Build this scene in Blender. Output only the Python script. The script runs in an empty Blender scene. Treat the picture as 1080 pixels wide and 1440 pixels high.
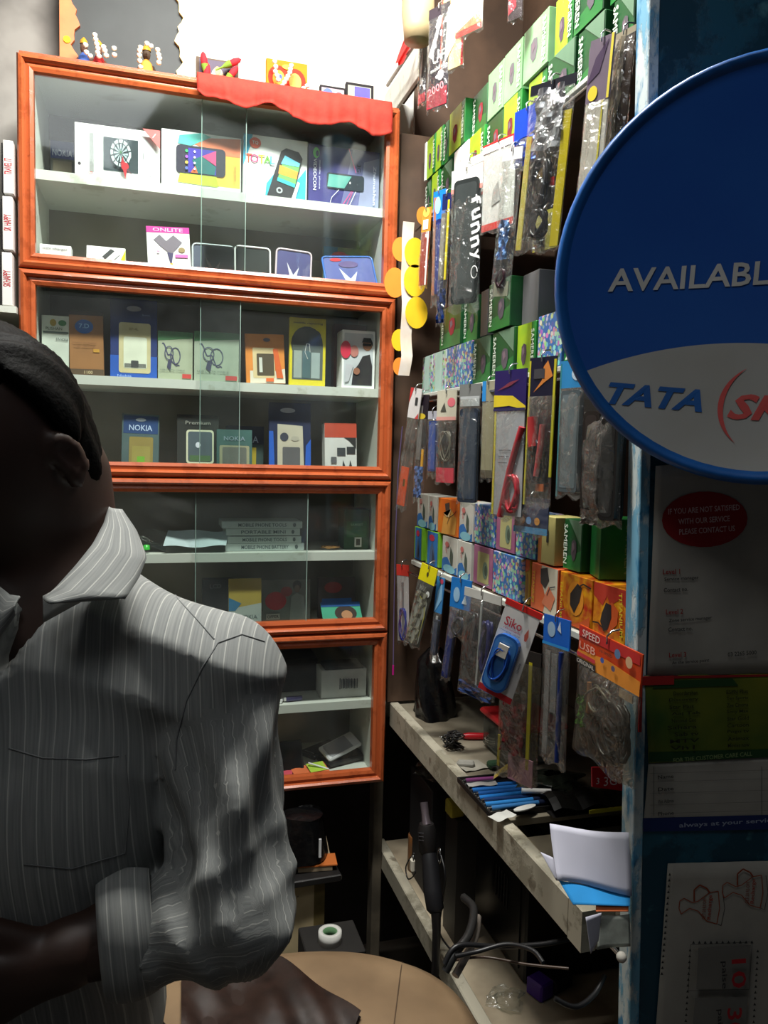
import bpy, math, random
import numpy as np
from mathutils import Vector, Matrix, Euler
random.seed(7); rng = np.random.RandomState(5)
R = math.radians; PI = math.pi
scene = bpy.context.scene
COL = scene.collection

# ------------------------------------------------------------------ camera
CAMLOC = Vector((0, 0, 1.28)); FPX = 1100.0
_yaw, _pit, _rol = R(16.27), R(4.26), R(1.39)
FW = Vector((math.sin(_yaw)*math.cos(_pit), math.cos(_yaw)*math.cos(_pit), -math.sin(_pit)))
_r = Vector((math.cos(_yaw), -math.sin(_yaw), 0)); _u = _r.cross(FW)
RT = _r*math.cos(_rol) + _u*math.sin(_rol); UP = -_r*math.sin(_rol) + _u*math.cos(_rol)
cam = bpy.data.objects.new('camera', bpy.data.cameras.new('camera')); COL.objects.link(cam)
cam.matrix_world = Matrix.Translation(CAMLOC) @ Matrix((RT, UP, -FW)).transposed().to_4x4()
cam.data.sensor_fit = 'VERTICAL'; cam.data.sensor_height = 36.0
cam.data.lens = FPX/1440.0*36.0; cam.data.clip_start = 0.02
scene.camera = cam
# ------------------------------------------------------------------ light and exposure
scene.view_settings.view_transform = 'Standard'; scene.view_settings.look = 'None'
scene.view_settings.gamma = 1.0; scene.view_settings.use_curve_mapping = False
scene.view_settings.exposure = 0.0
wd = bpy.data.worlds.new('night_street'); scene.world = wd; wd.use_nodes = True
wd.node_tree.nodes['Background'].inputs[0].default_value = (0.75, 0.85, 1.0, 1)
wd.node_tree.nodes['Background'].inputs[1].default_value = 0.022
def area(name, loc, target, sx, sy, watts, color):
    l = bpy.data.lights.new(name, 'AREA'); l.shape = 'RECTANGLE'; l.size = sx; l.size_y = sy
    l.energy = watts; l.color = color
    o = bpy.data.objects.new(name, l); COL.objects.link(o); o.location = loc
    o.rotation_euler = (Vector(target)-Vector(loc)).to_track_quat('-Z', 'Y').to_euler(); return o
area('tube_light', (0.18, 1.00, 2.48), (0.24, 1.50, 0.9), 0.60, 0.08, 40.0, (1.0, 0.985, 0.93))
area('counter_lamp', (-0.25, 0.10, 2.50), (0.20, 0.75, 1.0), 0.45, 0.45, 3.4, (0.93, 0.97, 1.0))

def at(px, py, axis, val):
    """point where the view ray through a pixel meets the plane axis = val"""
    d = FW + RT*((px-540)/FPX) - UP*((py-720)/FPX)
    return CAMLOC + d*((val-CAMLOC[axis])/d[axis])
def atd(px, py, dist):
    d = FW + RT*((px-540)/FPX) - UP*((py-720)/FPX); return CAMLOC + d*dist
def proj(p):
    d = Vector(p)-CAMLOC; z = d.dot(FW); return 540+FPX*d.dot(RT)/z, 720-FPX*d.dot(UP)/z, z
def yrow(px, X, z):
    a, b = 0.3, 6.0
    for _ in range(40):
        m = (a+b)/2
        if proj((X, m, z))[0] > px: a = m
        else: b = m
    return (a+b)/2

# ------------------------------------------------------------------ materials
def lin(c): return tuple((x/12.92 if x <= .04045 else ((x+.055)/1.055)**2.4) for x in [v/255 for v in c])+(1,)
MATS = {}
def nodes(m):
    m.use_nodes = True; nt = m.node_tree; return nt, nt.nodes, nt.links, nt.nodes['Principled BSDF']
def mat(c, rough=.55, metal=0, var=.12, scale=14, bump=0, name=None, c2=None, coat=0, emit=0):
    key = (c, rough, metal, var, scale, bump, c2, coat, emit)
    if key in MATS: return MATS[key]
    m = bpy.data.materials.new(name or 'surface'); nt, n, l, b = nodes(m)
    tc = n.new('ShaderNodeTexCoord'); nz = n.new('ShaderNodeTexNoise'); nz.inputs['Scale'].default_value = scale
    nz.inputs['Detail'].default_value = 4
    l.new(tc.outputs['Object'], nz.inputs['Vector'])
    mx = n.new('ShaderNodeMix'); mx.data_type = 'RGBA'
    a = lin(c); k = 1-var*1.6
    mx.inputs[6].default_value = tuple(v*k for v in a[:3])+(1,) if c2 is None else lin(c2)
    mx.inputs[7].default_value = tuple(min(1, v*(1+var*.5)) for v in a[:3])+(1,)
    rp = n.new('ShaderNodeMapRange'); rp.inputs[1].default_value = .35; rp.inputs[2].default_value = .65
    l.new(nz.outputs[0], rp.inputs[0]); l.new(rp.outputs[0], mx.inputs[0]); l.new(mx.outputs[2], b.inputs['Base Color'])
    b.inputs['Roughness'].default_value = rough; b.inputs['Metallic'].default_value = metal
    b.inputs['Coat Weight'].default_value = coat
    if bump:
        bp = n.new('ShaderNodeBump'); bp.inputs['Strength'].default_value = bump; bp.inputs['Distance'].default_value = .004
        l.new(nz.outputs[0], bp.inputs['Height']); l.new(bp.outputs[0], b.inputs['Normal'])
    MATS[key] = m; return m
def clear(name, tint, gloss, haze, hz=(200, 205, 205), rough=.05, scale=20, wr=0.0):
    """thin clear sheet: see-through, with a sheen and a little dust"""
    m = bpy.data.materials.new(name); m.use_nodes = True; nt = m.node_tree; n = nt.nodes; l = nt.links
    n.remove(n['Principled BSDF']); out = n['Material Output']
    tr = n.new('ShaderNodeBsdfTransparent'); tr.inputs[0].default_value = lin(tint)
    gl = n.new('ShaderNodeBsdfGlossy'); gl.inputs['Roughness'].default_value = rough; gl.inputs[0].default_value = (1, 1, 1, 1)
    df = n.new('ShaderNodeBsdfDiffuse'); df.inputs[0].default_value = lin(hz)
    fr = n.new('ShaderNodeLayerWeight'); fr.inputs[0].default_value = .35
    ml = n.new('ShaderNodeMath'); ml.operation = 'MULTIPLY_ADD'; ml.inputs[1].default_value = gloss*2; ml.inputs[2].default_value = gloss*.5
    l.new(fr.outputs['Fresnel'], ml.inputs[0])
    tc = n.new('ShaderNodeTexCoord'); nz = n.new('ShaderNodeTexNoise'); nz.inputs['Scale'].default_value = scale; nz.inputs['Detail'].default_value = 5
    l.new(tc.outputs['Object'], nz.inputs['Vector'])
    mr = n.new('ShaderNodeMapRange'); mr.inputs[1].default_value = .3; mr.inputs[2].default_value = .75; mr.inputs[3].default_value = haze*.25; mr.inputs[4].default_value = haze*1.6
    l.new(nz.outputs[0], mr.inputs[0])
    m1 = n.new('ShaderNodeMixShader'); m2 = n.new('ShaderNodeMixShader')
    l.new(mr.outputs[0], m1.inputs[0]); l.new(tr.outputs[0], m1.inputs[1]); l.new(df.outputs[0], m1.inputs[2])
    l.new(ml.outputs[0], m2.inputs[0]); l.new(m1.outputs[0], m2.inputs[1]); l.new(gl.outputs[0], m2.inputs[2])
    if wr:
        n2 = n.new('ShaderNodeTexNoise'); n2.inputs['Scale'].default_value = 45; n2.inputs['Detail'].default_value = 3; n2.inputs['Distortion'].default_value = 1.5
        l.new(tc.outputs['Object'], n2.inputs['Vector'])
        bp = n.new('ShaderNodeBump'); bp.inputs['Strength'].default_value = wr; bp.inputs['Distance'].default_value = .01
        l.new(n2.outputs[0], bp.inputs['Height']); l.new(bp.outputs[0], gl.inputs['Normal'])
    l.new(m2.outputs[0], out.inputs[0]); return m
GLASS = clear('window_glass', (250, 253, 252), .035, .016, scale=7)
CASEC = clear('clear_case', (250, 250, 250), .05, .01)
PLASTIC = clear('clear_plastic', (246, 248, 246), .11, .05, rough=.12, wr=.6)
SMOKE = clear('smoked_plastic', (220, 220, 214), .08, .16, hz=(110, 104, 92), rough=.15, wr=.6)
def confetti(name, base, sc=140):
    m = bpy.data.materials.new(name); nt, n, l, b = nodes(m)
    tc = n.new('ShaderNodeTexCoord'); vo = n.new('ShaderNodeTexVoronoi'); vo.inputs['Scale'].default_value = sc
    l.new(tc.outputs['Object'], vo.inputs['Vector'])
    hs = n.new('ShaderNodeHueSaturation'); hs.inputs['Saturation'].default_value = .75; hs.inputs['Value'].default_value = .7
    l.new(vo.outputs['Color'], hs.inputs['Color'])
    mx = n.new('ShaderNodeMix'); mx.data_type = 'RGBA'; mx.inputs[6].default_value = lin(base); l.new(hs.outputs[0], mx.inputs[7])
    lt = n.new('ShaderNodeMath'); lt.operation = 'LESS_THAN'; lt.inputs[1].default_value = .55; l.new(vo.outputs['Distance'], lt.inputs[0])
    l.new(lt.outputs[0], mx.inputs[0]); l.new(mx.outputs[2], b.inputs['Base Color']); b.inputs['Roughness'].default_value = .35
    return m
CONF = confetti('confetti_print', (60, 110, 175)); CONFW = confetti('pale_confetti_print', (190, 205, 200))
def paint(name, top, under, thr=.55, scale=9, stretch=(1, 1, 1), rough=.6, bump=.3, third=None, thr3=.62):
    """worn paint: a top coat with chips that show the coat under it"""
    m = bpy.data.materials.new(name); nt, n, l, b = nodes(m)
    tc = n.new('ShaderNodeTexCoord'); mp = n.new('ShaderNodeMapping'); mp.inputs['Scale'].default_value = stretch
    l.new(tc.outputs['Object'], mp.inputs[0])
    nz = n.new('ShaderNodeTexNoise'); nz.inputs['Scale'].default_value = scale; nz.inputs['Detail'].default_value = 9; nz.inputs['Roughness'].default_value = .7
    l.new(mp.outputs[0], nz.inputs['Vector'])
    mr = n.new('ShaderNodeMapRange'); mr.inputs[1].default_value = thr-.03; mr.inputs[2].default_value = thr+.03; l.new(nz.outputs[0], mr.inputs[0])
    mx = n.new('ShaderNodeMix'); mx.data_type = 'RGBA'; mx.inputs[6].default_value = lin(top); mx.inputs[7].default_value = lin(under)
    l.new(mr.outputs[0], mx.inputs[0]); last = mx
    if third:
        n3 = n.new('ShaderNodeTexNoise'); n3.inputs['Scale'].default_value = scale*2.7; n3.inputs['Detail'].default_value = 8
        l.new(mp.outputs[0], n3.inputs['Vector'])
        r3 = n.new('ShaderNodeMapRange'); r3.inputs[1].default_value = thr3-.04; r3.inputs[2].default_value = thr3+.04; l.new(n3.outputs[0], r3.inputs[0])
        m3 = n.new('ShaderNodeMix'); m3.data_type = 'RGBA'; l.new(mx.outputs[2], m3.inputs[6]); m3.inputs[7].default_value = lin(third); l.new(r3.outputs[0], m3.inputs[0]); last = m3
    l.new(last.outputs[2], b.inputs['Base Color']); b.inputs['Roughness'].default_value = rough
    bp = n.new('ShaderNodeBump'); bp.inputs['Strength'].default_value = bump; bp.inputs['Distance'].default_value = .002
    l.new(mr.outputs[0], bp.inputs['Height']); l.new(bp.outputs[0], b.inputs['Normal']); return m
ORANGE = paint('orange_gloss_paint', (178, 88, 48), (160, 76, 40), .55, 22, rough=.28, bump=.1, third=(136, 60, 32), thr3=.70)
SHELFW = paint('off_white_board', (205, 208, 198), (185, 186, 172), .6, 16, rough=.5, bump=.1)
DESKW = paint('dirty_white_paint', (176, 170, 152), (150, 144, 126), .54, 12, rough=.5, third=(118, 110, 94), thr3=.66)
BROWN = mat((88, 66, 50), .7, var=.25, scale=9, name='brown_plywood')
DARK = mat((26, 24, 24), .45, name='black_plastic'); BLACKG = mat((14, 14, 16), .12, name='glossy_black')
CHROME = mat((200, 200, 200), .2, 1, name='chrome')
WHITEC = mat((236, 236, 232), .5, var=.05, name='white_card')

# ------------------------------------------------------------------ mesh builder
TXT = {}
def textverts(s, bold=0.0, shear=0.0):
    key = (s, bold, shear)
    if key in TXT: return TXT[key]
    c = bpy.data.curves.new('t', 'FONT'); c.body = s; c.size = 1; c.resolution_u = 2; c.offset = bold; c.shear = shear
    o = bpy.data.objects.new('t', c); me = bpy.data.meshes.new_from_object(o)
    v = [(p.co.x, p.co.y) for p in me.vertices]; f = [tuple(q.vertices) for q in me.polygons]
    bpy.data.objects.remove(o); bpy.data.curves.remove(c); bpy.data.meshes.remove(me)
    if v:
        x0 = min(a for a, _ in v); x1 = max(a for a, _ in v); y0 = min(b for _, b in v); y1 = max(b for _, b in v)
        h = max(y1-y0, .3); v = [((a-(x0+x1)/2)/h, (b-(y0+y1)/2)/h) for a, b in v]
    TXT[key] = (v, f); return TXT[key]
class MB:
    def __init__(s): s.v = []; s.f = []; s.mi = []; s.ms = []; s.sm = []
    def add(s, vs, fs, m, smooth=False, M=None):
        if m not in s.ms: s.ms.append(m)
        k = s.ms.index(m); o = len(s.v)
        if M is not None: vs = [M @ Vector(v) for v in vs]
        s.v += [tuple(v) for v in vs]; s.f += [tuple(o+i for i in f) for f in fs]; s.mi += [k]*len(fs); s.sm += [smooth]*len(fs); return s
    def box(s, x0, x1, y0, y1, z0, z1, m, b=0, M=None):
        if b <= 0:
            v = [(x, y, z) for z in (z0, z1) for y in (y0, y1) for x in (x0, x1)]
            return s.add(v, [(0, 2, 3, 1), (4, 5, 7, 6), (0, 1, 5, 4), (2, 6, 7, 3), (0, 4, 6, 2), (1, 3, 7, 5)], m, False, M)
        bm_v = []; b = min(b, (x1-x0)/2.01, (y1-y0)/2.01, (z1-z0)/2.01)
        # chamfered box: 24 verts
        import itertools
        idx = {}
        for sx, sy, sz in itertools.product((0, 1), repeat=3):
            X = (x0, x1)[sx]; Y = (y0, y1)[sy]; Z = (z0, z1)[sz]; dx = b if sx == 0 else -b; dy = b if sy == 0 else -b; dz = b if sz == 0 else -b
            for ax, p in enumerate(((X, Y+dy, Z+dz), (X+dx, Y, Z+dz), (X+dx, Y+dy, Z))):
                idx[(sx, sy, sz, ax)] = len(bm_v); bm_v.append(p)
        fs = []
        q = [(0, 0), (1, 0), (1, 1), (0, 1)]
        for s_ in (0, 1):
            fs.append([idx[(s_, a, c, 0)] for a, c in q]); fs.append([idx[(a, s_, c, 1)] for a, c in q]); fs.append([idx[(a, c, s_, 2)] for a, c in q])
        for a in (0, 1):
            for c in (0, 1):
                fs.append([idx[(a, c, 0, 0)], idx[(a, c, 1, 0)], idx[(a, c, 1, 1)], idx[(a, c, 0, 1)]])
                fs.append([idx[(a, 0, c, 0)], idx[(a, 1, c, 0)], idx[(a, 1, c, 2)], idx[(a, 0, c, 2)]])
                fs.append([idx[(0, a, c, 1)], idx[(1, a, c, 1)], idx[(1, a, c, 2)], idx[(0, a, c, 2)]])
        for t in itertools.product((0, 1), repeat=3): fs.append([idx[t+(k,)] for k in range(3)])
        # orient outward
        cc = Vector(((x0+x1)/2, (y0+y1)/2, (z0+z1)/2)); out = []
        for f in fs:
            P = [Vector(bm_v[i]) for i in f]; nn = (P[1]-P[0]).cross(P[2]-P[0])
            out.append(f if nn.dot(sum(P, Vector())/len(P)-cc) > 0 else f[::-1])
        return s.add(bm_v, out, m, False, M)
    def prism(s, pts, y0, y1, m, M=None, smooth=False):
        """outline in x,z pushed from y0 (front) to y1 (back)"""
        n = len(pts); A = sum(pts[i][0]*pts[(i+1) % n][1]-pts[(i+1) % n][0]*pts[i][1] for i in range(n))
        if A < 0: pts = pts[::-1]
        v = [(x, y0, z) for x, z in pts]+[(x, y1, z) for x, z in pts]
        s.add(v, [tuple(range(n)), tuple(range(2*n-1, n-1, -1))], m, False, M)
        return s.add(v, [((i+1) % n, i, n+i, n+(i+1) % n) for i in range(n)], m, smooth, M)
    def flat(s, pts, y, m, M=None):
        n = len(pts); A = sum(pts[i][0]*pts[(i+1) % n][1]-pts[(i+1) % n][0]*pts[i][1] for i in range(n))
        if A < 0: pts = pts[::-1]
        return s.add([(x, y, z) for x, z in pts], [tuple(range(n))], m, False, M)
    def text(s, txt, x, z, h, m, y=0, rot=0, w=None, bold=.0, shear=0.0, M=None):
        v, f = textverts(txt, bold, shear)
        if not v: return s
        wd = max(a for a, _ in v)-min(a for a, _ in v); kx = h if w is None else w/max(wd, .01)
        c, sn = math.cos(rot), math.sin(rot)
        return s.add([(x+(a*kx)*c-(b*h)*sn, y, z+(a*kx)*sn+(b*h)*c) for a, b in v], f, m, False, M)
    def tube(s, path, r, m, n=6, M=None, cap=True):
        P = [Vector(p) for p in path]; N = len(P); rs = r if isinstance(r, (list, tuple)) else [r]*N
        T = [(P[min(i+1, N-1)]-P[max(i-1, 0)]).normalized() for i in range(N)]
        a = T[0].orthogonal().normalized(); vs = []
        for i in range(N):
            a = (a-T[i]*a.dot(T[i])); a = a.normalized() if a.length > 1e-6 else T[i].orthogonal().normalized(); b = T[i].cross(a)
            vs += [P[i]+(a*math.cos(2*PI*k/n)+b*math.sin(2*PI*k/n))*rs[i] for k in range(n)]
        fs = [(i*n+k, i*n+(k+1) % n, (i+1)*n+(k+1) % n, (i+1)*n+k) for i in range(N-1) for k in range(n)]
        s.add(vs, fs, m, True, M)
        if cap: s.add(vs, [tuple(range(n-1, -1, -1)), tuple((N-1)*n+k for k in range(n))], m, False, M)
        return s
    def lathe(s, prof, m, n=20, c=(0, 0, 0), M=None, axis='z'):
        vs = []
        for r, z in prof:
            for k in range(n):
                a = 2*PI*k/n
                p = (c[0]+r*math.cos(a), c[1]+r*math.sin(a), c[2]+z) if axis == 'z' else (c[0]+r*math.cos(a), c[1]-z, c[2]+r*math.sin(a))
                vs.append(p)
        fs = [(i*n+k, i*n+(k+1) % n, (i+1)*n+(k+1) % n, (i+1)*n+k) for i in range(len(prof)-1) for k in range(n)]
        return s.add(vs, fs, m, True, M)
    def ball(s, c, rx, ry, rz, m, n=12, M=None, seed=None, rough=0):
        vs = []; fs = []; k = n//2; rn = random.Random(seed)
        for i in range(k+1):
            t = PI*i/k
            for j in range(n):
                a = 2*PI*j/n; q = 1+(rn.uniform(-rough, rough) if rough else 0)
                vs.append((c[0]+rx*q*math.sin(t)*math.cos(a), c[1]+ry*q*math.sin(t)*math.sin(a), c[2]+rz*q*math.cos(t)))
        for i in range(k):
            for j in range(n): fs.append((i*n+j, (i+1)*n+j, (i+1)*n+(j+1) % n, i*n+(j+1) % n))
        return s.add(vs, fs, m, True, M)
    def grid(s, fn, nu, nv, m, smooth=True, M=None):
        vs = [fn(i/nu, j/nv) for j in range(nv+1) for i in range(nu+1)]
        fs = [(j*(nu+1)+i, j*(nu+1)+i+1, (j+1)*(nu+1)+i+1, (j+1)*(nu+1)+i) for j in range(nv) for i in range(nu)]
        return s.add(vs, fs, m, smooth, M)
    def build(s, name, parent=None, loc=None, rot=None):
        me = bpy.data.meshes.new(name); me.from_pydata(s.v, [], s.f); me.update()
        for m in s.ms: me.materials.append(m)
        me.polygons.foreach_set('material_index', s.mi); me.polygons.foreach_set('use_smooth', s.sm)
        o = bpy.data.objects.new(name, me); COL.objects.link(o)
        if parent: o.parent = parent
        if loc is not None: o.location = loc
        if rot is not None: o.rotation_euler = rot
        return o
def empty(name, loc=(0, 0, 0), rot=(0, 0, 0)):
    o = bpy.data.objects.new(name, None); COL.objects.link(o); o.location = loc; o.rotation_euler = rot; o.empty_display_size = .05; return o
def tag(o, label, cat, group=None):
    o['label'] = label; o['category'] = cat
    if group: o['group'] = group
    return o
def struct(o): o['kind'] = 'structure'; return o
def stuff(o): o['kind'] = 'stuff'; return o

def ell(cx, cz, rx, rz, n=18, a0=0): return [(cx+rx*math.cos(a0+2*PI*i/n), cz+rz*math.sin(a0+2*PI*i/n)) for i in range(n)]
def rrect(x0, x1, z0, z1, r, k=4):
    r = min(r, (x1-x0)/2, (z1-z0)/2); out = []
    for cx, cz, a in ((x1-r, z1-r, 0), (x0+r, z1-r, 90), (x0+r, z0+r, 180), (x1-r, z0+r, 270)):
        out += [(cx+r*math.cos(R(a+90*i/k)), cz+r*math.sin(R(a+90*i/k))) for i in range(k+1)]
    return out
PRINTM = {}
def C_(c, rough=.85):
    return c if isinstance(c, bpy.types.Material) else mat(c, rough, var=.06, scale=30, name='printed_ink')
def decals(spec, w, h, y0=0.0, parent=None, z0=0.0, pname='printed_artwork'):
    """flat print for the front of a pack w wide and h high; u,v run 0..1 from the lower left corner"""
    A = MB(); T = MB(); k = 1
    X = lambda u: (u-.5)*w
    Z = lambda v: z0+v*h
    for e in spec:
        y = y0-.00035*k; k += 1; t = e[0]
        if t == 'r': A.flat([(X(e[1]), Z(e[2])), (X(e[3]), Z(e[2])), (X(e[3]), Z(e[4])), (X(e[1]), Z(e[4]))], y, C_(e[5]))
        elif t == 'rr': A.flat(rrect(X(e[1]), X(e[3]), Z(e[2]), Z(e[4]), e[6] if len(e) > 6 else .004), y, C_(e[5]))
        elif t == 'e': A.flat(ell(X(e[1]), Z(e[2]), e[3]*w, e[4]*h), y, C_(e[5]))
        elif t == 'p': A.flat([(X(a), Z(b)) for a, b in e[1]], y, C_(e[2]))
        elif t == 't': T.text(e[1], X(e[2]), Z(e[3]), e[4]*h, C_(e[5]), y, R(e[6]) if len(e) > 6 else 0, (e[7]*(h if len(e) > 6 and abs(e[6]) == 90 else w)) if len(e) > 7 else None, bold=.01)
        elif t == 'l':   # polyline stroke
            P = [(X(a), Z(b)) for a, b in e[1]]; q = e[2]
            for (a, b), (c, d) in zip(P[:-1], P[1:]):
                L = math.hypot(c-a, d-b) or 1e-6; nx, nz = -(d-b)/L*q/2, (c-a)/L*q/2
                A.flat([(a+nx, b+nz), (a-nx, b-nz), (c-nx, d-nz), (c+nx, d+nz)], y, C_(e[3]))
    if A.v: A.build(pname, parent)
    if T.v: T.build('lettering', parent)
def box_thing(name, w, h, d, m, spec, loc, rot=(0, 0, 0), b=.0006):
    o = MB().box(-w/2, w/2, 0, d, 0, h, m, b).build(name, None, loc, rot)
    decals(spec, w, h, 0, o); return o
# ================================================================== THE ROOM
PLASTER = mat((150, 146, 140), .85, var=.25, scale=6, bump=.5, name='grey_plaster', c2=(96, 92, 88))
WHITEW = mat((232, 230, 222), .8, var=.05, scale=3, name='white_wall_paint')
struct(MB().box(-1.3, 1.6, 1.90, 2.0, 0, 2.75, WHITEW).build('wall_back'))
struct(MB().box(-1.3, -1.2, -1.0, 1.90, 0, 2.75, PLASTER).build('wall_left'))
struct(MB().box(.90, 1.0, .80, 1.90, 0, 2.75, mat((120, 104, 88), .8, var=.2, name='dull_wall')).build('wall_right'))
struct(MB().box(-1.3, 1.6, -1.0, 2.0, 2.75, 2.85, WHITEW).build('ceiling'))
struct(MB().box(-1.3, 1.6, -1.0, 2.0, -.1, 0, mat((92, 84, 74), .7, var=.3, scale=5, bump=.4, name='cement_floor')).build('floor'))
struct(MB().box(-.164, .899, 1.885, 1.90, 0, .60, mat((40, 34, 30), .8, var=.3, name='shade_board')).build('trim_2'))  # near-black colour paints the shade on the wall below the cabinet
struct(MB().box(-1.2, -.165, 1.845, 1.90, 0, 2.75, PLASTER).build('trim_1'))

# ================================================================== GLAZED CABINET
CX0, CX1, CY, CYB = -.245, .482, 1.60, 1.835
MODS = [(1.606, 1.988, 1.795), (1.223, 1.606, 1.418), (.896, 1.223, 1.067), (.560, .896, .738)]
cab = empty('display_cabinet', ((CX0+CX1)/2, CY, .56))
tag(cab, 'tall orange-framed wall cabinet with sliding glass doors and four tiers of stock', 'cabinet')
off = -cab.location
def cb(mb, name):
    o = mb.build(name, cab, off); return o
cb(MB().box(CX0+.012, CX0+.026, CY+.022, CYB, .562, 1.984, SHELFW), 'side_panel')
cb(MB().box(CX1-.024, CX1-.010, CY+.022, CYB, .562, 1.984, SHELFW), 'side_panel')
cb(MB().box(CX0+.026, CX1-.024, CYB-.008, CYB, .562, 1.984, mat((134, 128, 112), .7, var=.15, scale=5, name='cabinet_back_board')), 'back_panel')
for z in (.562, .889, 1.216, 1.599, 1.970):
    cb(MB().box(CX0+.026, CX1-.024, CY+.026, CYB-.008, z, z+.014, SHELFW), 'deck_board')
cb(MB().box(CX0+.004, CX1-.002, CY+.004, CYB, 1.9845, 1.992, ORANGE), 'top_board')
def frame(x0, x1, z0, z1):
    mb = MB()
    # inset from the outer edge, projection towards the room
    prof = [(0, .022), (0, .002), (.0035, -.004), (.009, -.006), (.0125, -.002), (.0145, .003), (.0185, .002), (.0215, .0005), (.028, .003), (.028, .020)]
    vs = []; n = len(prof)
    for cx, cz, sx, sz in ((x0, z0, 1, 1), (x1, z0, -1, 1), (x1, z1, -1, -1), (x0, z1, 1, -1)):
        vs += [(cx+sx*i, CY+p, cz+sz*i) for i, p in prof]
    fs = [((k*n+i), (k*n+i+1), (((k+1) % 4)*n+i+1), (((k+1) % 4)*n+i)) for k in range(4) for i in range(n-1)]
    mb.add(vs, [f[::-1] for f in fs], ORANGE); return mb
for zi, (z0, z1, zs) in enumerate(MODS):
    fr = cb(frame(CX0, CX1, z0+.0008, z1-.0008), 'door_frame')
    cb(MB().box(CX0+.026, CX1-.024, CY+.030, CYB-.008, zs-.018, zs, SHELFW), 'shelf')
    xa = at(345, 300, 1, CY+.012)[0]; xb = at(283, 300, 1, CY+.018)[0]
    if zi == 1: xa = at(338, 450, 1, CY+.012)[0]; xb = at(282, 450, 1, CY+.018)[0]
    if zi == 2: xa = at(432, 750, 1, CY+.012)[0]; xb = at(275, 750, 1, CY+.018)[0]
    for a, c, y in ((CX0+.024, xa, .009), (xb, CX1-.024, .0155)):
        g = MB().box(a, c, CY+y, CY+y+.0035, z0+.022, z1-.022, GLASS)
        g = cb(g, 'glass_pane')
        e = a if y > .01 else c
        MB().box(e-.0006, e+.0006, CY+y-.0003, CY+y+.0038, z0+.022, z1-.022, mat((150, 175, 165), .2, name='glass_edge')).build('polished_edge', g)

# ================================================================== SIDE RACK
RX = .530; RY0 = .835; RY1 = 1.60
rack = empty('accessory_rack', (RX, RY0, .0))
tag(rack, 'open plywood rack packed with accessory boxes along the right wall', 'rack')
ro = -rack.location
def rb(mb, name): return mb.build(name, rack, ro)
rb(MB().box(.862, .874, RY0, 1.88, 1.0, 2.74, BROWN), 'back_board')
rb(MB().box(.494, .862, 1.63, 1.642, .73, 1.955, BROWN), 'end_board')
rb(MB().box(.590, .862, 1.84, 1.852, 1.956, 2.74, BROWN), 'end_board')
RS = {'bottom': 1.055, 'middle': 1.405, 'upper': 1.768, 'top': 2.142}
for k, z in RS.items():
    rb(MB().box(RX+.004, .862 if k != 'top' else .575, RY0+.002, 1.60 if k != 'top' else 1.88, z-.016, z, BROWN), 'shelf_board')
    w = .070 if k == 'top' else (.010 if k == 'bottom' else .008)
    rb(MB().box(RX-.004, RX+.004, RY0+.002, 1.585 if k != 'top' else 1.885, z-w, z-.0005, SHELFW, .001), 'white_edge_strip')
# hanging rods under the shelves
for z in (1.745, 1.385, 1.030):
    rb(MB().tube([(RX-.012, 1.59, z), (RX-.012, RY0+.01, z)], .0022, CHROME, 6), 'hanging_rod')
P0 = at(545, 120, 0, .50); P1 = at(628, -6, 0, .50)
rb(MB().tube([P0, P1], .004, mat((150, 140, 132), .4, .8, name='dull_steel')), 'hanging_rod')

# front panel of the rack, edge painted white over blue
PA = R(-12)     # the panel is turned a little towards the street
PT = R(-1.7)     # and leans slightly
PM = Matrix.Translation((.530, .764, 0)) @ Matrix.Rotation(PA, 4, 'Z') @ Matrix.Translation((.035, 0, .003)) @ Matrix.Rotation(PT, 4, 'Y')
EDGE = paint('flaking_white_over_blue', (200, 212, 212), (110, 168, 196), .50, 16, (1, 1, .45), bump=.6, third=(56, 130, 172), thr3=.60)
TEAL = paint('teal_paint', (14, 62, 80), (26, 84, 104), .52, 10, (1, 1, 1), rough=.5, third=(70, 120, 130), thr3=.68)
pan = empty('rack_side_panel'); pan.matrix_world = PM
tag(pan, 'teal painted board panel with flaking blue and white front edge, papers pasted on it', 'panel')
MB().box(.006, .62, 0, .030, .002, 2.72, TEAL).build('board', pan)
MB().box(-.006, .006, -.002, .034, .002, 2.72, EDGE, .001).build('edge_strip', pan)

def onpanel(px, py, dy=0):
    d = FW + RT*((px-540)/FPX) - UP*((py-720)/FPX)
    n = Vector((math.sin(-PA)*-1, -math.cos(PA), 0)); n = PM.to_3x3() @ Vector((0, -1, 0))
    o = PM.translation + n*dy
    t = (o-CAMLOC).dot(n)/d.dot(n); return PM.inverted() @ (CAMLOC+d*t)
def paper(name, label, pts, m, thick, dy, wav=0, group=None):
    """sheet pasted on the panel: outline from corner points, slightly wavy"""
    Q = [onpanel(*p) for p in pts]
    xs = [q.x for q in Q]; zs = [q.z for q in Q]; cx = (min(xs)+max(xs))/2; cz = min(zs)
    tl, tr, br, bl = Q
    def fn(u, v):
        a = bl.lerp(br, u); b = tl.lerp(tr, u); p = a.lerp(b, v)
        return (p.x-cx, -dy-abs(wav)*(.5+.5*math.sin(u*17+v*2))*(.4+.6*math.sin(v*3.1+.4)), p.z-cz)
    o = MB().grid(fn, 22, 14, m).build(name, None)
    sl = o.modifiers.new('thick', 'SOLIDIFY'); sl.thickness = thick; sl.offset = 1
    o.matrix_world = PM @ Matrix.Translation((cx, 0, cz))
    tag(o, label, 'paper'); return o, cx, cz
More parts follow.
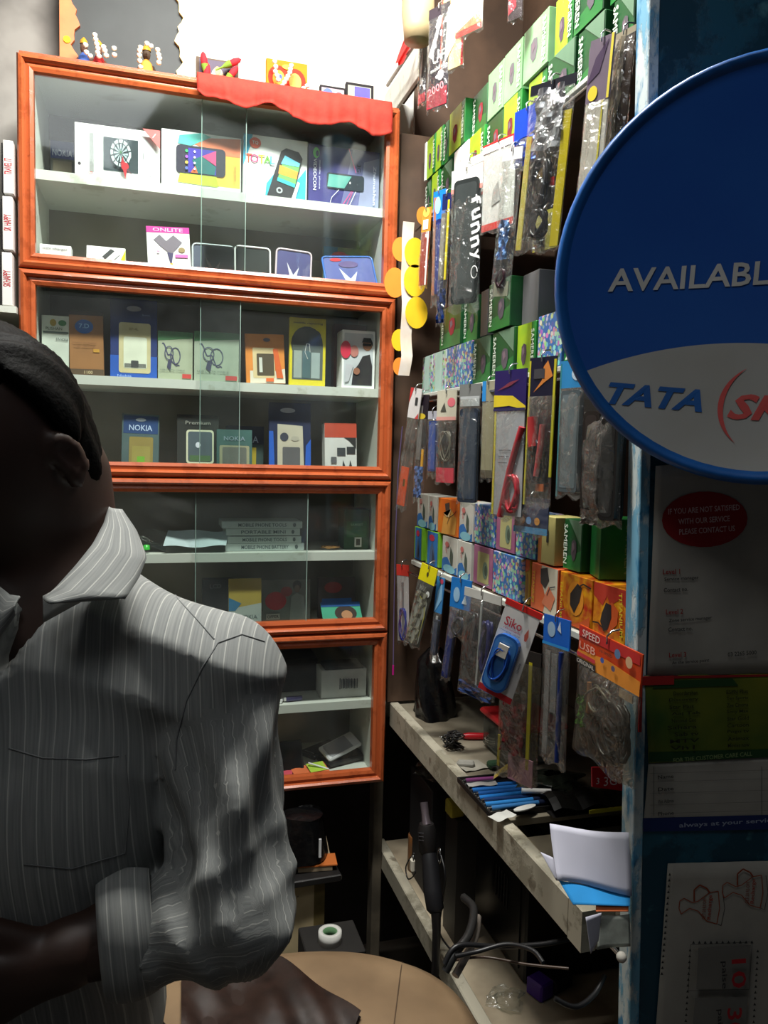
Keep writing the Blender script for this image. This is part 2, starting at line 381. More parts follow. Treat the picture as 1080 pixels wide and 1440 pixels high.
def pprint(parent, cx, cz, spec, dy):
    A = MB(); T = MB(); k = 0
    for e in spec:
        k += 1; y = -dy-.0002*k
        if e[0] == 't':
            q = onpanel(e[2], e[3]); q2 = onpanel(e[2], e[3]+e[4]); rot = R(e[6]) if len(e) > 6 else 0
            wpx = None
            if len(e) > 7: wpx = abs(onpanel(e[2]-e[7]/2, e[3]).x-onpanel(e[2]+e[7]/2, e[3]).x) if abs(e[6]) < 45 else abs(onpanel(e[2], e[3]-e[7]/2).z-onpanel(e[2], e[3]+e[7]/2).z)
            T.text(e[1], q.x-cx, q.z-cz, abs(q.z-q2.z), C_(e[5]), y, rot, wpx, bold=.012)
        elif e[0] == 'l':
            P = [onpanel(*p) for p in e[1]]
            for a, b in zip(P[:-1], P[1:]):
                d = Vector((b.x-a.x, 0, b.z-a.z)); L = d.length or 1e-6; nn = Vector((-d.z, 0, d.x))/L*e[2]/2
                A.flat([(a.x+nn.x-cx, a.z+nn.z-cz), (a.x-nn.x-cx, a.z-nn.z-cz), (b.x-nn.x-cx, b.z-nn.z-cz), (b.x+nn.x-cx, b.z+nn.z-cz)], y, C_(e[3]))
        else:
            P = [onpanel(*p) for p in e[1]]; A.flat([(p.x-cx, p.z-cz) for p in P], y, C_(e[2]))
    if A.v: A.build('printed_artwork', parent)
    if T.v: T.build('lettering', parent)
def pe(cx, cy, rx, ry, n=26, rot=0):
    return [(cx+rx*math.cos(2*PI*i/n)*math.cos(rot)-ry*math.sin(2*PI*i/n)*math.sin(rot), cy+ry*math.sin(2*PI*i/n)*math.cos(rot)+rx*math.cos(2*PI*i/n)*math.sin(rot)) for i in range(n)]
PAP = mat((168, 164, 154), .8, var=.15, scale=9, name='aged_paper')
RED_ = (150, 18, 22); INK = (45, 45, 45)
o, cx, cz = paper('notice_sheet', 'grey service notice with a red oval, pasted under the round blue sign', [(921, 655), (1130, 640), (1130, 944), (909, 951)], PAP, .0006, .0015, .0012)
pprint(o, cx, cz, [('p', pe(989, 730, 60, 39, rot=-.03), RED_),
    ('t', 'IF YOU ARE NOT SATISFIED', 988, 716, 8, (225, 190, 190), 3, 100), ('t', 'WITH OUR SERVICE', 988, 731, 8, (225, 190, 190), 3, 72), ('t', 'PLEASE CONTACT US', 992, 745, 8, (225, 190, 190), 3, 78),
    ('t', 'Level 1', 942, 803, 7, RED_, 1, 24), ('t', 'Service manager', 956, 813, 6, INK, 2, 48), ('t', 'Contact no.', 948, 828, 6, INK, 2, 34),
    ('t', 'Level 2', 946, 859, 7, RED_, 1, 24), ('t', 'Zone service manager', 968, 870, 6, INK, 3, 60), ('t', 'Contact no.', 954, 883, 6, INK, 2, 34),
    ('t', 'Level 3', 950, 919, 7, RED_, 1, 24), ('t', 'At the service point', 968, 929, 6, INK, 3, 52), ('t', '03 2265 5000', 1040, 917, 6, INK, 3, 40)], .0032)
GRN = mat((112, 112, 20), .6, var=.5, scale=7, c2=(50, 84, 22), name='green_printed_sheet')
o, cx, cz = paper('price_list', 'yellow-green tariff list with two columns of small print, above the white form', [(905, 949), (1130, 946), (1130, 1060), (911, 1072)], GRN, .0006, .0018, .001)
sp = [('p', [(903, 950), (1130, 946), (1130, 949), (903, 954)], RED_), ('p', [(917, 956), (1028, 953), (1036, 963), (916, 967)], (24, 66, 22)), ('p', [(911, 1056), (1130, 1050), (1130, 1061), (911, 1070)], (20, 64, 24))]
for i, (a, b) in enumerate((('Doordarshan', 'ESPN Plus'), ('Discovery', 'Ten Sports'), ('Star Plus', 'Zee Cinema'), ('Aaj Tak', 'Sony Max'), ('National Geo', 'Star Gold'), ('Sahara', 'Cartoon'), ('Sab tv', 'Pogo tv'), ('MTV', 'Animax'), ('Vh1', 'Movies now'))):
    sp += [('t', a, 962-(i % 3)*3, 973+i*9.4, 5.5, (30, 34, 14), 1, 34+(i*7) % 14), ('t', b, 1034, 971+i*9.2, 5.5, (30, 34, 14), 1, 30)]
sp += [('t', 'FOR THE CUSTOMER CARE CALL', 998, 1061, 6, (120, 140, 90), 3, 110)]
pprint(o, cx, cz, sp, .0032)
o, cx, cz = paper('printed_form', 'off-white ruled form with a blue foot band, just below the green tariff list', [(911, 1073), (1130, 1061), (1130, 1164), (903, 1168)], PAP, .0006, .0012, .0008)
sp = [('p', [(903, 1149), (1130, 1143), (1130, 1164), (903, 1168)], (14, 36, 92)), ('t', 'always at your service', 1022, 1156, 8, (150, 160, 185), 1, 136)]
for x in (918, 1069): sp.append(('l', [(x, 1076), (x, 1146)], .0004, INK))
for y in (1084, 1096, 1112, 1128, 1140): sp.append(('l', [(912, y+2), (1120, y-4)], .0003, (90, 90, 90)))
for i, s in enumerate(('Name', 'Date', 'Visit Address', 'Phone')): sp.append(('t', s, 934, 1090+i*17, 5, INK, 2, 22))
pprint(o, cx, cz, sp, .0024)
o, cx, cz = paper('offer_poster', 'large worn poster with teacup drawings and coupon figures, at the foot of the panel', [(938, 1213), (1140, 1208), (1140, 1520), (915, 1520)], PAP, .0007, .0015, .0015)
def cup(x, y, s):
    # a tea cup turned on its side
    out = [(-26, -10), (-20, -14), (-8, -8), (0, -10), (16, -22), (28, -24), (30, 0), (26, 22), (12, 18), (0, 4), (-12, 0), (-24, 8), (-27, 0), (-26, -10)]
    L = [('l', [(x+a*s, y+b*s) for a, b in out], .0011, (150, 66, 34)), ('l', [(x+34*s, y-24*s), (x+37*s, y), (x+32*s, y+24*s), (x+27*s, y+22*s)], .0006, INK)]
    L.append(('l', [(x-6*s, y-10*s), (x-6*s, y-26*s), (x+2*s, y-33*s), (x+12*s, y-28*s), (x+16*s, y-22*s)], .0018, (140, 60, 30)))
    L += [('t', 'GET 50 RS OFF', x+8*s, y, 5*s, (140, 70, 50), 88, 30*s), ('t', 'Recharge', x+16*s, y-2, 7*s, (160, 50, 30), 88, 34*s)]
    return L
sp = cup(980, 1275, 1.0)+cup(1040, 1252, 1.0)
tri = lambda x, y, q: ('p', [(x-q, y+q), (x+q, y+q), (x, y-q)], INK)
sp += [tri(939-i*.75, 1226+i*8, 2) for i in range(18)]
sp += [('l', [(966, 1322), (1052, 1318), (1048, 1384), (963, 1386), (966, 1322)], .0005, INK), ('p', [(977, 1326), (1050, 1322), (1046, 1383), (974, 1384)], (120, 118, 112)), ('p', [(972, 1396), (1046, 1394), (1042, 1450), (968, 1450)], (120, 118, 112))]
sp += [tri(970+i*8, 1318-i*.2, 2.2) for i in range(11)]+[tri(964-i*.6, 1327+i*8, 2) for i in range(16)]+[tri(1056-i*.6, 1326+i*8, 2) for i in range(15)]
sp += [('t', '10', 1028, 1355, 20, (170, 24, 36), -88, 40), ('t', 'paise', 1007, 1357, 9, INK, -88, 38), ('t', '30', 1022, 1422, 20, (170, 24, 36), -88, 40), ('t', 'paise', 1001, 1423, 9, INK, -88, 38), ('t', 'OFFER', 1079, 1412, 13, (160, 24, 36), -88, 90)]
pprint(o, cx, cz, sp, .0032)
# red tape at the top corner of the price list
tp = MB().box(-.010, .030, -.0045, -.0035, 0, .010, C_((170, 30, 30))).box(-.0105, -.0068, -.004, .036, -.055, .012, C_((170, 30, 30), .4)).build('tape_strip', None)
q = onpanel(905, 962); tp.matrix_world = PM @ Matrix.Translation((q.x+.004, 0, q.z)); tag(tp, 'red sticky tape wrapped around the panel edge beside the green list', 'tape')

# ================================================================== ROUND SIGN
dish = empty('dish_sign', (0, 0, 0))
DC = atd(1086, 380, .765); DR = 303/FPX*.765
dz_ = (CAMLOC-DC).normalized(); dyaw = math.atan2(dz_.x, -dz_.y)
dish.location = DC; dish.rotation_euler = (R(2.0), R(1.0), dyaw*.85)
tag(dish, 'round blue and white satellite dish sign hung on the rack panel', 'sign')
def dface(r): return .030*(1-(r/DR)**2)     # hollow: the middle lies deeper
def dishmat():
    m = bpy.data.materials.new('dish_print'); nt, n, l, b = nodes(m)
    tc = n.new('ShaderNodeTexCoord'); sx = n.new('ShaderNodeSeparateXYZ'); l.new(tc.outputs['Object'], sx.inputs[0])
    # the white field lies below an arc of a big circle
    vm = n.new('ShaderNodeVectorMath'); vm.operation = 'DISTANCE'
    cb_ = n.new('ShaderNodeCombineXYZ'); l.new(sx.outputs[0], cb_.inputs[0]); l.new(sx.outputs[2], cb_.inputs[2])
    l.new(cb_.outputs[0], vm.inputs[0]); rad = 1.82*DR; vm.inputs[1].default_value = (-.10*DR, 0, -(.318*DR+rad))
    lt = n.new('ShaderNodeMath'); lt.operation = 'LESS_THAN'; lt.inputs[1].default_value = rad; l.new(vm.outputs['Value'], lt.inputs[0])
    nz = n.new('ShaderNodeTexNoise'); nz.inputs['Scale'].default_value = 9; nz.inputs['Detail'].default_value = 6; l.new(tc.outputs['Object'], nz.inputs['Vector'])
    wh = n.new('ShaderNodeMix'); wh.data_type = 'RGBA'; wh.inputs[6].default_value = lin((196, 200, 200)); wh.inputs[7].default_value = lin((168, 164, 154))
    bl = n.new('ShaderNodeMix'); bl.data_type = 'RGBA'; bl.inputs[6].default_value = lin((12, 70, 160)); bl.inputs[7].default_value = lin((26, 92, 176))
    l.new(nz.outputs[0], wh.inputs[0]); l.new(nz.outputs[0], bl.inputs[0])
    mx = n.new('ShaderNodeMix'); mx.data_type = 'RGBA'; l.new(lt.outputs[0], mx.inputs[0]); l.new(bl.outputs[2], mx.inputs[6]); l.new(wh.outputs[2], mx.inputs[7])
    l.new(mx.outputs[2], b.inputs['Base Color']); b.inputs['Roughness'].default_value = .42; return m
fr = .935*DR
MB().lathe([(0.0001, -dface(0))]+[(fr*i/14, -dface(fr*i/14)) for i in range(1, 15)], dishmat(), 72, axis='y').build('face', dish)
DB = mat((22, 92, 168), .35, var=.15, name='blue_enamel')
MB().lathe([(fr, -dface(fr)), (fr+.002, .002-dface(fr)), (.965*DR, .004), (.985*DR, .002), (DR, -.006), (DR, -.016), (.97*DR, -.024), (.93*DR, -.030), (.6*DR, -.052), (.0001, -.062)], DB, 72, axis='y').build('rolled_rim', dish)
T = MB()
def dtext(s, px, py, hpx, m, wpx, rot=0, shear=0, bold=.01, A=T):
    v, f = textverts(s, bold, shear); wd = max(a for a, _ in v)-min(a for a, _ in v)
    k = .765/FPX; cx, cz = (px-1086)*k, (380-py)*k; c, sn = math.cos(rot), math.sin(rot); out = []
    for a, b in v:
        x = cx+(a*wpx*k/wd)*c-(b*hpx*k)*sn; z = cz+(a*wpx*k/wd)*sn+b*hpx*k; out.append((x, dface(math.hypot(x, z))-.0012, z))
    A.add(out, f, m)
WT = mat((205, 205, 200), .5, var=.1, name='white_lettering'); BT = mat((20, 92, 170), .5, name='blue_lettering'); RT_ = mat((214, 84, 80), .5, name='red_lettering')
dtext('AVAILABLE', 988, 379, 34, WT, 252, R(2.2), .06, .016)
dtext('HERE', 1130, 330, 30, WT, 80, 0, 0)
dtext('TATA', 941, 558, 33, BT, 138, R(-4), .28, .035)
dtext('SKY', 1112, 572, 38, RT_, 136, R(-2), .3, .03)
k = .765/FPX
for i in range(22):
    a0, a1 = R(118+i*5.2), R(118+(i+1)*5.2); P = []
    for a, w in ((a0, 0), (a1, 0), (a1, 1), (a0, 1)):
        t = (math.degrees(a)-118)/114; rr = 1-(w*.11*math.sin(PI*min(1, max(0, t))))
        x = (1100-1086)*k+70*k*rr*math.cos(a); z = (380-572)*k+66*k*rr*math.sin(a); P.append((x, dface(math.hypot(x, z))-.0012, z))
    T.add(P, [(0, 1, 2, 3)], RT_)
T.build('lettering', dish)
B = MB(); B.ball(((1040-1086)*k, dface(.12)-.0005, (380-616)*k), .004, .0006, .003, mat((60, 44, 30), .8, name='rust'), 8).build('rust_spot', dish)
MB().box(-.03, .03, .055, .070, -.03, .03, mat((90, 90, 92), .4, .8, name='steel_bracket')).build('wall_bracket', dish)

# ================================================================== DESK
desk = empty('work_counter', (.5, .82, 0)); tag(desk, 'long grubby white counter under the rack, strewn with small tools', 'counter')
do = -desk.location
def db(mb, n): return mb.build(n, desk, do)
DT = mat((150, 142, 124), .55, var=.3, scale=7, c2=(84, 76, 62), name='worn_counter_top')
db(MB().box(.500, .520, .84, 1.63, .676, .7285, DESKW, .002), 'front_rail')
db(MB().box(.5205, .895, 1.06, 1.63, .712, .7235, DT, .001), 'top_board')
db(MB().box(.5205, .895, .842, 1.058, .684, .694, mat((84, 76, 60), .6, var=.3, name='stained_board'), .001), 'tray_board')
db(MB().box(.5205, .532, .842, 1.055, .6945, .716, mat((120, 110, 90), .6, var=.3, name='stained_lip'), .001), 'tray_lip')
db(MB().box(.520, .548, .808, .84, .676, .7285, DESKW, .002).box(.500, .520, .808, .8399, .676, .7285, DESKW, .0), 'rail_end')
db(MB().box(.500, .522, .845, 1.72, .325, .369, DESKW, .002), 'lower_rail')
db(MB().box(.5225, .895, .845, 1.72, .350, .362, mat((196, 182, 156), .7, var=.3, scale=6, c2=(130, 116, 96), name='dusty_lower_board'), .001), 'lower_shelf')
db(MB().box(.478, .4995, 1.66, 1.70, 0, .72, mat((92, 84, 70), .7, var=.3, name='old_wood'), .002), 'leg')
db(MB().box(.87, .895, .85, .88, 0, .349, mat((92, 84, 70), .7, var=.3, name='old_wood'), .002), 'leg')
db(MB().box(.50, .525, .85, .88, 0, .324, mat((92, 84, 70), .7, var=.3, name='old_wood'), .002), 'leg')
# ================================================================== STOCK IN THE CABINET
GL = (15, 15, 18); WH = (238, 238, 236)
def ci(name, label, cat, x0, x1, pt, pb, tier, m, spec, Y=1.655, d=.03, lean=0, roll=0, group=None, lift=0):
    pm = (pt+pb)/2; a = at(x0, pm, 1, Y); b = at(x1, pm, 1, Y); w = b.x-a.x
    if b.x > .454: b.x = .454; w = b.x-a.x
    if a.x < -.214: a.x = -.214; w = b.x-a.x
    h = (at((x0+x1)/2, pt, 1, Y).z-at((x0+x1)/2, pb, 1, Y).z)/math.cos(R(lean))
    o = box_thing(name, w, h, d, C_(m), spec, ((a.x+b.x)/2, Y, TIERZ[tier]+.0006+d*math.sin(R(lean))+lift+abs(w/2*math.sin(R(roll)))), (R(-lean), R(roll), 0))
    tag(o, label, cat, group); return o
TIERZ = {0: 1.795, 1: 1.613, 2: 1.418, 3: 1.230, 4: 1.067, 5: .903, 6: .738, 7: .576}
# tier 0 ------------------------------------------------------------
ci('battery_pack', 'dark blister pack lettered NOKIA, half hidden behind the dartboard phone box', 'package', 71, 104, 163, 232, 0, (54, 56, 48), [('r', 0, .62, 1, .98, (14, 34, 90)), ('t', 'NOKIA', .5, .74, .13, (150, 160, 180), 0, .85), ('r', .1, .05, .9, .58, (92, 84, 66))], Y=1.74, d=.012)
sp = [('rr', .15, .12, .92, .86, (225, 228, 228), .004), ('r', .17, .13, .22, .84, (150, 152, 150)), ('r', .33, .19, .74, .80, (48, 62, 66))]
for i in range(12):
    a = 2*PI*i/12; ca, sa = math.cos(a), math.sin(a); cx, cz, q = .535, .52, 1.55
    P = []
    for rr, da in ((.13, -.20), (.17, -.2), (.17, .2), (.13, .2)): P.append((cx+rr*.72*math.cos(a+da), cz+rr*1.52*math.sin(a+da)))
    sp.append(('p', P, (200, 215, 215))); sp.append(('p', [(cx+.01*math.cos(a), cz+.02*math.sin(a)), (cx+.115*.72*math.cos(a-.13), cz+.115*1.52*math.sin(a-.13)), (cx+.115*.72*math.cos(a+.13), cz+.115*1.52*math.sin(a+.13))], (170, 195, 195)))
sp += [('e', .535, .52, .012, .03, (60, 120, 70)), ('p', [(.53, .30), (.56, .46), (.58, .32)], (170, 40, 50)), ('e', .585, .27, .045, .075, (196, 44, 54)), ('p', [(.56, .22), (.59, .04), (.61, .22)], (196, 44, 54)), ('p', [(.62, .24), (.67, .12), (.60, .2)], (100, 60, 70)),
       ('p', [(.79, 1), (1, 1), (1, .66)], (225, 120, 118)), ('t', '1', .93, .89, .09, WH, -35), ('t', '3G', .185, .05, .07, (200, 60, 60), 90, .1), ('t', 'ROCKET', .065, .55, .05, (150, 150, 150), 90, .4), ('e', .06, .22, .018, .03, (60, 50, 60)), ('r', .80, .42, .806, .55, (60, 60, 60)), ('t', 'f', .88, .12, .05, (90, 90, 90), -70)]
ci('phone_box', 'white phone box printed with a dartboard screen and a red dart', 'box', 105, 225, 169, 246, 0, WH, sp, d=.05)
sp = [('r', .62, .12, .99, .92, (244, 190, 80)), ('p', [(.5, .92), (.99, .98), (.99, .66), (.75, .66), (.4, .80)], (240, 130, 90)), ('p', [(.22, .92), (.5, 1), (.62, .95), (.36, .76), (.2, .78)], (96, 200, 190)), ('p', [(.2, .12), (.7, .10), (.68, .4), (.25, .40)], (206, 226, 70)), ('p', [(.5, .1), (.72, .12), (.66, .36), (.45, .4)], (190, 200, 60)),
      ('rr', .18, .28, .80, .76, (52, 50, 66), .008), ('r', .33, .30, .68, .72, (70, 60, 170)), ('p', [(.38, .52), (.68, .72), (.68, .46), (.5, .60)], (226, 70, 130)), ('p', [(.38, .52), (.5, .60), (.68, .44), (.66, .30), (.44, .30)], (24, 110, 110)), ('p', [(.36, .3), (.45, .3), (.42, .42)], (235, 110, 60))]
for i, c in enumerate(((60, 190, 110), (160, 90, 210), (250, 200, 80), (90, 110, 200))): sp.append(('e', .31, .66-.1*i, .018, .026, c)); sp.append(('e', .41, .66-.1*i, .014, .02, (230, 220, 240)))
sp.append(('t', 'octa core', .92, .35, .03, (150, 120, 60), 90, .25))
ci('phone_box', 'white phone box with a rainbow backdrop and a black phone lying sideways', 'box', 227, 339, 181, 263, 0, WH, sp, d=.05)
sp = [('p', [(0, .5), (0, 1), (.14, 1), (.1, .8)], (50, 170, 210)), ('p', [(.34, 0), (.36, .25), (.48, .42), (.55, .3), (.5, 0)], (60, 190, 220)), ('p', [(.98, .0), (.98, .55), (.84, .35), (.76, 0)], (60, 190, 220)), ('e', .18, .87, .09, .085, (224, 96, 66)), ('t', 'TQ', .18, .87, .06, WH)]
for ch, x, c in zip('TOTAL', (.08, .17, .28, .37, .45), ((226, 90, 60), (200, 60, 120), (240, 190, 40), (110, 190, 70), (60, 170, 200))): sp.append(('t', ch, x, .62, .13, c))
sp += [('p', [(.36, .02), (.76, .0), (.92, .70), (.86, .80), (.66, .84), (.58, .78)], (44, 46, 50)), ('p', [(.52, .30), (.80, .22), (.88, .62), (.64, .72)], (120, 200, 100)), ('p', [(.54, .42), (.83, .36), (.85, .48), (.56, .56)], (240, 160, 60)), ('p', [(.58, .58), (.86, .56), (.88, .62), (.64, .72)], (110, 200, 230)), ('p', [(.52, .30), (.80, .22), (.81, .28), (.53, .36)], (60, 180, 190)),
       ('e', .56, .15, .05, .05, (170, 175, 180)), ('e', .56, .15, .025, .025, (40, 42, 46)), ('p', [(.74, 0), (.80, 0), (.88, .30), (.84, .32)], WH)]
ci('phone_box', 'white phone box lettered TOTAL with a tilted black keypad phone', 'box', 342, 432, 190, 278, 0, WH, sp, d=.05)
sp = [('p', [(.45, .0), (1, 0), (1, 1), (.62, 1)], (104, 106, 150)), ('p', [(.7, 0), (1, 0), (1, .9), (.78, .8)], (140, 146, 176)), ('e', .10, .86, .045, .09, (90, 190, 90)), ('e', .115, .85, .022, .05, (52, 50, 104)), ('t', 'VIDEOCON', .085, .50, .055, (225, 225, 240), -90, .52), ('t', 'mobile phone', .15, .5, .035, (200, 200, 230), -90, .48),
      ('rr', .25, .30, .78, .56, (30, 40, 50), .005), ('p', [(.26, .32), (.5, .32), (.6, .53), (.28, .53)], (90, 160, 150)), ('e', .58, .42, .01, .02, WH), ('t', '3G', .70, .68, .07, (40, 40, 60), -90, .13), ('t', 'Zhumakhan', .93, .42, .05, (215, 220, 235), -90, .65),
      ('l', [(.55, 1), (.66, .6)], .0011, (220, 90, 140)), ('l', [(.60, .28), (.46, 0)], .0012, (220, 60, 120)), ('l', [(.62, .28), (.52, 0)], .0010, (220, 60, 120)), ('l', [(.42, .28), (.32, .14), (.29, 0)], .0010, WH), ('l', [(.66, .28), (.56, 0)], .0011, WH)]
ci('phone_box', 'deep violet phone box with a sideways phone, at the right end of the top shelf', 'box', 434, 541, 206, 290, 0, (60, 56, 120), sp, d=.05)
ci('carton', 'black and green carton standing behind the TOTAL phone box under the red cloth', 'box', 352, 430, 160, 260, 0, (40, 52, 30), [('p', [(.5, .4), (1, .95), (.8, 1), (.4, .5)], (180, 90, 90))], Y=1.75, d=.03)
ci('carton', 'black carton with a dark red stripe, behind the violet phone box', 'box', 438, 535, 168, 270, 0, (30, 26, 26), [('r', 0, 0, .26, 1, (120, 24, 28)), ('t', 'box', .6, .8, .1, (90, 90, 100))], Y=1.75, d=.03)
# tier 1 ------------------------------------------------------------
def cable_art(k=1):
    return [('r', .10, .30, .35, .62, (60, 62, 62)), ('r', .66, .30, .80, .52, (60, 62, 62)), ('l', [(.22, .32), (.25, .16), (.45, .08), (.62, .14), (.72, .32)], .0012, (60, 62, 62)), ('t', 'mini charger', .5, .84, .08, (90, 90, 90), 0, .8)]
ci('cable_box', 'white box with a black charger drawing, in the bottom left corner of the top tier', 'box', 50, 100, 330, 366, 1, WH, cable_art(), Y=1.64, d=.03)
ci('cable_box', 'flat white and lime cable box lying at a slant', 'box', 121, 176, 342, 371, 1, WH, [('p', [(.80, 0), (1, .9), (1, 0)], (214, 226, 30)), ('p', [(.40, .45), (.62, .9), (.72, .8), (.5, .35)], (60, 62, 62)), ('l', [(.45, .4), (.55, .2), (.7, .3), (.85, .6)], .0012, (70, 70, 70))], Y=1.64, d=.05, lean=20)
ci('earphone_card', 'white hanging card with a magenta header lettered ONLITE', 'package', 209, 270, 306, 381, 1, WH, [('r', 0, .88, 1, 1, (196, 60, 150)), ('t', 'ONLITE', .5, .94, .07, (235, 190, 220), 0, .7), ('p', [(.16, .74), (.30, .84), (.45, .72), (.62, .84), (.82, .70), (.72, .6), (.60, .5), (.54, .2), (.48, .5), (.3, .62)], (120, 112, 122)), ('p', [(.46, .5), (.54, .22), (.60, .48)], (70, 66, 100)),
   ('e', .80, .55, .08, .05, (150, 130, 90)), ('r', .64, .40, .94, .46, (214, 110, 180)), ('r', .70, .12, .78, .24, (110, 110, 115)), ('r', .80, .12, .84, .24, (110, 110, 115)), ('r', .86, .12, .94, .24, (110, 110, 115)), ('r', .52, .18, .58, .28, (230, 180, 60)), ('t', '7CM', .2, .5, .05, (190, 150, 180))], Y=1.64, d=.008, lean=9, roll=-3)
def casebox(label, x0, x1, pt, pb, back, edge, art, lean=14, name='phone_case', roll=0, Y=1.64):
    o = ci(name, label, 'case', x0, x1, pt, pb, 1, back, art, Y=Y, d=.008, lean=lean, roll=roll)
    bb = [v[:] for v in o.bound_box]; w = max(v[0] for v in bb)-min(v[0] for v in bb); h = max(v[2] for v in bb)
    P = rrect(-w/2-.001, w/2+.001, .0, h+.001, .008, 3); m = MB(); P = P+[P[0]]
    m.tube([(a, -.001, c) for a, c in P], .0022, C_(edge, .2), 5, cap=False); m.build('bumper_rim', o)
    MB().grid(lambda u, v: ((u-.5)*w, -.004-.0015*math.sin(PI*u)*math.sin(PI*v), v*h), 4, 4, CASEC).build('clear_sleeve', o); return o
dove = [('p', [(.42, .22), (.30, .68), (.46, .42), (.5, .36), (.66, .58), (.60, .34), (.54, .18), (.46, .14)], (225, 225, 235)), ('e', .49, .20, .10, .06, (228, 228, 238))]
casebox('clear phone case with a pale dove print on grey blue, behind the glass overlap', 272, 330, 329, 384, (88, 94, 112), (190, 196, 200), dove)
casebox('black phone in a thick white bumper, middle of the lower top tier', 332, 380, 334, 390, (26, 32, 30), (225, 228, 225), [('rr', .06, .05, .94, .95, (30, 38, 34), .006)], 10)
casebox('clear phone case with a white dove and a small white tag', 388, 436, 343, 398, (76, 76, 128), (206, 190, 196), dove+[('rr', .62, .02, .98, .18, WH, .002)], 10, roll=3)
casebox('clear blue-edged phone case with white dove and red bird, leaning at right end', 462, 532, 352, 405, (88, 98, 160), (60, 110, 190), dove+[('e', .26, .92, .12, .05, (200, 50, 60)), ('e', .5, .78, .2, .10, (96, 80, 130))], 26, roll=-5)
ci('snack_pack', 'green printed pack with a red cloud shape, behind the dove case on the right', 'package', 455, 522, 312, 388, 1, (110, 118, 70), [('r', 0, 0, .3, 1, (28, 92, 120)), ('e', .45, .72, .36, .16, (190, 60, 50)), ('e', .35, .80, .2, .12, (190, 60, 50)), ('t', 'cosmic', .46, .72, .13, (220, 160, 140), 0, .6)], Y=1.72, d=.01)
ci('carton', 'grey brown carton standing behind the dove cases', 'box', 395, 455, 312, 372, 1, (116, 110, 88), [('r', .06, .06, .94, .94, (104, 104, 84)), ('r', .8, .1, .95, .6, (150, 140, 60))], Y=1.75, d=.03)
# tier 2 ------------------------------------------------------------
ci('medicine_box', 'white and green slim box at the far left of the second tier', 'box', 50, 97, 431, 514, 2, (196, 204, 192), [('e', .42, .88, .12, .06, (150, 130, 30)), ('e', .76, .88, .15, .05, (40, 120, 60)), ('t', 'PLISHAN', .45, .78, .05, (70, 90, 70), 0, .6), ('r', .05, .70, .98, .73, (60, 76, 70)), ('t', '3.7v NOKIA', .75, .60, .05, (50, 60, 60), 0, .45)], Y=1.66, d=.02)
ci('battery_box', 'brown card battery box with a round blue 7.D badge', 'box', 98, 146, 431, 521, 2, (150, 104, 60), [('r', 0, .94, 1, 1, (50, 40, 34)), ('e', .44, .76, .27, .11, (24, 92, 170)), ('t', '7.D', .44, .77, .07, (150, 200, 240), 0, .3), ('r', .70, .36, .88, .41, (190, 140, 50)), ('r', 0, 0, 1, .09, (84, 66, 46)), ('t', '1100', .55, .04, .05, (200, 180, 140)), ('t', 'Li-ion battery', .45, .5, .03, (110, 70, 40), 0, .7), ('t', 'high capacity', .45, .45, .03, (110, 70, 40), 0, .6)], d=.02, lean=3, roll=-1)
ci('battery_pack', 'tall navy blister pack with a white phone battery, tallest on the second tier', 'package', 155, 221, 416, 527, 2, (22, 44, 104), [('r', 0, 0, 1, .28, (30, 84, 176)), ('e', .5, .88, .16, .035, (170, 176, 190)), ('rr', .18, .06, .86, .70, (196, 186, 142), .005), ('rr', .28, .12, .78, .52, (214, 218, 196), .004), ('r', .30, .13, .76, .18, (110, 112, 104)), ('rr', .44, .13, .60, .22, (60, 62, 60), .002), ('t', 'BP-4L', .5, .62, .035, (150, 140, 100)), ('t', 'Battery', .76, .80, .03, (120, 140, 190)), ('t', 'Nokia', .3, .02, .03, (150, 180, 230), 0, .3)], d=.012, lean=2)
def cord_art():
    L = [('l', [(.12+.5*t/12, .74-.5*t/12+.06*math.sin(t*1.2)) for t in range(13)], .0022, (74, 74, 104)), ('l', [(.5+.14*math.cos(a*.52), .5+.17*math.sin(a*.52)) for a in range(13)], .0018, (80, 80, 108)), ('p', [(.30, .42), (.40, .40), (.36, .18), (.26, .26)], (66, 66, 92)), ('l', [(.32+.12*math.cos(a*.52), .55+.14*math.sin(a*.52)) for a in range(13)], .0018, (80, 80, 108))]
    return [('p', [(0, 1), (1, 1), (1, .88), (0, .80)], (70, 120, 76))]+L+[('r', .70, .04, .96, .13, (196, 70, 66)), ('t', 'USB DATA CABLE', .42, .20, .035, (100, 110, 100), 0, .7)]
ci('cable_box', 'pale green cable box with a coiled cord drawing, left of its twin', 'box', 222, 271, 462, 530, 2, (168, 176, 150), cord_art(), d=.03, group='pale green cable boxes')
ci('cable_box', 'pale green cable box with a coiled cord drawing, behind the overlapping glass', 'box', 273, 336, 464, 534, 2, (168, 178, 158), cord_art(), d=.03, group='pale green cable boxes')
ci('battery_pack', 'orange and cream battery pack with a dark battery window', 'package', 347, 402, 466, 536, 2, (214, 130, 44), [('p', [(.1, 0), (1, 0), (1, .3), (.75, .25), (.1, .25)], (214, 206, 186)), ('rr', .18, .1, .74, .72, (206, 186, 140), .003), ('rr', .28, .15, .72, .60, (74, 62, 40), .002), ('r', .34, .22, .42, .52, (200, 200, 190)), ('e', .55, .88, .09, .04, (90, 80, 90)), ('p', [(.78, .1), (.95, .1), (.82, .7), (.7, .7)], (206, 90, 30)), ('r', .5, .03, .7, .1, (220, 100, 40))], d=.01, lean=6, roll=-2)
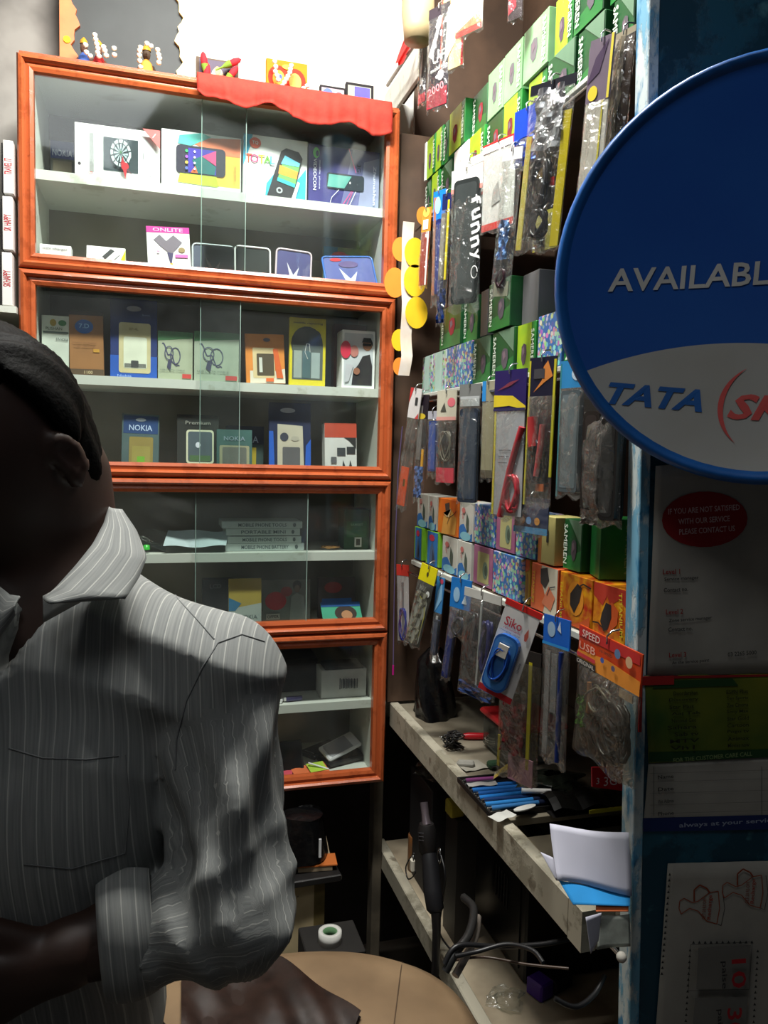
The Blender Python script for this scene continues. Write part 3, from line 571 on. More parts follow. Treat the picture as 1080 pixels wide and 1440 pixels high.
ci('toolkit_card', 'bright yellow card holding black-handled screwdriver bits', 'package', 407, 458, 444, 540, 2, (216, 200, 30), [('e', .48, .62, .44, .26, (50, 52, 50)), ('r', .08, .10, .92, .60, (84, 92, 84)), ('r', .12, .12, .34, .52, (150, 160, 150)), ('r', .60, .12, .84, .5, (150, 164, 160)), ('r', .36, .12, .58, .52, (70, 96, 96)), ('e', .3, .74, .18, .09, (60, 60, 58)), ('e', .68, .74, .18, .09, (60, 60, 58)), ('l', [(.5, .4), (.42, .5), (.46, .62), (.54, .62), (.56, .5)], .001, (200, 200, 190)), ('t', 'mobile repairing', .5, .92, .035, (60, 60, 20), 0, .8)], d=.012)
sp = [('rr', .06, .05, .94, .95, (196, 200, 204), .003), ('p', [(.30, .06), (.34, .3), (.5, .42), (.62, .56), (.84, .60), (.92, .4), (.92, .06)], (38, 34, 38)), ('e', .76, .76, .15, .10, (150, 104, 78)), ('p', [(.58, .78), (.64, .88), (.86, .88), (.92, .8), (.92, .74), (.86, .80), (.6, .80)], (26, 24, 26)), ('r', .62, .74, .88, .785, (20, 20, 22)), ('e', .36, .64, .13, .10, (186, 120, 110)), ('e', .1, .66, .16, .15, (206, 40, 70)), ('e', .44, .30, .1, .06, (150, 100, 76)), ('p', [(.08, .1), (.2, .12), (.34, .4), (.1, .42)], (190, 190, 196))]
ci('phone_box', 'white phone box with a picture of a man in dark glasses and black jacket', 'box', 481, 529, 462, 544, 2, WH, sp, d=.05)
ci('carton', 'maroon carton leaning behind the box with the man in dark glasses', 'box', 470, 520, 446, 540, 2, (96, 44, 44), [('r', .1, .1, .9, .9, (120, 60, 56))], Y=1.73, d=.03)
# tier 3 ------------------------------------------------------------
nk = lambda: [('r', .04, .66, .96, .97, (24, 60, 110)), ('t', 'NOKIA', .5, .76, .10, (180, 200, 230), 0, .62), ('e', .5, .90, .14, .03, (150, 160, 170)), ('rr', .2, .04, .84, .60, (140, 124, 60), .003), ('r', .28, .06, .76, .44, (150, 140, 66))]
ci('battery_pack', 'blue headed blister pack lettered NOKIA with a green and tan battery', 'package', 170, 223, 569, 650, 3, (70, 92, 92), nk()+[('r', .42, .08, .62, .26, (110, 170, 40))], d=.01, lean=8, roll=1)
ci('battery_pack', 'black blister pack with a large silver phone battery window', 'package', 249, 308, 568, 650, 3, (40, 42, 38), [('rr', .22, .16, .88, .74, (220, 220, 190), .006), ('rr', .26, .19, .84, .71, (84, 96, 104), .005), ('e', .5, .48, .06, .05, (220, 225, 235)), ('r', .3, .2, .8, .3, (80, 110, 70)), ('t', 'Premium', .5, .86, .06, (150, 150, 140), 0, .6), ('r', .45, .02, .7, .12, (190, 196, 150))], d=.01, lean=5)
ci('battery_pack', 'dark pack lettered NOKIA standing behind the glass overlap on the lower second tier', 'package', 318, 371, 573, 640, 3, (50, 70, 66), [('r', 0, .62, 1, 1, (22, 34, 60)), ('t', 'NOKIA', .5, .72, .14, (170, 185, 205), 0, .72), ('r', .45, 0, .8, .55, (170, 150, 40))], Y=1.70, d=.01)
ci('battery_pack', 'small teal pack lettered NOKIA with a grey battery, in front of the dark pack', 'package', 305, 355, 594, 656, 3, (60, 96, 92), [('rr', .08, .04, .92, .64, (150, 150, 120), .003), ('rr', .16, .12, .84, .60, (100, 104, 96), .003), ('t', 'NOKIA', .5, .80, .10, (130, 150, 160), 0, .6)], Y=1.64, d=.008, lean=6)
ci('battery_pack', 'tall blue and black blister pack with a grey battery, lower second tier', 'package', 379, 438, 556, 657, 3, (16, 30, 66), [('p', [(0, 0), (.14, 0), (.10, .6), (.0, .6)], (30, 90, 190)), ('p', [(.86, 0), (1, 0), (1, .5), (.88, .4)], (30, 90, 190)), ('p', [(.2, .02), (.84, .02), (.80, .68), (.2, .70)], (186, 180, 160)), ('rr', .32, .05, .74, .38, (90, 90, 92), .003), ('e', .36, .52, .10, .06, (54, 58, 72)), ('e', .62, .50, .10, .035, (170, 166, 150)), ('e', .44, .89, .18, .035, (160, 166, 176))], d=.012, lean=5)
ci('charger_box', 'white and black adapter box with a red flap, right end of the lower second tier', 'box', 458, 503, 586, 658, 3, (206, 208, 204), [('r', 0, .72, 1, 1, (186, 70, 44)), ('p', [(.98, .72), (.98, .5), (.75, .66), (.6, .72)], (40, 40, 40)), ('r', .38, .36, .64, .52, (56, 60, 64)), ('r', .68, .4, .95, .54, (40, 42, 44)), ('p', [(.52, .04), (.56, .28), (.70, .04)], (44, 44, 46)), ('p', [(.72, .04), (.78, .28), (.9, .04)], (44, 44, 46)), ('rr', .18, .22, .36, .34, (90, 92, 94), .002), ('t', 'sale', .3, .08, .06, (200, 60, 50))], d=.03, lean=4, roll=-1)
def small(name, label, cat, px, py, Y, z, fn, rot=(0, 0, 0), group=None):
    p = at(px, py, 1, Y); o = fn(MB()).build(name, None, (p.x, Y, z), rot); tag(o, label, cat, group); return o
small('lipstick_case', 'pink plastic tube lying on the lower second tier beside the man', 'tube', 152, 643, 1.65, 1.2385, lambda b: b.tube([(-.02, 0, 0), (.018, 0, 0)], .0075, C_((190, 50, 110), .3), 10).tube([(-.024, 0, 0), (-.02, 0, 0)], .006, C_((140, 30, 80), .3), 10))
small('marker_pen', 'white marker pen with a yellow band lying on the lower second tier', 'pen', 180, 645, 1.645, 1.237, lambda b: b.tube([(-.014, 0, 0), (.02, .002, 0)], .006, C_((214, 216, 214), .3), 8).tube([(.02, .002, 0), (.028, .003, 0)], .0035, C_((220, 200, 90), .3), 8))
small('glue_tube', 'small blue and white tube lying next to the marker pen', 'tube', 215, 648, 1.638, 1.235, lambda b: b.tube([(-.01, 0, 0), (.012, .002, 0)], [.002, .0045], C_((40, 150, 190), .3), 8).tube([(-.018, 0, 0), (-.01, 0, 0)], .002, C_(WH, .3), 6))
small('charging_cable', 'thin black cable looped on the lower second tier', 'cable', 235, 645, 1.67, 1.233, lambda b: b.tube([(.03*math.cos(t*.6)+t*.001, .01*math.sin(t*.9), .003+.002*math.sin(t)) for t in range(16)], .0016, DARK, 5))
small('memory_card', 'small cream card lying in front of the black blister pack', 'card', 250, 652, 1.632, 1.2305, lambda b: b.box(-.012, .012, 0, .014, 0, .0015, C_((196, 190, 150))).box(-.02, -.008, -.004, .006, 0, .001, C_((210, 206, 190))))
# tier 4 ------------------------------------------------------------
for i, (x0, x1, pt, pb, t) in enumerate(((317, 428, 756, 768, 'lowest'), (320, 424, 744, 756, 'second from the bottom'), (318, 422, 733, 744, 'second from the top'), (312, 425, 722, 733, 'topmost'))):
    z = 1.0676+[0, .0165, .0330, .0480][i]; a = at(x0, 745, 1, 1.66).x; b = at(x1, 745, 1, 1.66).x; hh = .0145 if i else .016
    o = box_thing('manual_box', b-a, hh, .09, C_((196, 204, 200)), [('t', ['MOBILE PHONE BATTERY', 'MOBILE PHONE TOOLS', 'PORTABLE MINI', 'MOBILE PHONE TOOLS'][i], .5, .5, .5, (90, 100, 104), 0, .6), ('e', .9, .5, .02, .3, (90, 100, 100))], ((a+b)/2, 1.66, z))
    tag(o, 'flat white box, '+t+' of the stack on the third tier', 'box', 'stack of flat white boxes')
def leaf(b):
    b.grid(lambda u, v: ((u-.5)*.125+.012*v, v*.046-.02, .006+.010*u*u*(1-.4*v)+.003*math.sin(u*9+v*4)), 10, 6, C_((176, 192, 194))); return b
small('paper_sheet', 'curled pale blue paper sheet beside the white box stack', 'paper', 272, 765, 1.655, 1.088, leaf, (R(42), R(4), R(6)))
small('document_bag', 'crumpled clear bag with papers, on the third tier behind the man', 'bag', 215, 755, 1.68, 1.069, lambda b: b.grid(lambda u, v: ((u-.5)*.14, v*.07-.03, .012+.03*math.sin(PI*u)*(.5+.5*math.sin(v*5+u*7))), 14, 8, PLASTIC).grid(lambda u, v: ((u-.5)*.10, v*.06-.02, .004+.01*math.sin(u*5)), 8, 4, C_((150, 156, 152))))
small('bottle_top', 'tiny bright green bottle top among the papers on the third tier', 'cap', 206, 752, 1.645, 1.075, lambda b: b.lathe([(.0001, .01), (.006, .009), (.007, 0)], C_((60, 190, 60), .3), 10))
ci('charger_box', 'dark green charger box alone at the right of the third tier', 'box', 484, 523, 712, 768, 4, (24, 66, 34), [('r', .1, .30, .9, .70, (30, 90, 42)), ('t', 'SAMSET', .5, .62, .06, (130, 170, 130), 0, .5), ('r', .42, .06, .7, .3, (190, 190, 180)), ('r', .48, .1, .64, .26, (50, 50, 46))], Y=1.67, d=.06)
small('rubber_band_heap', 'small heap of tan rubber bands on the third tier', 'rubber bands', 464, 772, 1.67, 1.068, lambda b: b.tube([(.018*math.cos(t*.8)*(1+.2*math.sin(t*2.3)), .014*math.sin(t*.8), .003+.004*abs(math.sin(t*1.7))) for t in range(60)], .0012, C_((150, 110, 60)), 5))
# tier 5 ------------------------------------------------------------
ci('carton', 'dark carton behind the yellow leaflet, lower third tier', 'box', 285, 330, 806, 866, 5, (44, 44, 50), [('t', 'LCD', .4, .85, .1, (110, 110, 120))], Y=1.72, d=.03)
ci('leaflet_pack', 'mustard yellow and cream leaflet pack with a blue corner', 'package', 322, 368, 800, 868, 5, (176, 150, 60), [('p', [(0, 0), (1, 0), (1, .5), (.3, .42), (0, .5)], (170, 176, 170)), ('p', [(0, .35), (.0, .62), (.38, .5), (.2, .35)], (40, 110, 150)), ('t', 'NOKIA', .6, .22, .08, (110, 120, 120), 0, .55), ('r', 0, 0, 1, .03, (150, 130, 40))], d=.01, lean=4)
ci('sim_card_poster', 'small poster with a red balloon shape and a person in grey', 'poster', 369, 437, 812, 870, 5, (112, 112, 106), [('e', .28, .5, .22, .22, (180, 30, 40)), ('e', .5, .72, .12, .12, (150, 50, 50)), ('e', .72, .86, .09, .12, (40, 34, 34)), ('e', .72, .78, .06, .09, (120, 96, 84)), ('p', [(.56, .0), (.6, .6), (.72, .68), (.86, .6), (.92, 0)], (140, 140, 136)), ('r', .08, .06, .36, .2, (170, 160, 150)), ('t', 'OFFER', .22, .13, .07, (60, 50, 50))], Y=1.70, d=.003, lean=6)
ci('keyboard_strip', 'thin black plastic strip lying in front of the red balloon poster', 'strip', 362, 440, 866, 872, 5, (30, 32, 30), [], Y=1.64, d=.02)
ci('photo_card', 'teal photo card with a dark portrait, leaning back on the lower third tier', 'card', 456, 512, 846, 872, 5, (60, 150, 120), [('e', .6, .5, .28, .34, (50, 36, 30)), ('e', .62, .42, .14, .2, (170, 120, 84)), ('r', 0, .8, 1, 1, (30, 90, 160))], Y=1.64, d=.003, lean=48)
ci('magazine_pack', 'blue and red printed pack behind the teal photo card', 'package', 448, 500, 810, 866, 5, (70, 60, 60), [('r', .1, .15, .9, .48, (26, 88, 160)), ('e', .4, .75, .24, .14, (150, 50, 50)), ('r', .1, 0, .9, .12, (90, 90, 90))], Y=1.72, d=.01, lean=5)
# tier 6 / 7 --------------------------------------------------------
ci('charger_carton', 'open white carton with a printed barcode and dark lining, fourth tier', 'box', 452, 515, 944, 983, 6, (200, 200, 196), [('r', .4+.0, .30, .42, .70, INK)]+[('r', .44+.03*i, .32+.01*(i % 3), .455+.03*i+.008*(i % 2), .66+.02*(i % 2), (60, 60, 70)) for i in range(12)], d=.06)
b_ = at(484, 940, 1, 1.66); o = MB().box(-.043, .043, .002, .06, 0, .012, DARK).build('display_tray', None, (b_.x, 1.655, .7905+.006)); tag(o, 'black plastic tray lying on the open white barcode carton', 'tray')
ci('equipment_case', 'black equipment case on the fourth tier beside the barcode carton', 'case', 350, 446, 938, 984, 6, (14, 14, 15), [('r', .05, .08, .95, .9, (18, 18, 19))], Y=1.72, d=.08)
small('marker_pen', 'stubby violet and white pen on the fourth tier shelf', 'pen', 412, 975, 1.65, .7445, lambda b: b.tube([(-.015, 0, 0), (.02, .004, 0)], .0055, C_((70, 64, 110), .3), 8).tube([(-.02, 0, 0), (-.015, 0, 0)], .0045, C_(WH, .3), 8))
small('glue_stick', 'short white glue stick beside the violet pen', 'stick', 396, 974, 1.65, .743, lambda b: b.tube([(-.004, -.01, 0), (.004, .01, 0)], .004, C_(WH, .3), 8))
def phone(b, w=.05, l=.10, t=.012, body=(26, 26, 28), scr=(8, 8, 10)):
    b.box(-w/2, w/2, -l/2, l/2, 0, t, C_(body, .25), .003); b.box(-w*.4, w*.4, -l*.4, l*.25, t, t+.0008, C_(scr, .08)); b.box(-w*.3, w*.3, -l*.42, -l*.41, t, t+.001, C_((120, 120, 120), .3)); return b
small('mobile_phone', 'small black handset on the bottom shelf, nearest the man', 'phone', 408, 1077, 1.68, .602, lambda b: phone(b, .052, .07, .014), (R(62), 0, R(4)))
small('mobile_phone', 'silver and white handset leaning on top of the phone pile', 'phone', 478, 1058, 1.70, .606, lambda b: phone(b, .046, .092, .010, (210, 210, 212), (150, 150, 155)), (R(14), R(24), R(-62)))
small('mobile_phone', 'black handset lying under the silver one on the bottom shelf', 'phone', 482, 1078, 1.70, .5775, lambda b: phone(b, .055, .11), (0, 0, R(-70)))
small('mobile_phone', 'black handset lying flat behind the phone pile', 'phone', 452, 1065, 1.76, .5765, lambda b: phone(b, .05, .10), (0, 0, R(-55)))
small('sim_brochure', 'orange and lime folded brochure on the bottom shelf', 'brochure', 436, 1081, 1.65, .5765, lambda b: b.grid(lambda u, v: ((u-.5)*.08, (v-.5)*.04, .002+.008*v+.002*math.sin(u*9)), 8, 3, C_((220, 110, 60))).grid(lambda u, v: ((u-.1)*.04, (v-.5)*.03, .006+.008*v), 4, 2, C_((170, 200, 60))), (0, 0, R(12)))
small('sim_brochure', 'pink folded brochure under the small black handset', 'brochure', 395, 1080, 1.64, .5765, lambda b: b.grid(lambda u, v: ((u-.5)*.05, (v-.5)*.03, .002+.006*v), 5, 3, C_((206, 70, 90))), (0, 0, R(-8)))
small('touch_stylus', 'white stylus lying against the phone pile', 'pen', 446, 1072, 1.655, .582, lambda b: b.tube([(-.02, .0, .014), (.024, -.01, 0)], .0022, C_(WH, .3), 6))

# ================================================================== ON TOP OF THE CABINET
TZ = 1.993
def ontop(name, label, cat, x0, x1, pt, Y, m, spec, d=.012, lean=5, zb=TZ):
    a = at(x0, 100, 1, Y).x; b = at(x1, 100, 1, Y).x; z1 = at((x0+x1)/2, pt, 1, Y).z; h = (z1-zb)/math.cos(R(lean))
    o = box_thing(name, b-a, h, d, C_(m), spec, ((a+b)/2, Y, zb+d*math.sin(R(lean))+.0004), (R(-lean), 0, 0)); tag(o, label, cat); return o
# shrine: mirror with a scalloped orange and cream border
sh = empty('shrine_mirror', (0, 1.775, TZ)); xa = at(84, 50, 1, 1.775).x; xb = at(272, 50, 1, 1.775).x
sh.location.x = (xa+xb)/2; sw = xb-xa; tag(sh, 'tall dark mirror with a scalloped orange and cream border on the cabinet top', 'mirror')
MB().box(-sw/2+.01, sw/2-.01, .004, .012, 0, .42, mat((56, 60, 60), .6, var=.1, name='mirror_glass')).build('mirror_glass', sh)
bo = MB(); ORG = mat((226, 130, 70), .5, var=.15, c2=(214, 110, 56), name='orange_lacquer'); CRM = mat((246, 224, 150), .5, var=.1, name='cream_lacquer')
for sx, m in ((-1, ORG), (1, CRM)):
    n = 42; inner = [(sx*(sw/2-.030+.006*math.sin(i*.75)+(.004*math.sin(i*2.1))), .42*i/n) for i in range(n+1)]; outx = sx*sw/2
    for i in range(n):
        q = [(outx, inner[i][1]), (inner[i][0], inner[i][1]), (inner[i+1][0], inner[i+1][1]), (outx, inner[i+1][1])]; bo.prism(q, -.004, .004, m)
bo.box(-sw/2+.02, sw/2-.02, -.004, .004, 0, .018, CRM).build('scalloped_border', sh)
MB().prism(ell(-sw/2+.014, .108, .007, .007, 12), -.006, -.004, C_((240, 200, 40))).build('painted_flower', sh)
def garland(x0, x1, pts, Y, label):
    P = [at(a, b, 1, Y) for a, b in pts]; c = P[0].copy(); m = MB(); rn = random.Random(len(pts)*7)
    for a, b in zip(P[:-1], P[1:]):
        L = (b-a).length; k = max(1, int(L/.0075))
        for i in range(k):
            q = a.lerp(b, i/k)-c; m.ball((q.x+rn.uniform(-.001, .001), q.y+rn.uniform(-.002, .002), q.z+rn.uniform(-.001, .001)), .0058, .0055, .0050, mat((240, 236, 216), .6, var=.08, name='jasmine'), 6)
    o = m.build('flower_garland', None, c); tag(o, label, 'garland'); return stuff(o) and o
def idol(px, ptop, pbot, Y, cloth, skin, label, w=.032):
    a = at(px, pbot, 1, Y); z1 = at(px, ptop, 1, Y).z; h = z1-TZ; o = empty('shrine_figurine', (a.x, Y, TZ)); tag(o, label, 'figurine')
    MB().lathe([(w*.62, 0), (w*.66, h*.10), (w*.5, h*.2), (w*.55, h*.32), (w*.40, h*.48), (w*.30, h*.62), (w*.12, h*.70)], C_(cloth), 14).build('draped_body', o)
    MB().ball((0, 0, h*.80), w*.22, w*.22, h*.13, C_(skin), 12).ball((0, -w*.2, h*.79), w*.04, w*.05, h*.03, C_(skin), 6).build('head', o)
    MB().lathe([(w*.24, h*.86), (w*.22, h*.92), (w*.10, h*.97), (.0001, h)], C_((206, 150, 50), .3), 12).build('crown', o)
    for s in (-1, 1): MB().tube([(s*w*.34, 0, h*.58), (s*w*.5, -w*.2, h*.42), (s*w*.25, -w*.42, h*.40)], [w*.09, w*.08, w*.06], C_(skin), 6).build('arm', o)
    return o
idol(118, 52, 80, 1.735, (60, 90, 160), (96, 66, 50), 'small dark figurine in blue and red at the left of the shrine mirror')
idol(139, 56, 86, 1.725, (190, 40, 44), (110, 74, 54), 'small figurine in red between white garlands')
idol(206, 62, 96, 1.725, (226, 160, 60), (74, 58, 44), 'small dark figurine in yellow at the right of the shrine mirror', .036)
garland(0, 0, [(121, 64), (122, 74), (127, 79), (134, 82)], 1.705, 'short curl of white flowers at the left of the shrine')
garland(0, 0, [(134, 50), (136, 62), (138, 74), (139, 86)], 1.700, 'upright string of white flowers before the red figurine')
garland(0, 0, [(146, 66), (149, 78), (152, 86)], 1.700, 'bent string of white flowers right of the red figurine')
garland(0, 0, [(161, 68), (161, 78), (160, 88)], 1.700, 'short upright string of white flowers in the middle of the shrine')
garland(0, 0, [(197, 94), (196, 78), (198, 66), (206, 61), (213, 66), (222, 70), (224, 82), (222, 94)], 1.695, 'looped white flower garland over the dark yellow-clad figurine')
def cloth_heap(px0, px1, Y, m, h, name, label):
    a = at(px0, 95, 1, Y).x; b = at(px1, 95, 1, Y).x
    o = MB().grid(lambda u, v: ((u-.5)*(b-a), (v-.5)*.03, h*math.sin(PI*v)*math.sin(PI*u)**.5*(.7+.3*math.sin(u*14))), 16, 6, m).build(name, None, ((a+b)/2, Y, TZ+.001)); return tag(o, label, 'cloth')
cloth_heap(165, 196, 1.72, mat((232, 160, 50), .8, name='marigold_cloth'), .035, 'marigold_cloth', 'folded marigold yellow cloth in front of the shrine mirror')
cloth_heap(226, 250, 1.72, mat((206, 40, 36), .8, name='red_cloth'), .030, 'shrine_cloth', 'small red and yellow cloth at the right foot of the shrine mirror')
idolpic = [('r', .07, .06, .93, .96, (92, 84, 100)), ('e', .5, .5, .16, .30, (232, 214, 180)), ('e', .5, .72, .08, .1, (214, 180, 120)), ('e', .5, .2, .34, .16, (220, 206, 210)), ('e', .28, .42, .1, .12, (190, 150, 150)), ('e', .72, .42, .1, .12, (196, 190, 180))]
ontop('framed_picture', 'small grey devotional picture decked with red rosebuds', 'picture', 276, 336, 82, 1.70, (96, 80, 66), idolpic)
for i, (x, y, dx, a) in enumerate(((287, 86, 0, 8), (291, 101, 0, -4), (328, 88, 1, -60), (327, 103, 1, -35))):
    p = at(x, y, 1, 1.688); w = ['leftmost of four, at the top corner', 'second from the left', 'upper one on the right', 'lower one on the right'][i]
    o = MB().lathe([(.0001, .019), (.0045, .014), (.0072, .004), (.0066, -.007), (.003, -.014)], C_((196, 34, 44)), 10).lathe([(.0082, -.007), (.006, -.016), (.002, -.026), (.0015, -.040)], C_((120, 160, 50)), 8).build('rosebud', None, p, (0, R(-a), 0)); tag(o, 'red rosebud on the grey devotional picture, '+w, 'flower', 'rosebuds on the picture')
deity = [('r', 0, 0, 1, .30, (180, 18, 10)), ('e', .30, .62, .26, .26, (190, 40, 16)), ('e', .70, .60, .26, .26, (190, 40, 16)), ('e', .30, .60, .15, .18, (236, 160, 60)), ('e', .70, .58, .15, .18, (236, 166, 80)), ('e', .34, .64, .04, .05, (70, 90, 190)), ('e', .66, .40, .05, .05, (60, 110, 190)), ('e', .5, .86, .12, .05, (250, 220, 70)), ('e', .5, .30, .18, .12, (236, 150, 50))]
ontop('deity_picture', 'small yellow and red devotional picture with a white garland', 'picture', 375, 433, 84, 1.69, (190, 120, 0), deity)
garland(0, 0, [(387, 86), (388, 100), (391, 112), (397, 121), (403, 112), (409, 98), (411, 86)], 1.674, 'white flower garland hung over the yellow devotional picture')
garland(0, 0, [(421, 130), (427, 125), (432, 121), (434, 128)], 1.674, 'small curl of white flowers at the foot of the yellow picture')
for nm, x0, x1, pt, lb, sp in (('framed_photo', 451, 487, 121, 'black framed small photo with a rosy arch, leftmost of the pair', [('r', .06, .1, .94, .92, (170, 150, 160)), ('e', .75, .4, .3, .42, (170, 70, 70)), ('e', .75, .3, .16, .3, (236, 226, 226)), ('e', .3, .7, .2, .2, (90, 110, 190))]),
                               ('framed_photo', 488, 527, 117, 'black framed small photo with violet flowers, rightmost of the pair', [('r', .06, .1, .90, .92, (150, 156, 140)), ('r', .3, .5, .86, .9, (90, 84, 160)), ('e', .55, .3, .2, .12, (150, 190, 90)), ('e', .2, .5, .08, .12, (240, 200, 90))])):
    ontop(nm, lb, 'picture', x0, x1, pt, 1.69, (24, 20, 24), sp, lean=4)
# red cloth over the front edge
def clothfn(u, v):
    px = 277+u*274; Lb = np.interp(u, [0, .03, .25, .36, .5, .68, .78, .9, 1], [.034, .046, .050, .040, .057, .066, .055, .068, .063])
    x = at(px, 140, 1, CY-.01).x; fold = .0025*math.sin(u*31)+.002*math.sin(u*67+1)+.004*math.exp(-((u-.38)/.03)**2)
    if v < .25: t = v/.25; return (x, CY+.065-t*.073+0, TZ+.0028+.0012*math.sin(u*22))
    t = (v-.25)/.75
    return (x+.003*t*math.sin(u*9), CY-.0085-.004*math.sin(PI*min(1, t*1.2))-abs(fold)*t*1.6-.002, TZ+.002-t*Lb+.004*t*math.sin(u*19))
rc = MB().grid(clothfn, 90, 16, mat((184, 48, 32), .85, var=.12, scale=60, bump=.25, name='red_cotton')).build('red_cloth')
tag(rc, 'long red cotton cloth draped over the front top edge of the cabinet', 'cloth'); s_ = rc.modifiers.new('t', 'SOLIDIFY'); s_.thickness = .0012; s_.offset = -1
# white card boxes stacked behind the left edge of the cabinet
for i, (y0, y1) in enumerate(((195, 273), (274, 352), (353, 430))):
    a = at(7, y0, 1, 1.59); b = at(19, y1, 1, 1.59); h = a.z-b.z; x = (a.x+b.x)/2
    o = MB().box(-.0085, .0085, 0, .10, 0, h-.002, C_((224, 222, 218)), .001).box(-.0115, -.0086, .003, .10, .002, h-.006, C_((40, 38, 40)), .001).build('slim_phone_box', None, (x-.002-(.001*i), 1.59, b.z))
    decals([('t', ['TRAVEL IT', 'SK HAPPY', 'SKHAPPY'][i], .5, .5, .13, (190, 50, 60), 90, .3)], .017, h, 0, o); tag(o, 'slim white box stood on end left of the cabinet, '+['topmost', 'middle', 'lowest'][i]+' of the column', 'box', 'slim white boxes beside the cabinet')
w_ = at(13, 430, 1, 1.59); o = MB().box(-.05, .012, -.002, .254, -.012, 0, SHELFW).box(-.05, -.035, 0, .2539, -.10, -.012, SHELFW).build('wall_bracket_shelf', None, (w_.x, 1.59, w_.z-.0005)); tag(o, 'narrow white bracket shelf under the slim white boxes', 'shelf')
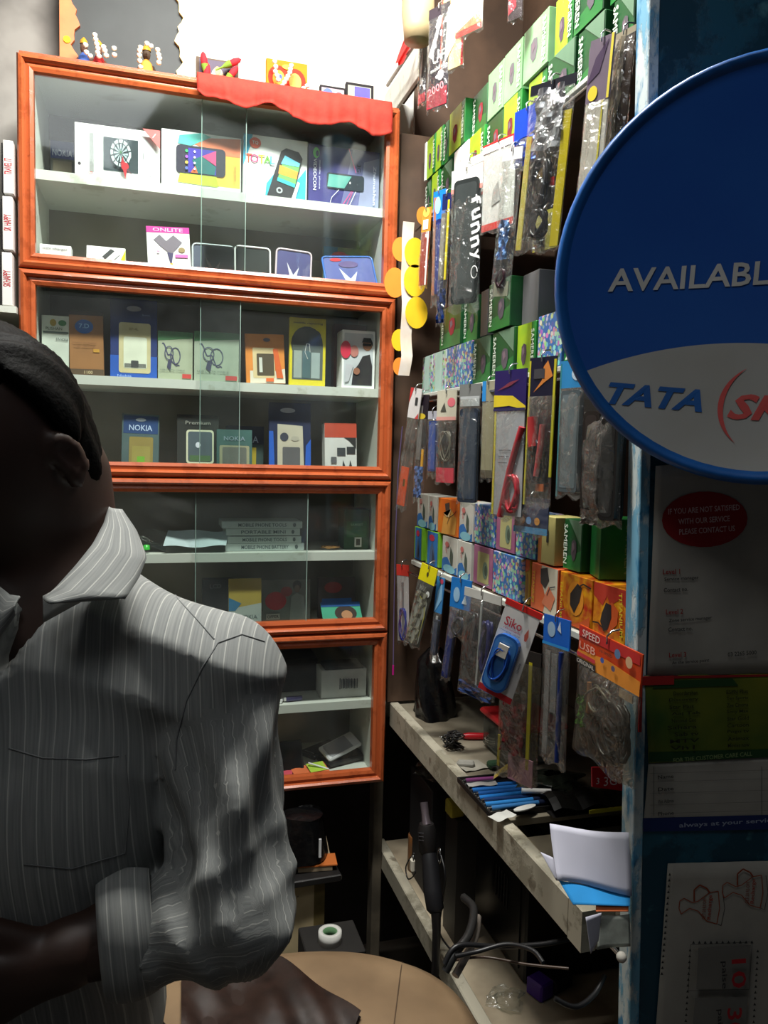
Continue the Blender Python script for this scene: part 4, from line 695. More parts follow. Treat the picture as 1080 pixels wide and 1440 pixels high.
# ================================================================== BOXES ON THE RACK
LIME = mat((190, 206, 40), .4, var=.25, scale=10, c2=(110, 176, 44), name='lime_print')
GREEN = mat((44, 140, 54), .35, var=.3, scale=9, c2=(24, 92, 48), name='green_print')
GDARK = mat((30, 96, 44), .4, var=.25, scale=9, c2=(18, 60, 36), name='dark_green_print')
FIRE = mat((236, 170, 20), .4, var=.1, scale=55, c2=(190, 44, 16), name='flame_print')
def blob(c, x=.46, y=.42): return [('p', [(x-.14, y+.14), (x-.02, y+.2), (x+.12, y+.16), (x+.15, y-.02), (x+.08, y-.20), (x-.04, y-.24), (x-.15, y-.1)], c), ('p', [(x-.1, y+.1), (x, y+.14), (x+.05, y+.02), (x-.06, y-.06)], (120, 100, 110))]
STY = {
 'lime': (GREEN, lambda: [('r', .0, 0, .78, 1, LIME)]+blob((86, 66, 80), .40)+[('t', 'SAMEREN', .88, .5, .13, (225, 235, 215), -90, .72)]),
 'limered': (GREEN, lambda: [('r', .0, 0, .78, 1, LIME)]+blob((130, 36, 44), .40)+[('t', 'SAMEREN', .88, .5, .13, (225, 235, 215), -90, .72)]),
 'green': (GDARK, lambda: [('p', [(0, 0), (1, 0), (1, .42), (.5, .3), (0, .22)], GREEN), ('p', [(.26, 1), (1, 1), (1, .5)], (96, 128, 100))]+blob((84, 76, 84), .62)+[('t', 'SAMEREN', .14, .5, .14, (225, 235, 220), -90, .8)]),
 'greenred': (GDARK, lambda: [('p', [(0, 0), (1, 0), (1, .35), (.5, .4), (0, .3)], GREEN)]+blob((150, 40, 50), .60, .5)+[('t', 'SAMEREN', .14, .5, .14, (225, 235, 220), -90, .8)]),
 'palegreen': (mat((120, 170, 110), .35, var=.2, c2=(150, 200, 150), name='pale_green_print'), lambda: blob((110, 104, 108), .45, .5)+[('t', 'SAMEREN', .86, .5, .13, (235, 240, 225), -90, .8)]),
 'white': (WHITEC, lambda: [('p', [(.45, .5), (.52, .8), (.50, .45)], INK)]),
 'conf': (CONF, lambda: []), 'confw': (CONFW, lambda: [('r', .2, 0, .75, 1, (176, 206, 196))]),
 'wb': (mat((206, 206, 196), .4, name='white_print'), lambda: [('p', [(0, 0), (1, 0), (1, .22), (.8, .14), (.6, .24), (.35, .42), (.1, .38), (0, .30)], (44, 110, 180)), ('e', .5, .10, .4, .12, (130, 190, 206)), ('p', [(.58, .74), (.74, .58), (.74, .28), (.62, .22), (.54, .4)], (72, 84, 72)), ('e', .35, .78, .13, .08, (196, 110, 104)), ('t', '900', .3, .62, .08, (200, 90, 90), -60)]),
 'orange': (mat((206, 84, 26), .4, var=.2, c2=(224, 130, 40), name='orange_print'), lambda: [('p', [(.2, .0), (.9, .05), (.95, .5), (.6, .8), (.3, .5)], (222, 160, 70)), ('p', [(.36, .86), (.58, .92), (.62, .66), (.42, .58)], (70, 54, 46)), ('l', [(.5, .3), (.6, .5), (.8, .6), (.95, .72)], .0014, (50, 40, 36)), ('p', [(.3, .6), (.5, .5), (.7, .75), (.6, .5)], (236, 210, 160))]),
 'limep': (mat((150, 200, 50), .4, var=.2, name='lime_card'), lambda: [('p', [(0, .2), (.4, .1), (.3, .9), (0, 1)], (60, 80, 30))]),
 'blue': (mat((126, 190, 50), .4, name='lime_edge'), lambda: [('r', .12, 0, .88, 1, (36, 110, 180)), ('e', .45, .82, .2, .1, (190, 40, 70)), ('p', [(.3, .05), (.35, .5), (.5, .7), (.65, .5), (.75, .05)], (70, 96, 130)), ('p', [(.5, .1), (.55, .5), (.66, .3), (.68, .1)], (44, 50, 70))]),
 'pink': (mat((170, 110, 140), .4, var=.2, c2=(150, 80, 120), name='mauve_print'), lambda: [('rr', .22, .08, .85, .86, (180, 176, 120), .003), ('e', .66, .42, .14, .22, (110, 130, 110)), ('e', .7, .42, .07, .13, (70, 84, 70))]),
 'cream': (mat((200, 190, 120), .4, var=.1, name='cream_print'), lambda: [('r', 0, 0, .22, 1, (206, 130, 70)), ('rr', .52, .45, .66, .72, INK, .002)]),
 'thin': (mat((190, 150, 50), .4, var=.2, name='ochre_print'), lambda: [('e', .5, .4, .3, .3, (150, 110, 60)), ('p', [(0, .7), (1, .8), (1, 1), (0, 1)], (190, 90, 50))]),
 'owhite': (mat((196, 74, 40), .4, var=.2, c2=(214, 110, 60), name='red_orange_print'), lambda: [('p', [(.5, 0), (1, 0), (1, 1), (.4, 1), (.35, .75), (.6, .3)], (196, 190, 170)), ('p', [(.36, .92), (.62, .98), (.70, .72), (.56, .52), (.38, .62)], (56, 52, 50)), ('p', [(.45, .2), (.7, .6), (.95, .4), (.8, .1)], (206, 120, 84)), ('l', [(.65, .4), (.75, .58), (.95, .64)], .0016, (40, 40, 50)), ('t', 'TITANIUM', .12, .5, .10, (226, 190, 50), -90, .7)]),
 'fire1': (FIRE, lambda: [('p', [(0, .0), (.4, 0), (.2, .2), (.05, .5), (0, .7)], (206, 60, 20)), ('e', .52, .55, .26, .34, (236, 150, 30)), ('p', [(.36, .62), (.58, .86), (.72, .80), (.66, .52), (.50, .26), (.36, .40)], (44, 36, 30)), ('l', [(.62, .8), (.76, .88), (1, .84)], .002, (40, 32, 28)), ('p', [(.4, 0), (1, 0), (1, .3), (.7, .12)], (214, 90, 30)), ('t', 'TITANIUM', .09, .45, .10, (230, 206, 40), -90, .75)]),
 'fire2': (FIRE, lambda: [('p', [(0, .75), (.3, .6), (.42, .8), (.55, .65), (.8, .8), (1, .7), (1, 1), (0, 1)], (190, 50, 24)), ('p', [(.3, .2), (.55, .15), (.78, .35), (.8, .6), (.6, .72), (.42, .62)], (214, 90, 26)), ('p', [(.30, .46), (.42, .68), (.58, .66), (.60, .44), (.50, .20), (.38, .14), (.26, .30)], (36, 28, 28)), ('l', [(.34, .2), (.2, .26), (.02, .24)], .002, (40, 30, 26)), ('t', 'TITANIUM', .90, .55, .10, (232, 214, 50), -84, .75)]),
 'grey': (mat((104, 104, 106), .5, var=.1, name='grey_card'), lambda: []),
}
DESC = {'lime': 'lime fronted green charger box', 'limered': 'lime fronted charger box with a dark red adapter', 'green': 'green charger box with white upright lettering', 'greenred': 'green charger box with a red adapter', 'palegreen': 'pale green charger box', 'white': 'plain white carton',
        'conf': 'blue box with confetti print', 'confw': 'whitish confetti box with a plain stripe', 'wb': 'white box with blue swirl and dark earpiece', 'orange': 'orange box with a black cable', 'limep': 'lime green card box', 'blue': 'blue and lime cable box', 'pink': 'mauve box with a cream window',
        'cream': 'cream box with an orange edge', 'thin': 'narrow ochre box', 'owhite': 'orange and white box with a black plug', 'fire1': 'flame patterned box with a black charger tilted right', 'fire2': 'flame patterned box with a black charger at the post', 'grey': 'plain grey box'}
ORD = ['first', 'second', 'third', 'fourth', 'fifth', 'sixth', 'seventh', 'eighth', 'ninth', 'tenth', 'eleventh', 'twelfth', 'thirteenth', 'fourteenth']
def row(rowname, z, h, items, group):
    cnt = 0
    last = 1.60
    for x0, x1, st, *ex in items:
        rec = ex[0] if ex else 0
        X = RX+.006+rec; ya = min(yrow(x0, X, z+h/2), last-.0008); yb = yrow(x1, X, z+h/2); w = ya-yb
        if w < .008: continue
        last = yb; m, f = STY[st]; dep = .045 if w > .03 else .04
        o = MB().box(-w/2+.0003, w/2-.0003, 0, dep, 0, h-.0022, m, .0008).build('charger_box' if 'charger' in DESC[st] else ('cable_box' if 'cable' in DESC[st] else 'accessory_box'), None, (X, (ya+yb)/2, z+.0012), (0, 0, R(-90)))
        decals(f(), w-.002, h-.0026, 0, o)
        tag(o, DESC[st]+', '+ORD[cnt]+' from the cabinet, '+rowname, 'box', group); cnt += 1
rA = [(568, 586, 'greenred', .004), (587, 599, 'white'), (600, 612, 'lime', .002), (613, 623, 'lime', .003), (624, 631, 'green', .006), (632, 654, 'limered', 0), (664, 685, 'greenred', .014), (686, 708, 'palegreen', .006), (709, 734, 'palegreen', .005), (736, 771, 'palegreen', .004), (781, 806, 'lime', .010), (808, 850, 'green', .006), (860, 891, 'greenred', .012)]
row('upper green row', 1.8485, .080, rA, 'boxes in the upper green row')
rB = [(568, 590, 'green', .004), (591, 606, 'green', .006), (607, 618, 'lime', .003), (619, 636, 'green', .006), (638, 658, 'white', .0), (660, 681, 'limered', .002), (682, 707, 'greenred', .006), (708, 733, 'limered', .003), (743, 768, 'lime', .008), (769, 808, 'green', .004), (812, 850, 'green', .007), (862, 892, 'green', .01)]
row('lower green row', 1.7685, .0795, rB, 'boxes in the lower green row')
rC = [(619, 648, 'greenred', .004), (650, 672, 'green', .010), (676, 686, 'grey', .008), (687, 718, 'green', .0), (721, 757, 'grey', .02)]
row('upper middle row', 1.4865, .080, rC, 'boxes on the middle shelf')
rD = [(569, 592, 'lime', .006), (594, 607, 'confw', .004), (608, 627, 'confw', .002), (628, 663, 'conf', .0), (665, 690, 'green', .003), (692, 723, 'green', .003), (726, 753, 'lime', .008), (756, 790, 'conf', 0), (793, 840, 'green', .004)]
row('lower middle row', 1.4055, .080, rD, 'boxes on the middle shelf')
rE = [(586, 602, 'wb', .006), (603, 614, 'wb', .004), (616, 644, 'orange', .0), (646, 665, 'wb', .001), (667, 696, 'conf', .003), (698, 724, 'pink', .003), (726, 754, 'conf', .003), (757, 780, 'cream', .002), (793, 818, 'green', .010)]
row('upper bottom row', 1.1265, .071, rE, 'boxes on the bottom shelf')
rF = [(566, 579, 'limep', .002), (580, 594, 'blue', .001), (599, 618, 'blue', .001), (622, 643, 'wb', .001), (644, 662, 'wb', .0), (666, 692, 'pink', .003), (693, 733, 'conf', .0), (735, 745, 'thin', .006), (747, 784, 'owhite', .001), (787, 832, 'fire1', .0), (834, 880, 'fire2', .0)]
row('lowest row', 1.0555, .0705, rF, 'boxes on the bottom shelf')
# the big green box that turns its side to the street
a = at(819, 780, 0, RX+.004); w = .085; o = box_thing('charger_box', .072, .078, .05, GREEN, [('t', 'SAMEREN', .5, .5, .12, (120, 160, 100), -90, .8)], (.576, .861, 1.1267), (0, 0, R(-18)))
tag(o, 'large green charger box turned to show its broad side, above the flame boxes', 'box')

# ================================================================== PACKETS HUNG ON THE RODS
def packet(name, label, bx, by, hh, spec, X=RX-.014, yaw=22, tilt=0, bulge=.007, bag=PLASTIC, group=None, zrod=None):
    """bx = (left, right), by = (top, bottom) seen extents; hh = header share of the height
       spec keys: head (colour), headart, card (colour), cardart, items"""
    cx = (bx[0]+bx[1])/2; rz = R(-90+yaw); w = .05; X0 = X; ym = (by[0]+by[1])/2
    for _ in range(8):
        X = X0-w/2*math.sin(R(yaw)); top = at(cx, by[0], 0, X); _, pt, dist = proj(top)
        h = (by[1]-by[0])/FPX*dist
        M = Matrix.Translation(top) @ Matrix.Rotation(rz, 4, 'Z') @ Matrix.Rotation(R(tilt), 4, 'Y')
        C = [proj(M @ Vector(q)) for q in ((-w/2, 0, 0), (w/2, 0, 0), (-w/2, 0, -h), (w/2, 0, -h))]
        lo = min(q[0] for q in C); hi = max(q[0] for q in C); w = min(.19, max(.014, w*(1+.8*((bx[1]-bx[0])/(hi-lo)-1)))); cx += ((bx[0]+bx[1])-(lo+hi))/2
    o = empty(name, top, (0, R(tilt), rz)); k = h
    hz = -h*hh
    if spec.get('head') is not None:
        MB().box(-w/2, w/2, -.001, .001, hz, 0, C_(spec['head'], .3)).build('header_card', o)
        if spec.get('headart'): 
            q = empty; decals(spec['headart'], w, h*hh, -.0012, o, hz, 'header_artwork')
    top_z = hz if spec.get('head') is not None else 0
    if spec.get('card') is not None:
        MB().box(-w/2*.94, w/2*.94, -.0005, .0005, -h*.97, top_z, C_(spec['card'], .5)).build('backing_card', o)
        if spec.get('cardart'): decals(spec['cardart'], w*.94, h*.97+top_z, -.0009, o, -h*.97, 'card_artwork')
    if spec.get('bag', True):
        rn = random.Random(int(bx[0]*13+by[0])); ph = rn.uniform(0, 6)
        def fn(s):
            def g(u, v):
                e = (math.sin(PI*u)*math.sin(PI*min(1, v*1.02)))**.5 if 0 < u < 1 and 0 < v < 1 else 0
                wob = .0014*math.sin(u*19+ph+v*7)*e+.0012*math.sin(v*23+ph*2-u*9)*e
                xx = (u-.5)*w*(1-.05*math.sin(PI*v)); zz = top_z+(-h-top_z)*v-(.004*math.sin(u*11+ph) if v > .95 else 0)
                return (xx, s*(.0015+bulge*e)+wob, zz)
            return g
        m = MB(); m.grid(fn(-1), 10, 16, bag); m.grid(fn(1), 6, 8, bag); m.build('clear_bag', o)
    for it in spec.get('items', []):
        m = MB(); t = it[0]; nm = it[-1]
        if t == 'case':   # u0,v0,u1,v1,color,round
            _, u0, v0, u1, v1, c, r, _n = it; P = rrect((u0-.5)*w, (u1-.5)*w, -h+v0*h, -h+v1*h, r*w, 3); m.prism(P, -bulge*.6, bulge*.4, C_(c, .25)); m.flat(rrect((u0+.06-.5)*w, (u1-.06-.5)*w, -h+(v0+.03)*h, -h+(v1-.03)*h, r*w*.8, 3), -bulge*.6-.0003, C_(tuple(min(255, int(q*1.25)+6) for q in c) if isinstance(c, tuple) else c, .15))
        elif t == 'strip': _, u0, v0, u1, v1, c, _n = it; m.box((u0-.5)*w, (u1-.5)*w, -.0012, .0006, -h+v0*h, -h+v1*h, C_(c, .3))
        elif t == 'coil':  # u,v,ru,rv,color,turns,thick
            _, u, v, ru, rv, c, n, th, _n = it; N = n*14
            m.tube([((u-.5)*w+ru*w*math.cos(i*2*PI/14)*(1-.25*(i/N))+.10*ru*w*math.sin(i*.31), -.002-bulge*.5*math.sin(i*.7)*.6, -h+v*h+rv*h*math.sin(i*2*PI/14+.5*math.sin(i*.1))) for i in range(N)], th, C_(c, .3), 5)
        elif t == 'wire':  # points
            _, P, c, th, _n = it; m.tube([((u-.5)*w, -.003, -h+v*h) for u, v in P], th, C_(c, .3), 6)
        elif t == 'foil':
            _, u0, v0, u1, v1, c, _n = it; sd = int(u0*50+v0*90)
            m.grid(lambda a, b: (((u0+(u1-u0)*a)-.5)*w, -.003-.004*math.sin(a*9+sd+b*5)*math.sin(b*13+sd), -h+(v0+(v1-v0)*b)*h), 8, 10, mat(c, .14, .35, var=.2, scale=60, name='crumpled_foil'), smooth=False)
        m.build(nm, o)
    # hook on the rod
    o2 = MB().tube([(0, .012, .010), (0, .002, .0085), (0, -.004, .003), (0, -.003, -.006)], .0011, CHROME, 5).build('hanger_hook', o)
    tag(o, label, 'packet', group); return o
NV = (24, 34, 90); BK = (20, 20, 24); GY = (120, 122, 124)
# --- upper rod
G1 = 'packets on the upper rod'
packet('hanging_card', 'orange and white hanging card nearest the cabinet on the upper rod', (588, 607), (292, 402), .3, dict(head=(236, 150, 50), headart=[('e', .5, .8, .4, .2, (240, 200, 90)), ('r', .2, .1, .8, .5, WH)], card=(150, 50, 30), cardart=[('r', .75, 0, .95, 1, WH)], items=[]), yaw=25, tilt=3, group=G1)
packet('cover_packet', 'slim packet with bright blue header and brown side strip', (606, 627), (268, 428), .25, dict(head=(20, 120, 220), headart=[('e', .4, .5, .25, .3, (150, 200, 240))], items=[('strip', .05, .1, .25, .95, (170, 110, 84), 'side_strip'), ('case', .35, .1, .9, .75, NV, .2, 'phone_cover')]), yaw=25, group=G1)
packet('cover_packet', 'clear packet with a yellow stripe and dark blue foot', (613, 636), (272, 455), .12, dict(head=(24, 34, 84), items=[('strip', .62, .35, .82, .95, (222, 200, 30), 'yellow_stripe'), ('case', .1, .35, .58, .85, (110, 106, 96), .1, 'phone_cover'), ('foil', .1, .02, .95, .28, (24, 50, 110), 'blue_card_foot')]), yaw=30, tilt=2, X=RX-.026, group=G1)
packet('case_packet', 'grey black phone case packet with curly white writing down its right side', (630, 680), (236, 436), .16, dict(head=(226, 226, 222), headart=[('r', 0, 0, 1, .2, (216, 130, 120))], items=[('case', .12, .06, .92, .92, (44, 48, 48), .12, 'phone_case'), ('strip', .14, .5, .20, .8, (190, 194, 194), 'shine_strip'), ('strip', .50, .86, .78, .95, WH, 'price_tag')]), yaw=34, X=RX-.020, group=G1)
o = [q for q in bpy.data.objects if q.get('label', '').startswith('grey black phone case')][0]
m = MB()
for i, ch in enumerate('funny'): m.text(ch, .028, -.06-.022*i, .017, C_(WH), -.0135, R(-78), .017, .02)
m.tube([(.028+.006*math.cos(t*.5), -.013, -.175+.010*math.sin(t*.5)) for t in range(13)], .0008, C_(WH), 4).build('lettering', o)
packet('white_packet', 'white pouch with a red fold line, over the case with curly writing', (640, 684), (222, 296), .15, dict(head=(228, 226, 222), card=(222, 222, 218), cardart=[('p', [(0, .15), (1, .25), (1, .32), (0, .22)], (206, 90, 80))], items=[]), yaw=20, X=RX-.008, group=G1)
packet('white_packet', 'bright white pouch with red header edge and red foot line', (676, 728), (196, 322), .1, dict(head=(206, 50, 50), headart=[('r', 0, 0, .9, .75, WH)], card=(226, 224, 220), cardart=[('r', 0, .0, 1, .09, (214, 50, 44)), ('p', [(.3, .3), (.6, .35), (.5, .6), (.35, .5)], (170, 168, 164))], items=[]), yaw=20, X=RX-.010, group=G1)
packet('earphone_packet', 'long clear packet with a crumpled blue insert and a dark plug at the foot', (690, 736), (208, 412), .08, dict(head=(226, 226, 226), items=[('foil', .2, .25, .7, .52, (110, 150, 205), 'blue_insert'), ('coil', .5, .12, .22, .06, (50, 26, 34), 3, .0022, 'cable_plug'), ('strip', .15, .0, .9, .1, (150, 150, 130), 'foot_label')]), yaw=30, tilt=4, X=RX-.024, group=G1)
packet('blue_packet', 'glossy cobalt blue pouch behind the shiny black packet', (722, 762), (150, 232), .5, dict(head=(30, 70, 190), items=[('foil', .1, .02, .9, .5, (40, 80, 190), 'blue_foil')]), yaw=18, X=RX-.006, group=G1)
packet('cellophane_packet', 'shiny packet of tangled black earphones with yellow side bands', (724, 812), (112, 346), .06, dict(head=(30, 30, 40), items=[('strip', .80, .02, .98, .80, (200, 180, 30), 'yellow_band'), ('strip', .02, .02, .14, .70, (206, 190, 50), 'yellow_band'), ('foil', .2, .60, .8, .96, (190, 190, 194), 'silver_foil'), ('coil', .45, .40, .20, .14, (34, 32, 36), 6, .003, 'earphone_cable'), ('coil', .5, .16, .18, .08, (24, 26, 34), 4, .003, 'earphone_buds'), ('strip', .35, .44, .60, .50, (220, 170, 50), 'gold_label'), ('strip', .55, .38, .75, .43, (180, 40, 44), 'red_label')]), yaw=24, tilt=5, X=RX-.034, bulge=.012, group=G1)
packet('yellow_packet', 'yellow tinted pouch hanging low behind the tangled black earphones', (748, 786), (296, 352), .1, dict(head=(190, 180, 60), card=(170, 160, 60), items=[('foil', .1, .1, .5, .6, (50, 60, 70), 'dark_insert')]), yaw=20, X=RX-.006, group=G1)
packet('cable_packet', 'tall pouch with a purple and yellow header and a yellow edge', (806, 866), (52, 320), .32, dict(head=(120, 106, 120), headart=[('p', [(.0, .3), (.5, .45), (.8, .95), (.3, .7)], (60, 34, 70)), ('e', .30, .14, .2, .12, (236, 206, 40)), ('r', .9, 0, 1, 1, (226, 206, 60))], card=(200, 192, 176), cardart=[('r', .72, 0, .80, 1, (206, 190, 40)), ('e', .3, .15, .14, .08, (90, 110, 200))], items=[]), yaw=22, tilt=4, X=RX-.028, group=G1)
packet('cloth_pouch', 'brown beige pouch crumpled against the blue post', (842, 896), (42, 270), .04, dict(head=(150, 140, 120), card=(70, 50, 38), items=[('foil', .02, .02, .6, .96, (176, 160, 134), 'beige_wrapper')]), yaw=10, tilt=5, X=RX-.008, group=G1)
# --- top rod
G0 = 'packets on the top rod'
packet('black_packet', 'narrow black packet behind the one lettered U2 on the top rod', (588, 602), (28, 144), .08, dict(head=BK, card=(54, 46, 52), cardart=[('r', 0, .0, 1, .12, (150, 20, 40)), ('p', [(.2, .4), (.5, .7), (.5, .5), (.3, .25)], WH), ('e', .5, .28, .2, .05, WH)], items=[]), yaw=18, X=.50, group=G0)
packet('black_packet', 'black packet printed with a large white U and red 2000', (600, 634), (8, 150), .10, dict(head=(60, 52, 58), card=(44, 34, 44), cardart=[('p', [(0, .60), (.55, .98), (.7, 1), (.2, .55)], (206, 200, 204)), ('t', 'U+', .52, .56, .15, WH, 0, .6), ('t', 'mobile', .45, .43, .05, WH, 10, .6), ('e', .66, .34, .16, .06, (220, 200, 206)), ('r', 0, 0, 1, .20, (140, 20, 40)), ('t', '2000', .45, .20, .09, (240, 150, 160), 12, .8)], items=[]), yaw=30, X=.495, group=G0)
packet('orange_packet', 'orange edged white packet behind the black packet lettered U', (618, 656), (-20, 96), .05, dict(head=(226, 120, 60), card=(232, 200, 150), cardart=[('r', 0, 0, .07, 1, (220, 70, 40)), ('r', .90, 0, 1, 1, (200, 30, 30)), ('p', [(.2, .1), (.6, .3), (.8, .9), (.3, .8)], (246, 236, 216))], items=[]), yaw=30, X=.512, group=G0)
packet('white_packet', 'white and red packet at the top of the picture beside the orange one', (640, 682), (-40, 46), .05, dict(head=WH, card=(232, 226, 222), cardart=[('r', 0, 0, 1, .10, (214, 60, 50)), ('p', [(.0, .1), (1, .1), (.9, .3)], (226, 130, 90))], items=[]), yaw=28, X=.52, group=G0)
packet('red_packet', 'small black and red packet cut by the top edge of the picture', (714, 738), (-60, 26), .05, dict(head=BK, card=(46, 20, 28), cardart=[('p', [(0, .1), (.6, .2), (.5, .5), (0, .4)], (170, 30, 50))], items=[]), yaw=28, X=.52, group=G0)
# --- middle rod
G2 = 'packets on the middle rod'
packet('memory_card_packet', 'narrow packet with white and red header and orange foot, nearest the cabinet', (556, 594), (546, 722), .24, dict(head=(210, 206, 204), headart=[('p', [(0, .5), (.3, 1), (0, 1)], (190, 40, 40)), ('r', .55, .45, .78, .7, INK), ('p', [(.7, 0), (1, 0), (1, .2)], (190, 60, 60))], items=[('strip', .1, .04, .8, .36, (206, 80, 36), 'orange_card'), ('strip', .4, .2, .6, .26, (60, 130, 60), 'green_print')]), yaw=26, tilt=9, X=RX-.030, group=G2)
packet('cable_packet', 'dark packet with a yellow spot and silver blue foil foot', (580, 604), (555, 708), .22, dict(head=(34, 26, 36), headart=[('e', .4, .1, .4, .12, (206, 180, 40))], items=[('foil', .15, .05, .9, .34, (90, 120, 180), 'blue_foil'), ('strip', .6, .34, .8, .5, (220, 160, 40), 'orange_slip'), ('strip', .1, .4, .5, .9, (110, 106, 104), 'grey_insert')]), yaw=26, tilt=3, X=RX-.018, group=G2)
packet('cover_packet', 'slim clear packet with a navy blue strip', (600, 618), (578, 672), .12, dict(head=(170, 170, 180), items=[('case', .2, .1, .85, .85, (44, 62, 120), .1, 'phone_cover')]), yaw=26, X=RX-.010, group=G2)
packet('earphone_packet', 'grey packet with a pink printed header and red foot', (612, 643), (549, 680), .32, dict(head=(196, 192, 172), headart=[('e', .75, .6, .2, .15, (220, 110, 120)), ('p', [(.2, .3), (.4, .6), (.5, .3)], (70, 70, 60)), ('r', 0, 0, 1, .12, (210, 150, 140))], items=[('strip', .05, .01, .95, .17, (206, 60, 76), 'red_foot'), ('coil', .5, .40, .3, .16, (110, 104, 90), 4, .0016, 'earphone_cable')]), yaw=28, X=RX-.014, group=G2)
packet('case_packet', 'black phone case packet with a white tag and one bright glint', (642, 677), (540, 712), .12, dict(head=(120, 122, 120), items=[('case', .1, .03, .95, .80, (40, 48, 60), .12, 'phone_case'), ('strip', .45, .70, .82, .80, WH, 'price_tag'), ('strip', .5, .3, .62, .68, (40, 110, 170), 'blue_reflective_strip'), ('strip', .05, .82, .95, .90, (180, 184, 184), 'white_band')]), yaw=30, X=RX-.022, group=G2)
packet('cover_packet', 'beige packet with a narrow bright blue edge', (675, 697), (536, 676), .2, dict(head=(150, 146, 124), headart=[('r', 0, 0, .3, 1, (30, 130, 200))], card=(156, 148, 118), cardart=[('r', 0, .0, 1, .1, (90, 80, 60))], items=[]), yaw=26, X=RX-.008, group=G2)
packet('earphone_packet', 'white card packet with violet and yellow header and a red cable bundle', (690, 742), (520, 732), .27, dict(head=(40, 28, 92), headart=[('p', [(0, .1), (.5, .12), (1, .0), (1, .1), (.6, .36), (0, .40)], (226, 200, 30)), ('p', [(.1, .5), (.5, .7), (.8, .75), (.5, .6)], (120, 40, 60)), ('r', 0, 0, 1, .06, (40, 30, 80))], card=(176, 178, 184), cardart=[('r', 0, 0, .07, 1, (216, 200, 20)), ('r', .2, .62, .6, .63, (110, 112, 118)), ('r', .2, .56, .55, .57, (110, 112, 118)), ('r', .2, .50, .5, .51, (110, 112, 118))], items=[('wire', [(.95, .62), (.8, .5), (.62, .34), (.5, .2), (.36, .02)], (176, 44, 56), .005, 'red_cable'), ('coil', .68, .18, .2, .12, (186, 50, 62), 4, .0032, 'red_coil')]), yaw=18, X=RX-.026, bulge=.01, group=G2)
packet('earphone_packet', 'yellow edged packet with dark header and an orange bird shape', (736, 784), (502, 712), .26, dict(head=(26, 26, 50), headart=[('p', [(.2, .1), (.5, .4), (.55, .75), (.7, .9), (.9, .5), (.6, .35)], (216, 130, 50)), ('r', .2, .45, .6, .7, (60, 58, 64))], items=[('strip', 0, .0, .06, .98, (206, 196, 50), 'yellow_edge'), ('strip', .92, .2, 1, .98, (206, 196, 50), 'yellow_edge'), ('wire', [(.25, .6), (.3, .45), (.35, .4)], (190, 60, 60), .007, 'red_earphone'), ('wire', [(.65, .55), (.6, .4), (.5, .2)], (190, 80, 80), .004, 'red_earphone'), ('coil', .4, .3, .2, .14, (50, 48, 54), 5, .002, 'black_cable'), ('strip', .45, .1, .75, .15, (206, 110, 60), 'orange_label')]), yaw=18, tilt=1, X=RX-.038, group=G2)
packet('case_packet', 'clear packet with a teal edge holding a grey slate case, by the round sign', (782, 832), (506, 700), .2, dict(head=(50, 140, 200), headart=[('e', .6, .5, .2, .25, (190, 210, 226))], items=[('strip', 0, .0, .05, .98, (60, 140, 150), 'teal_edge'), ('case', .12, .04, .75, .78, (84, 94, 98), .06, 'phone_case')]), yaw=16, X=RX-.020, group=G2)
packet('charger_packet', 'glossy black packet crumpled beside the blue post, under the round sign', (816, 882), (560, 740), .1, dict(head=(40, 38, 36), items=[('case', .1, .12, .5, .9, (36, 30, 28), .1, 'black_insert'), ('case', .55, .05, .95, .85, (22, 22, 22), .1, 'black_insert'), ('foil', .05, .0, .5, .2, (110, 106, 100), 'crumpled_foot')]), yaw=12, X=RX-.012, bulge=.014, group=G2)
packet('cable_packet', 'small packet with a blue and orange striped foot below the yellow edged one', (722, 774), (700, 752), .1, dict(head=(30, 40, 70), card=(24, 40, 80), cardart=[('e', .25, .4, .08, .12, (220, 150, 60)), ('e', .45, .4, .08, .12, (90, 150, 210)), ('e', .7, .4, .08, .12, (220, 150, 60)), ('r', 0, 0, 1, .2, (70, 150, 200))], items=[]), yaw=14, X=RX-.006, group=G2)
# --- bottom rod
G3 = 'packets on the bottom rod'
packet('cable_packet', 'white and red packet with a coiled blue cable, lowest next to the cabinet', (558, 576), (794, 906), .14, dict(head=(200, 60, 50), card=(196, 190, 190), cardart=[('r', .4, .1, .6, .9, (120, 116, 120))], items=[('coil', .5, .25, .3, .2, (40, 50, 140), 4, .0016, 'blue_cable')]), yaw=26, tilt=-3, X=RX-.012, group=G3)
packet('earphone_packet', 'black packet with a bright yellow header, hanging askew', (568, 616), (796, 920), .2, dict(head=(226, 214, 20), headart=[('e', .5, .5, .06, .14, (70, 60, 20))], card=(44, 42, 34), cardart=[('t', 'MAX', .4, .90, .08, (150, 150, 140), 0, .4), ('e', .78, .84, .12, .05, WH), ('rr', .06, .03, .9, .74, (150, 150, 140), .006), ('l', [(.2, .8), (.7, .7), (.9, .5), (.8, .1)], .0012, (200, 190, 40))], items=[('foil', .15, .05, .8, .68, (150, 148, 130), 'silver_inner')]), yaw=32, tilt=14, X=RX-.034, group=G3)
packet('cable_packet', 'slim packet with a wavy light blue header card', (604, 626), (812, 934), .42, dict(head=(60, 130, 190), headart=[('p', [(.1, 0), (.9, .4), (.8, .9), (.3, .6)], (130, 180, 216)), ('e', .7, .9, .2, .07, (190, 60, 90))], items=[('case', .2, .08, .85, .5, (50, 54, 70), .1, 'black_cable_wrap'), ('strip', .35, .45, .6, .54, (190, 190, 190), 'round_label')]), yaw=28, tilt=5, X=RX-.020, group=G3)
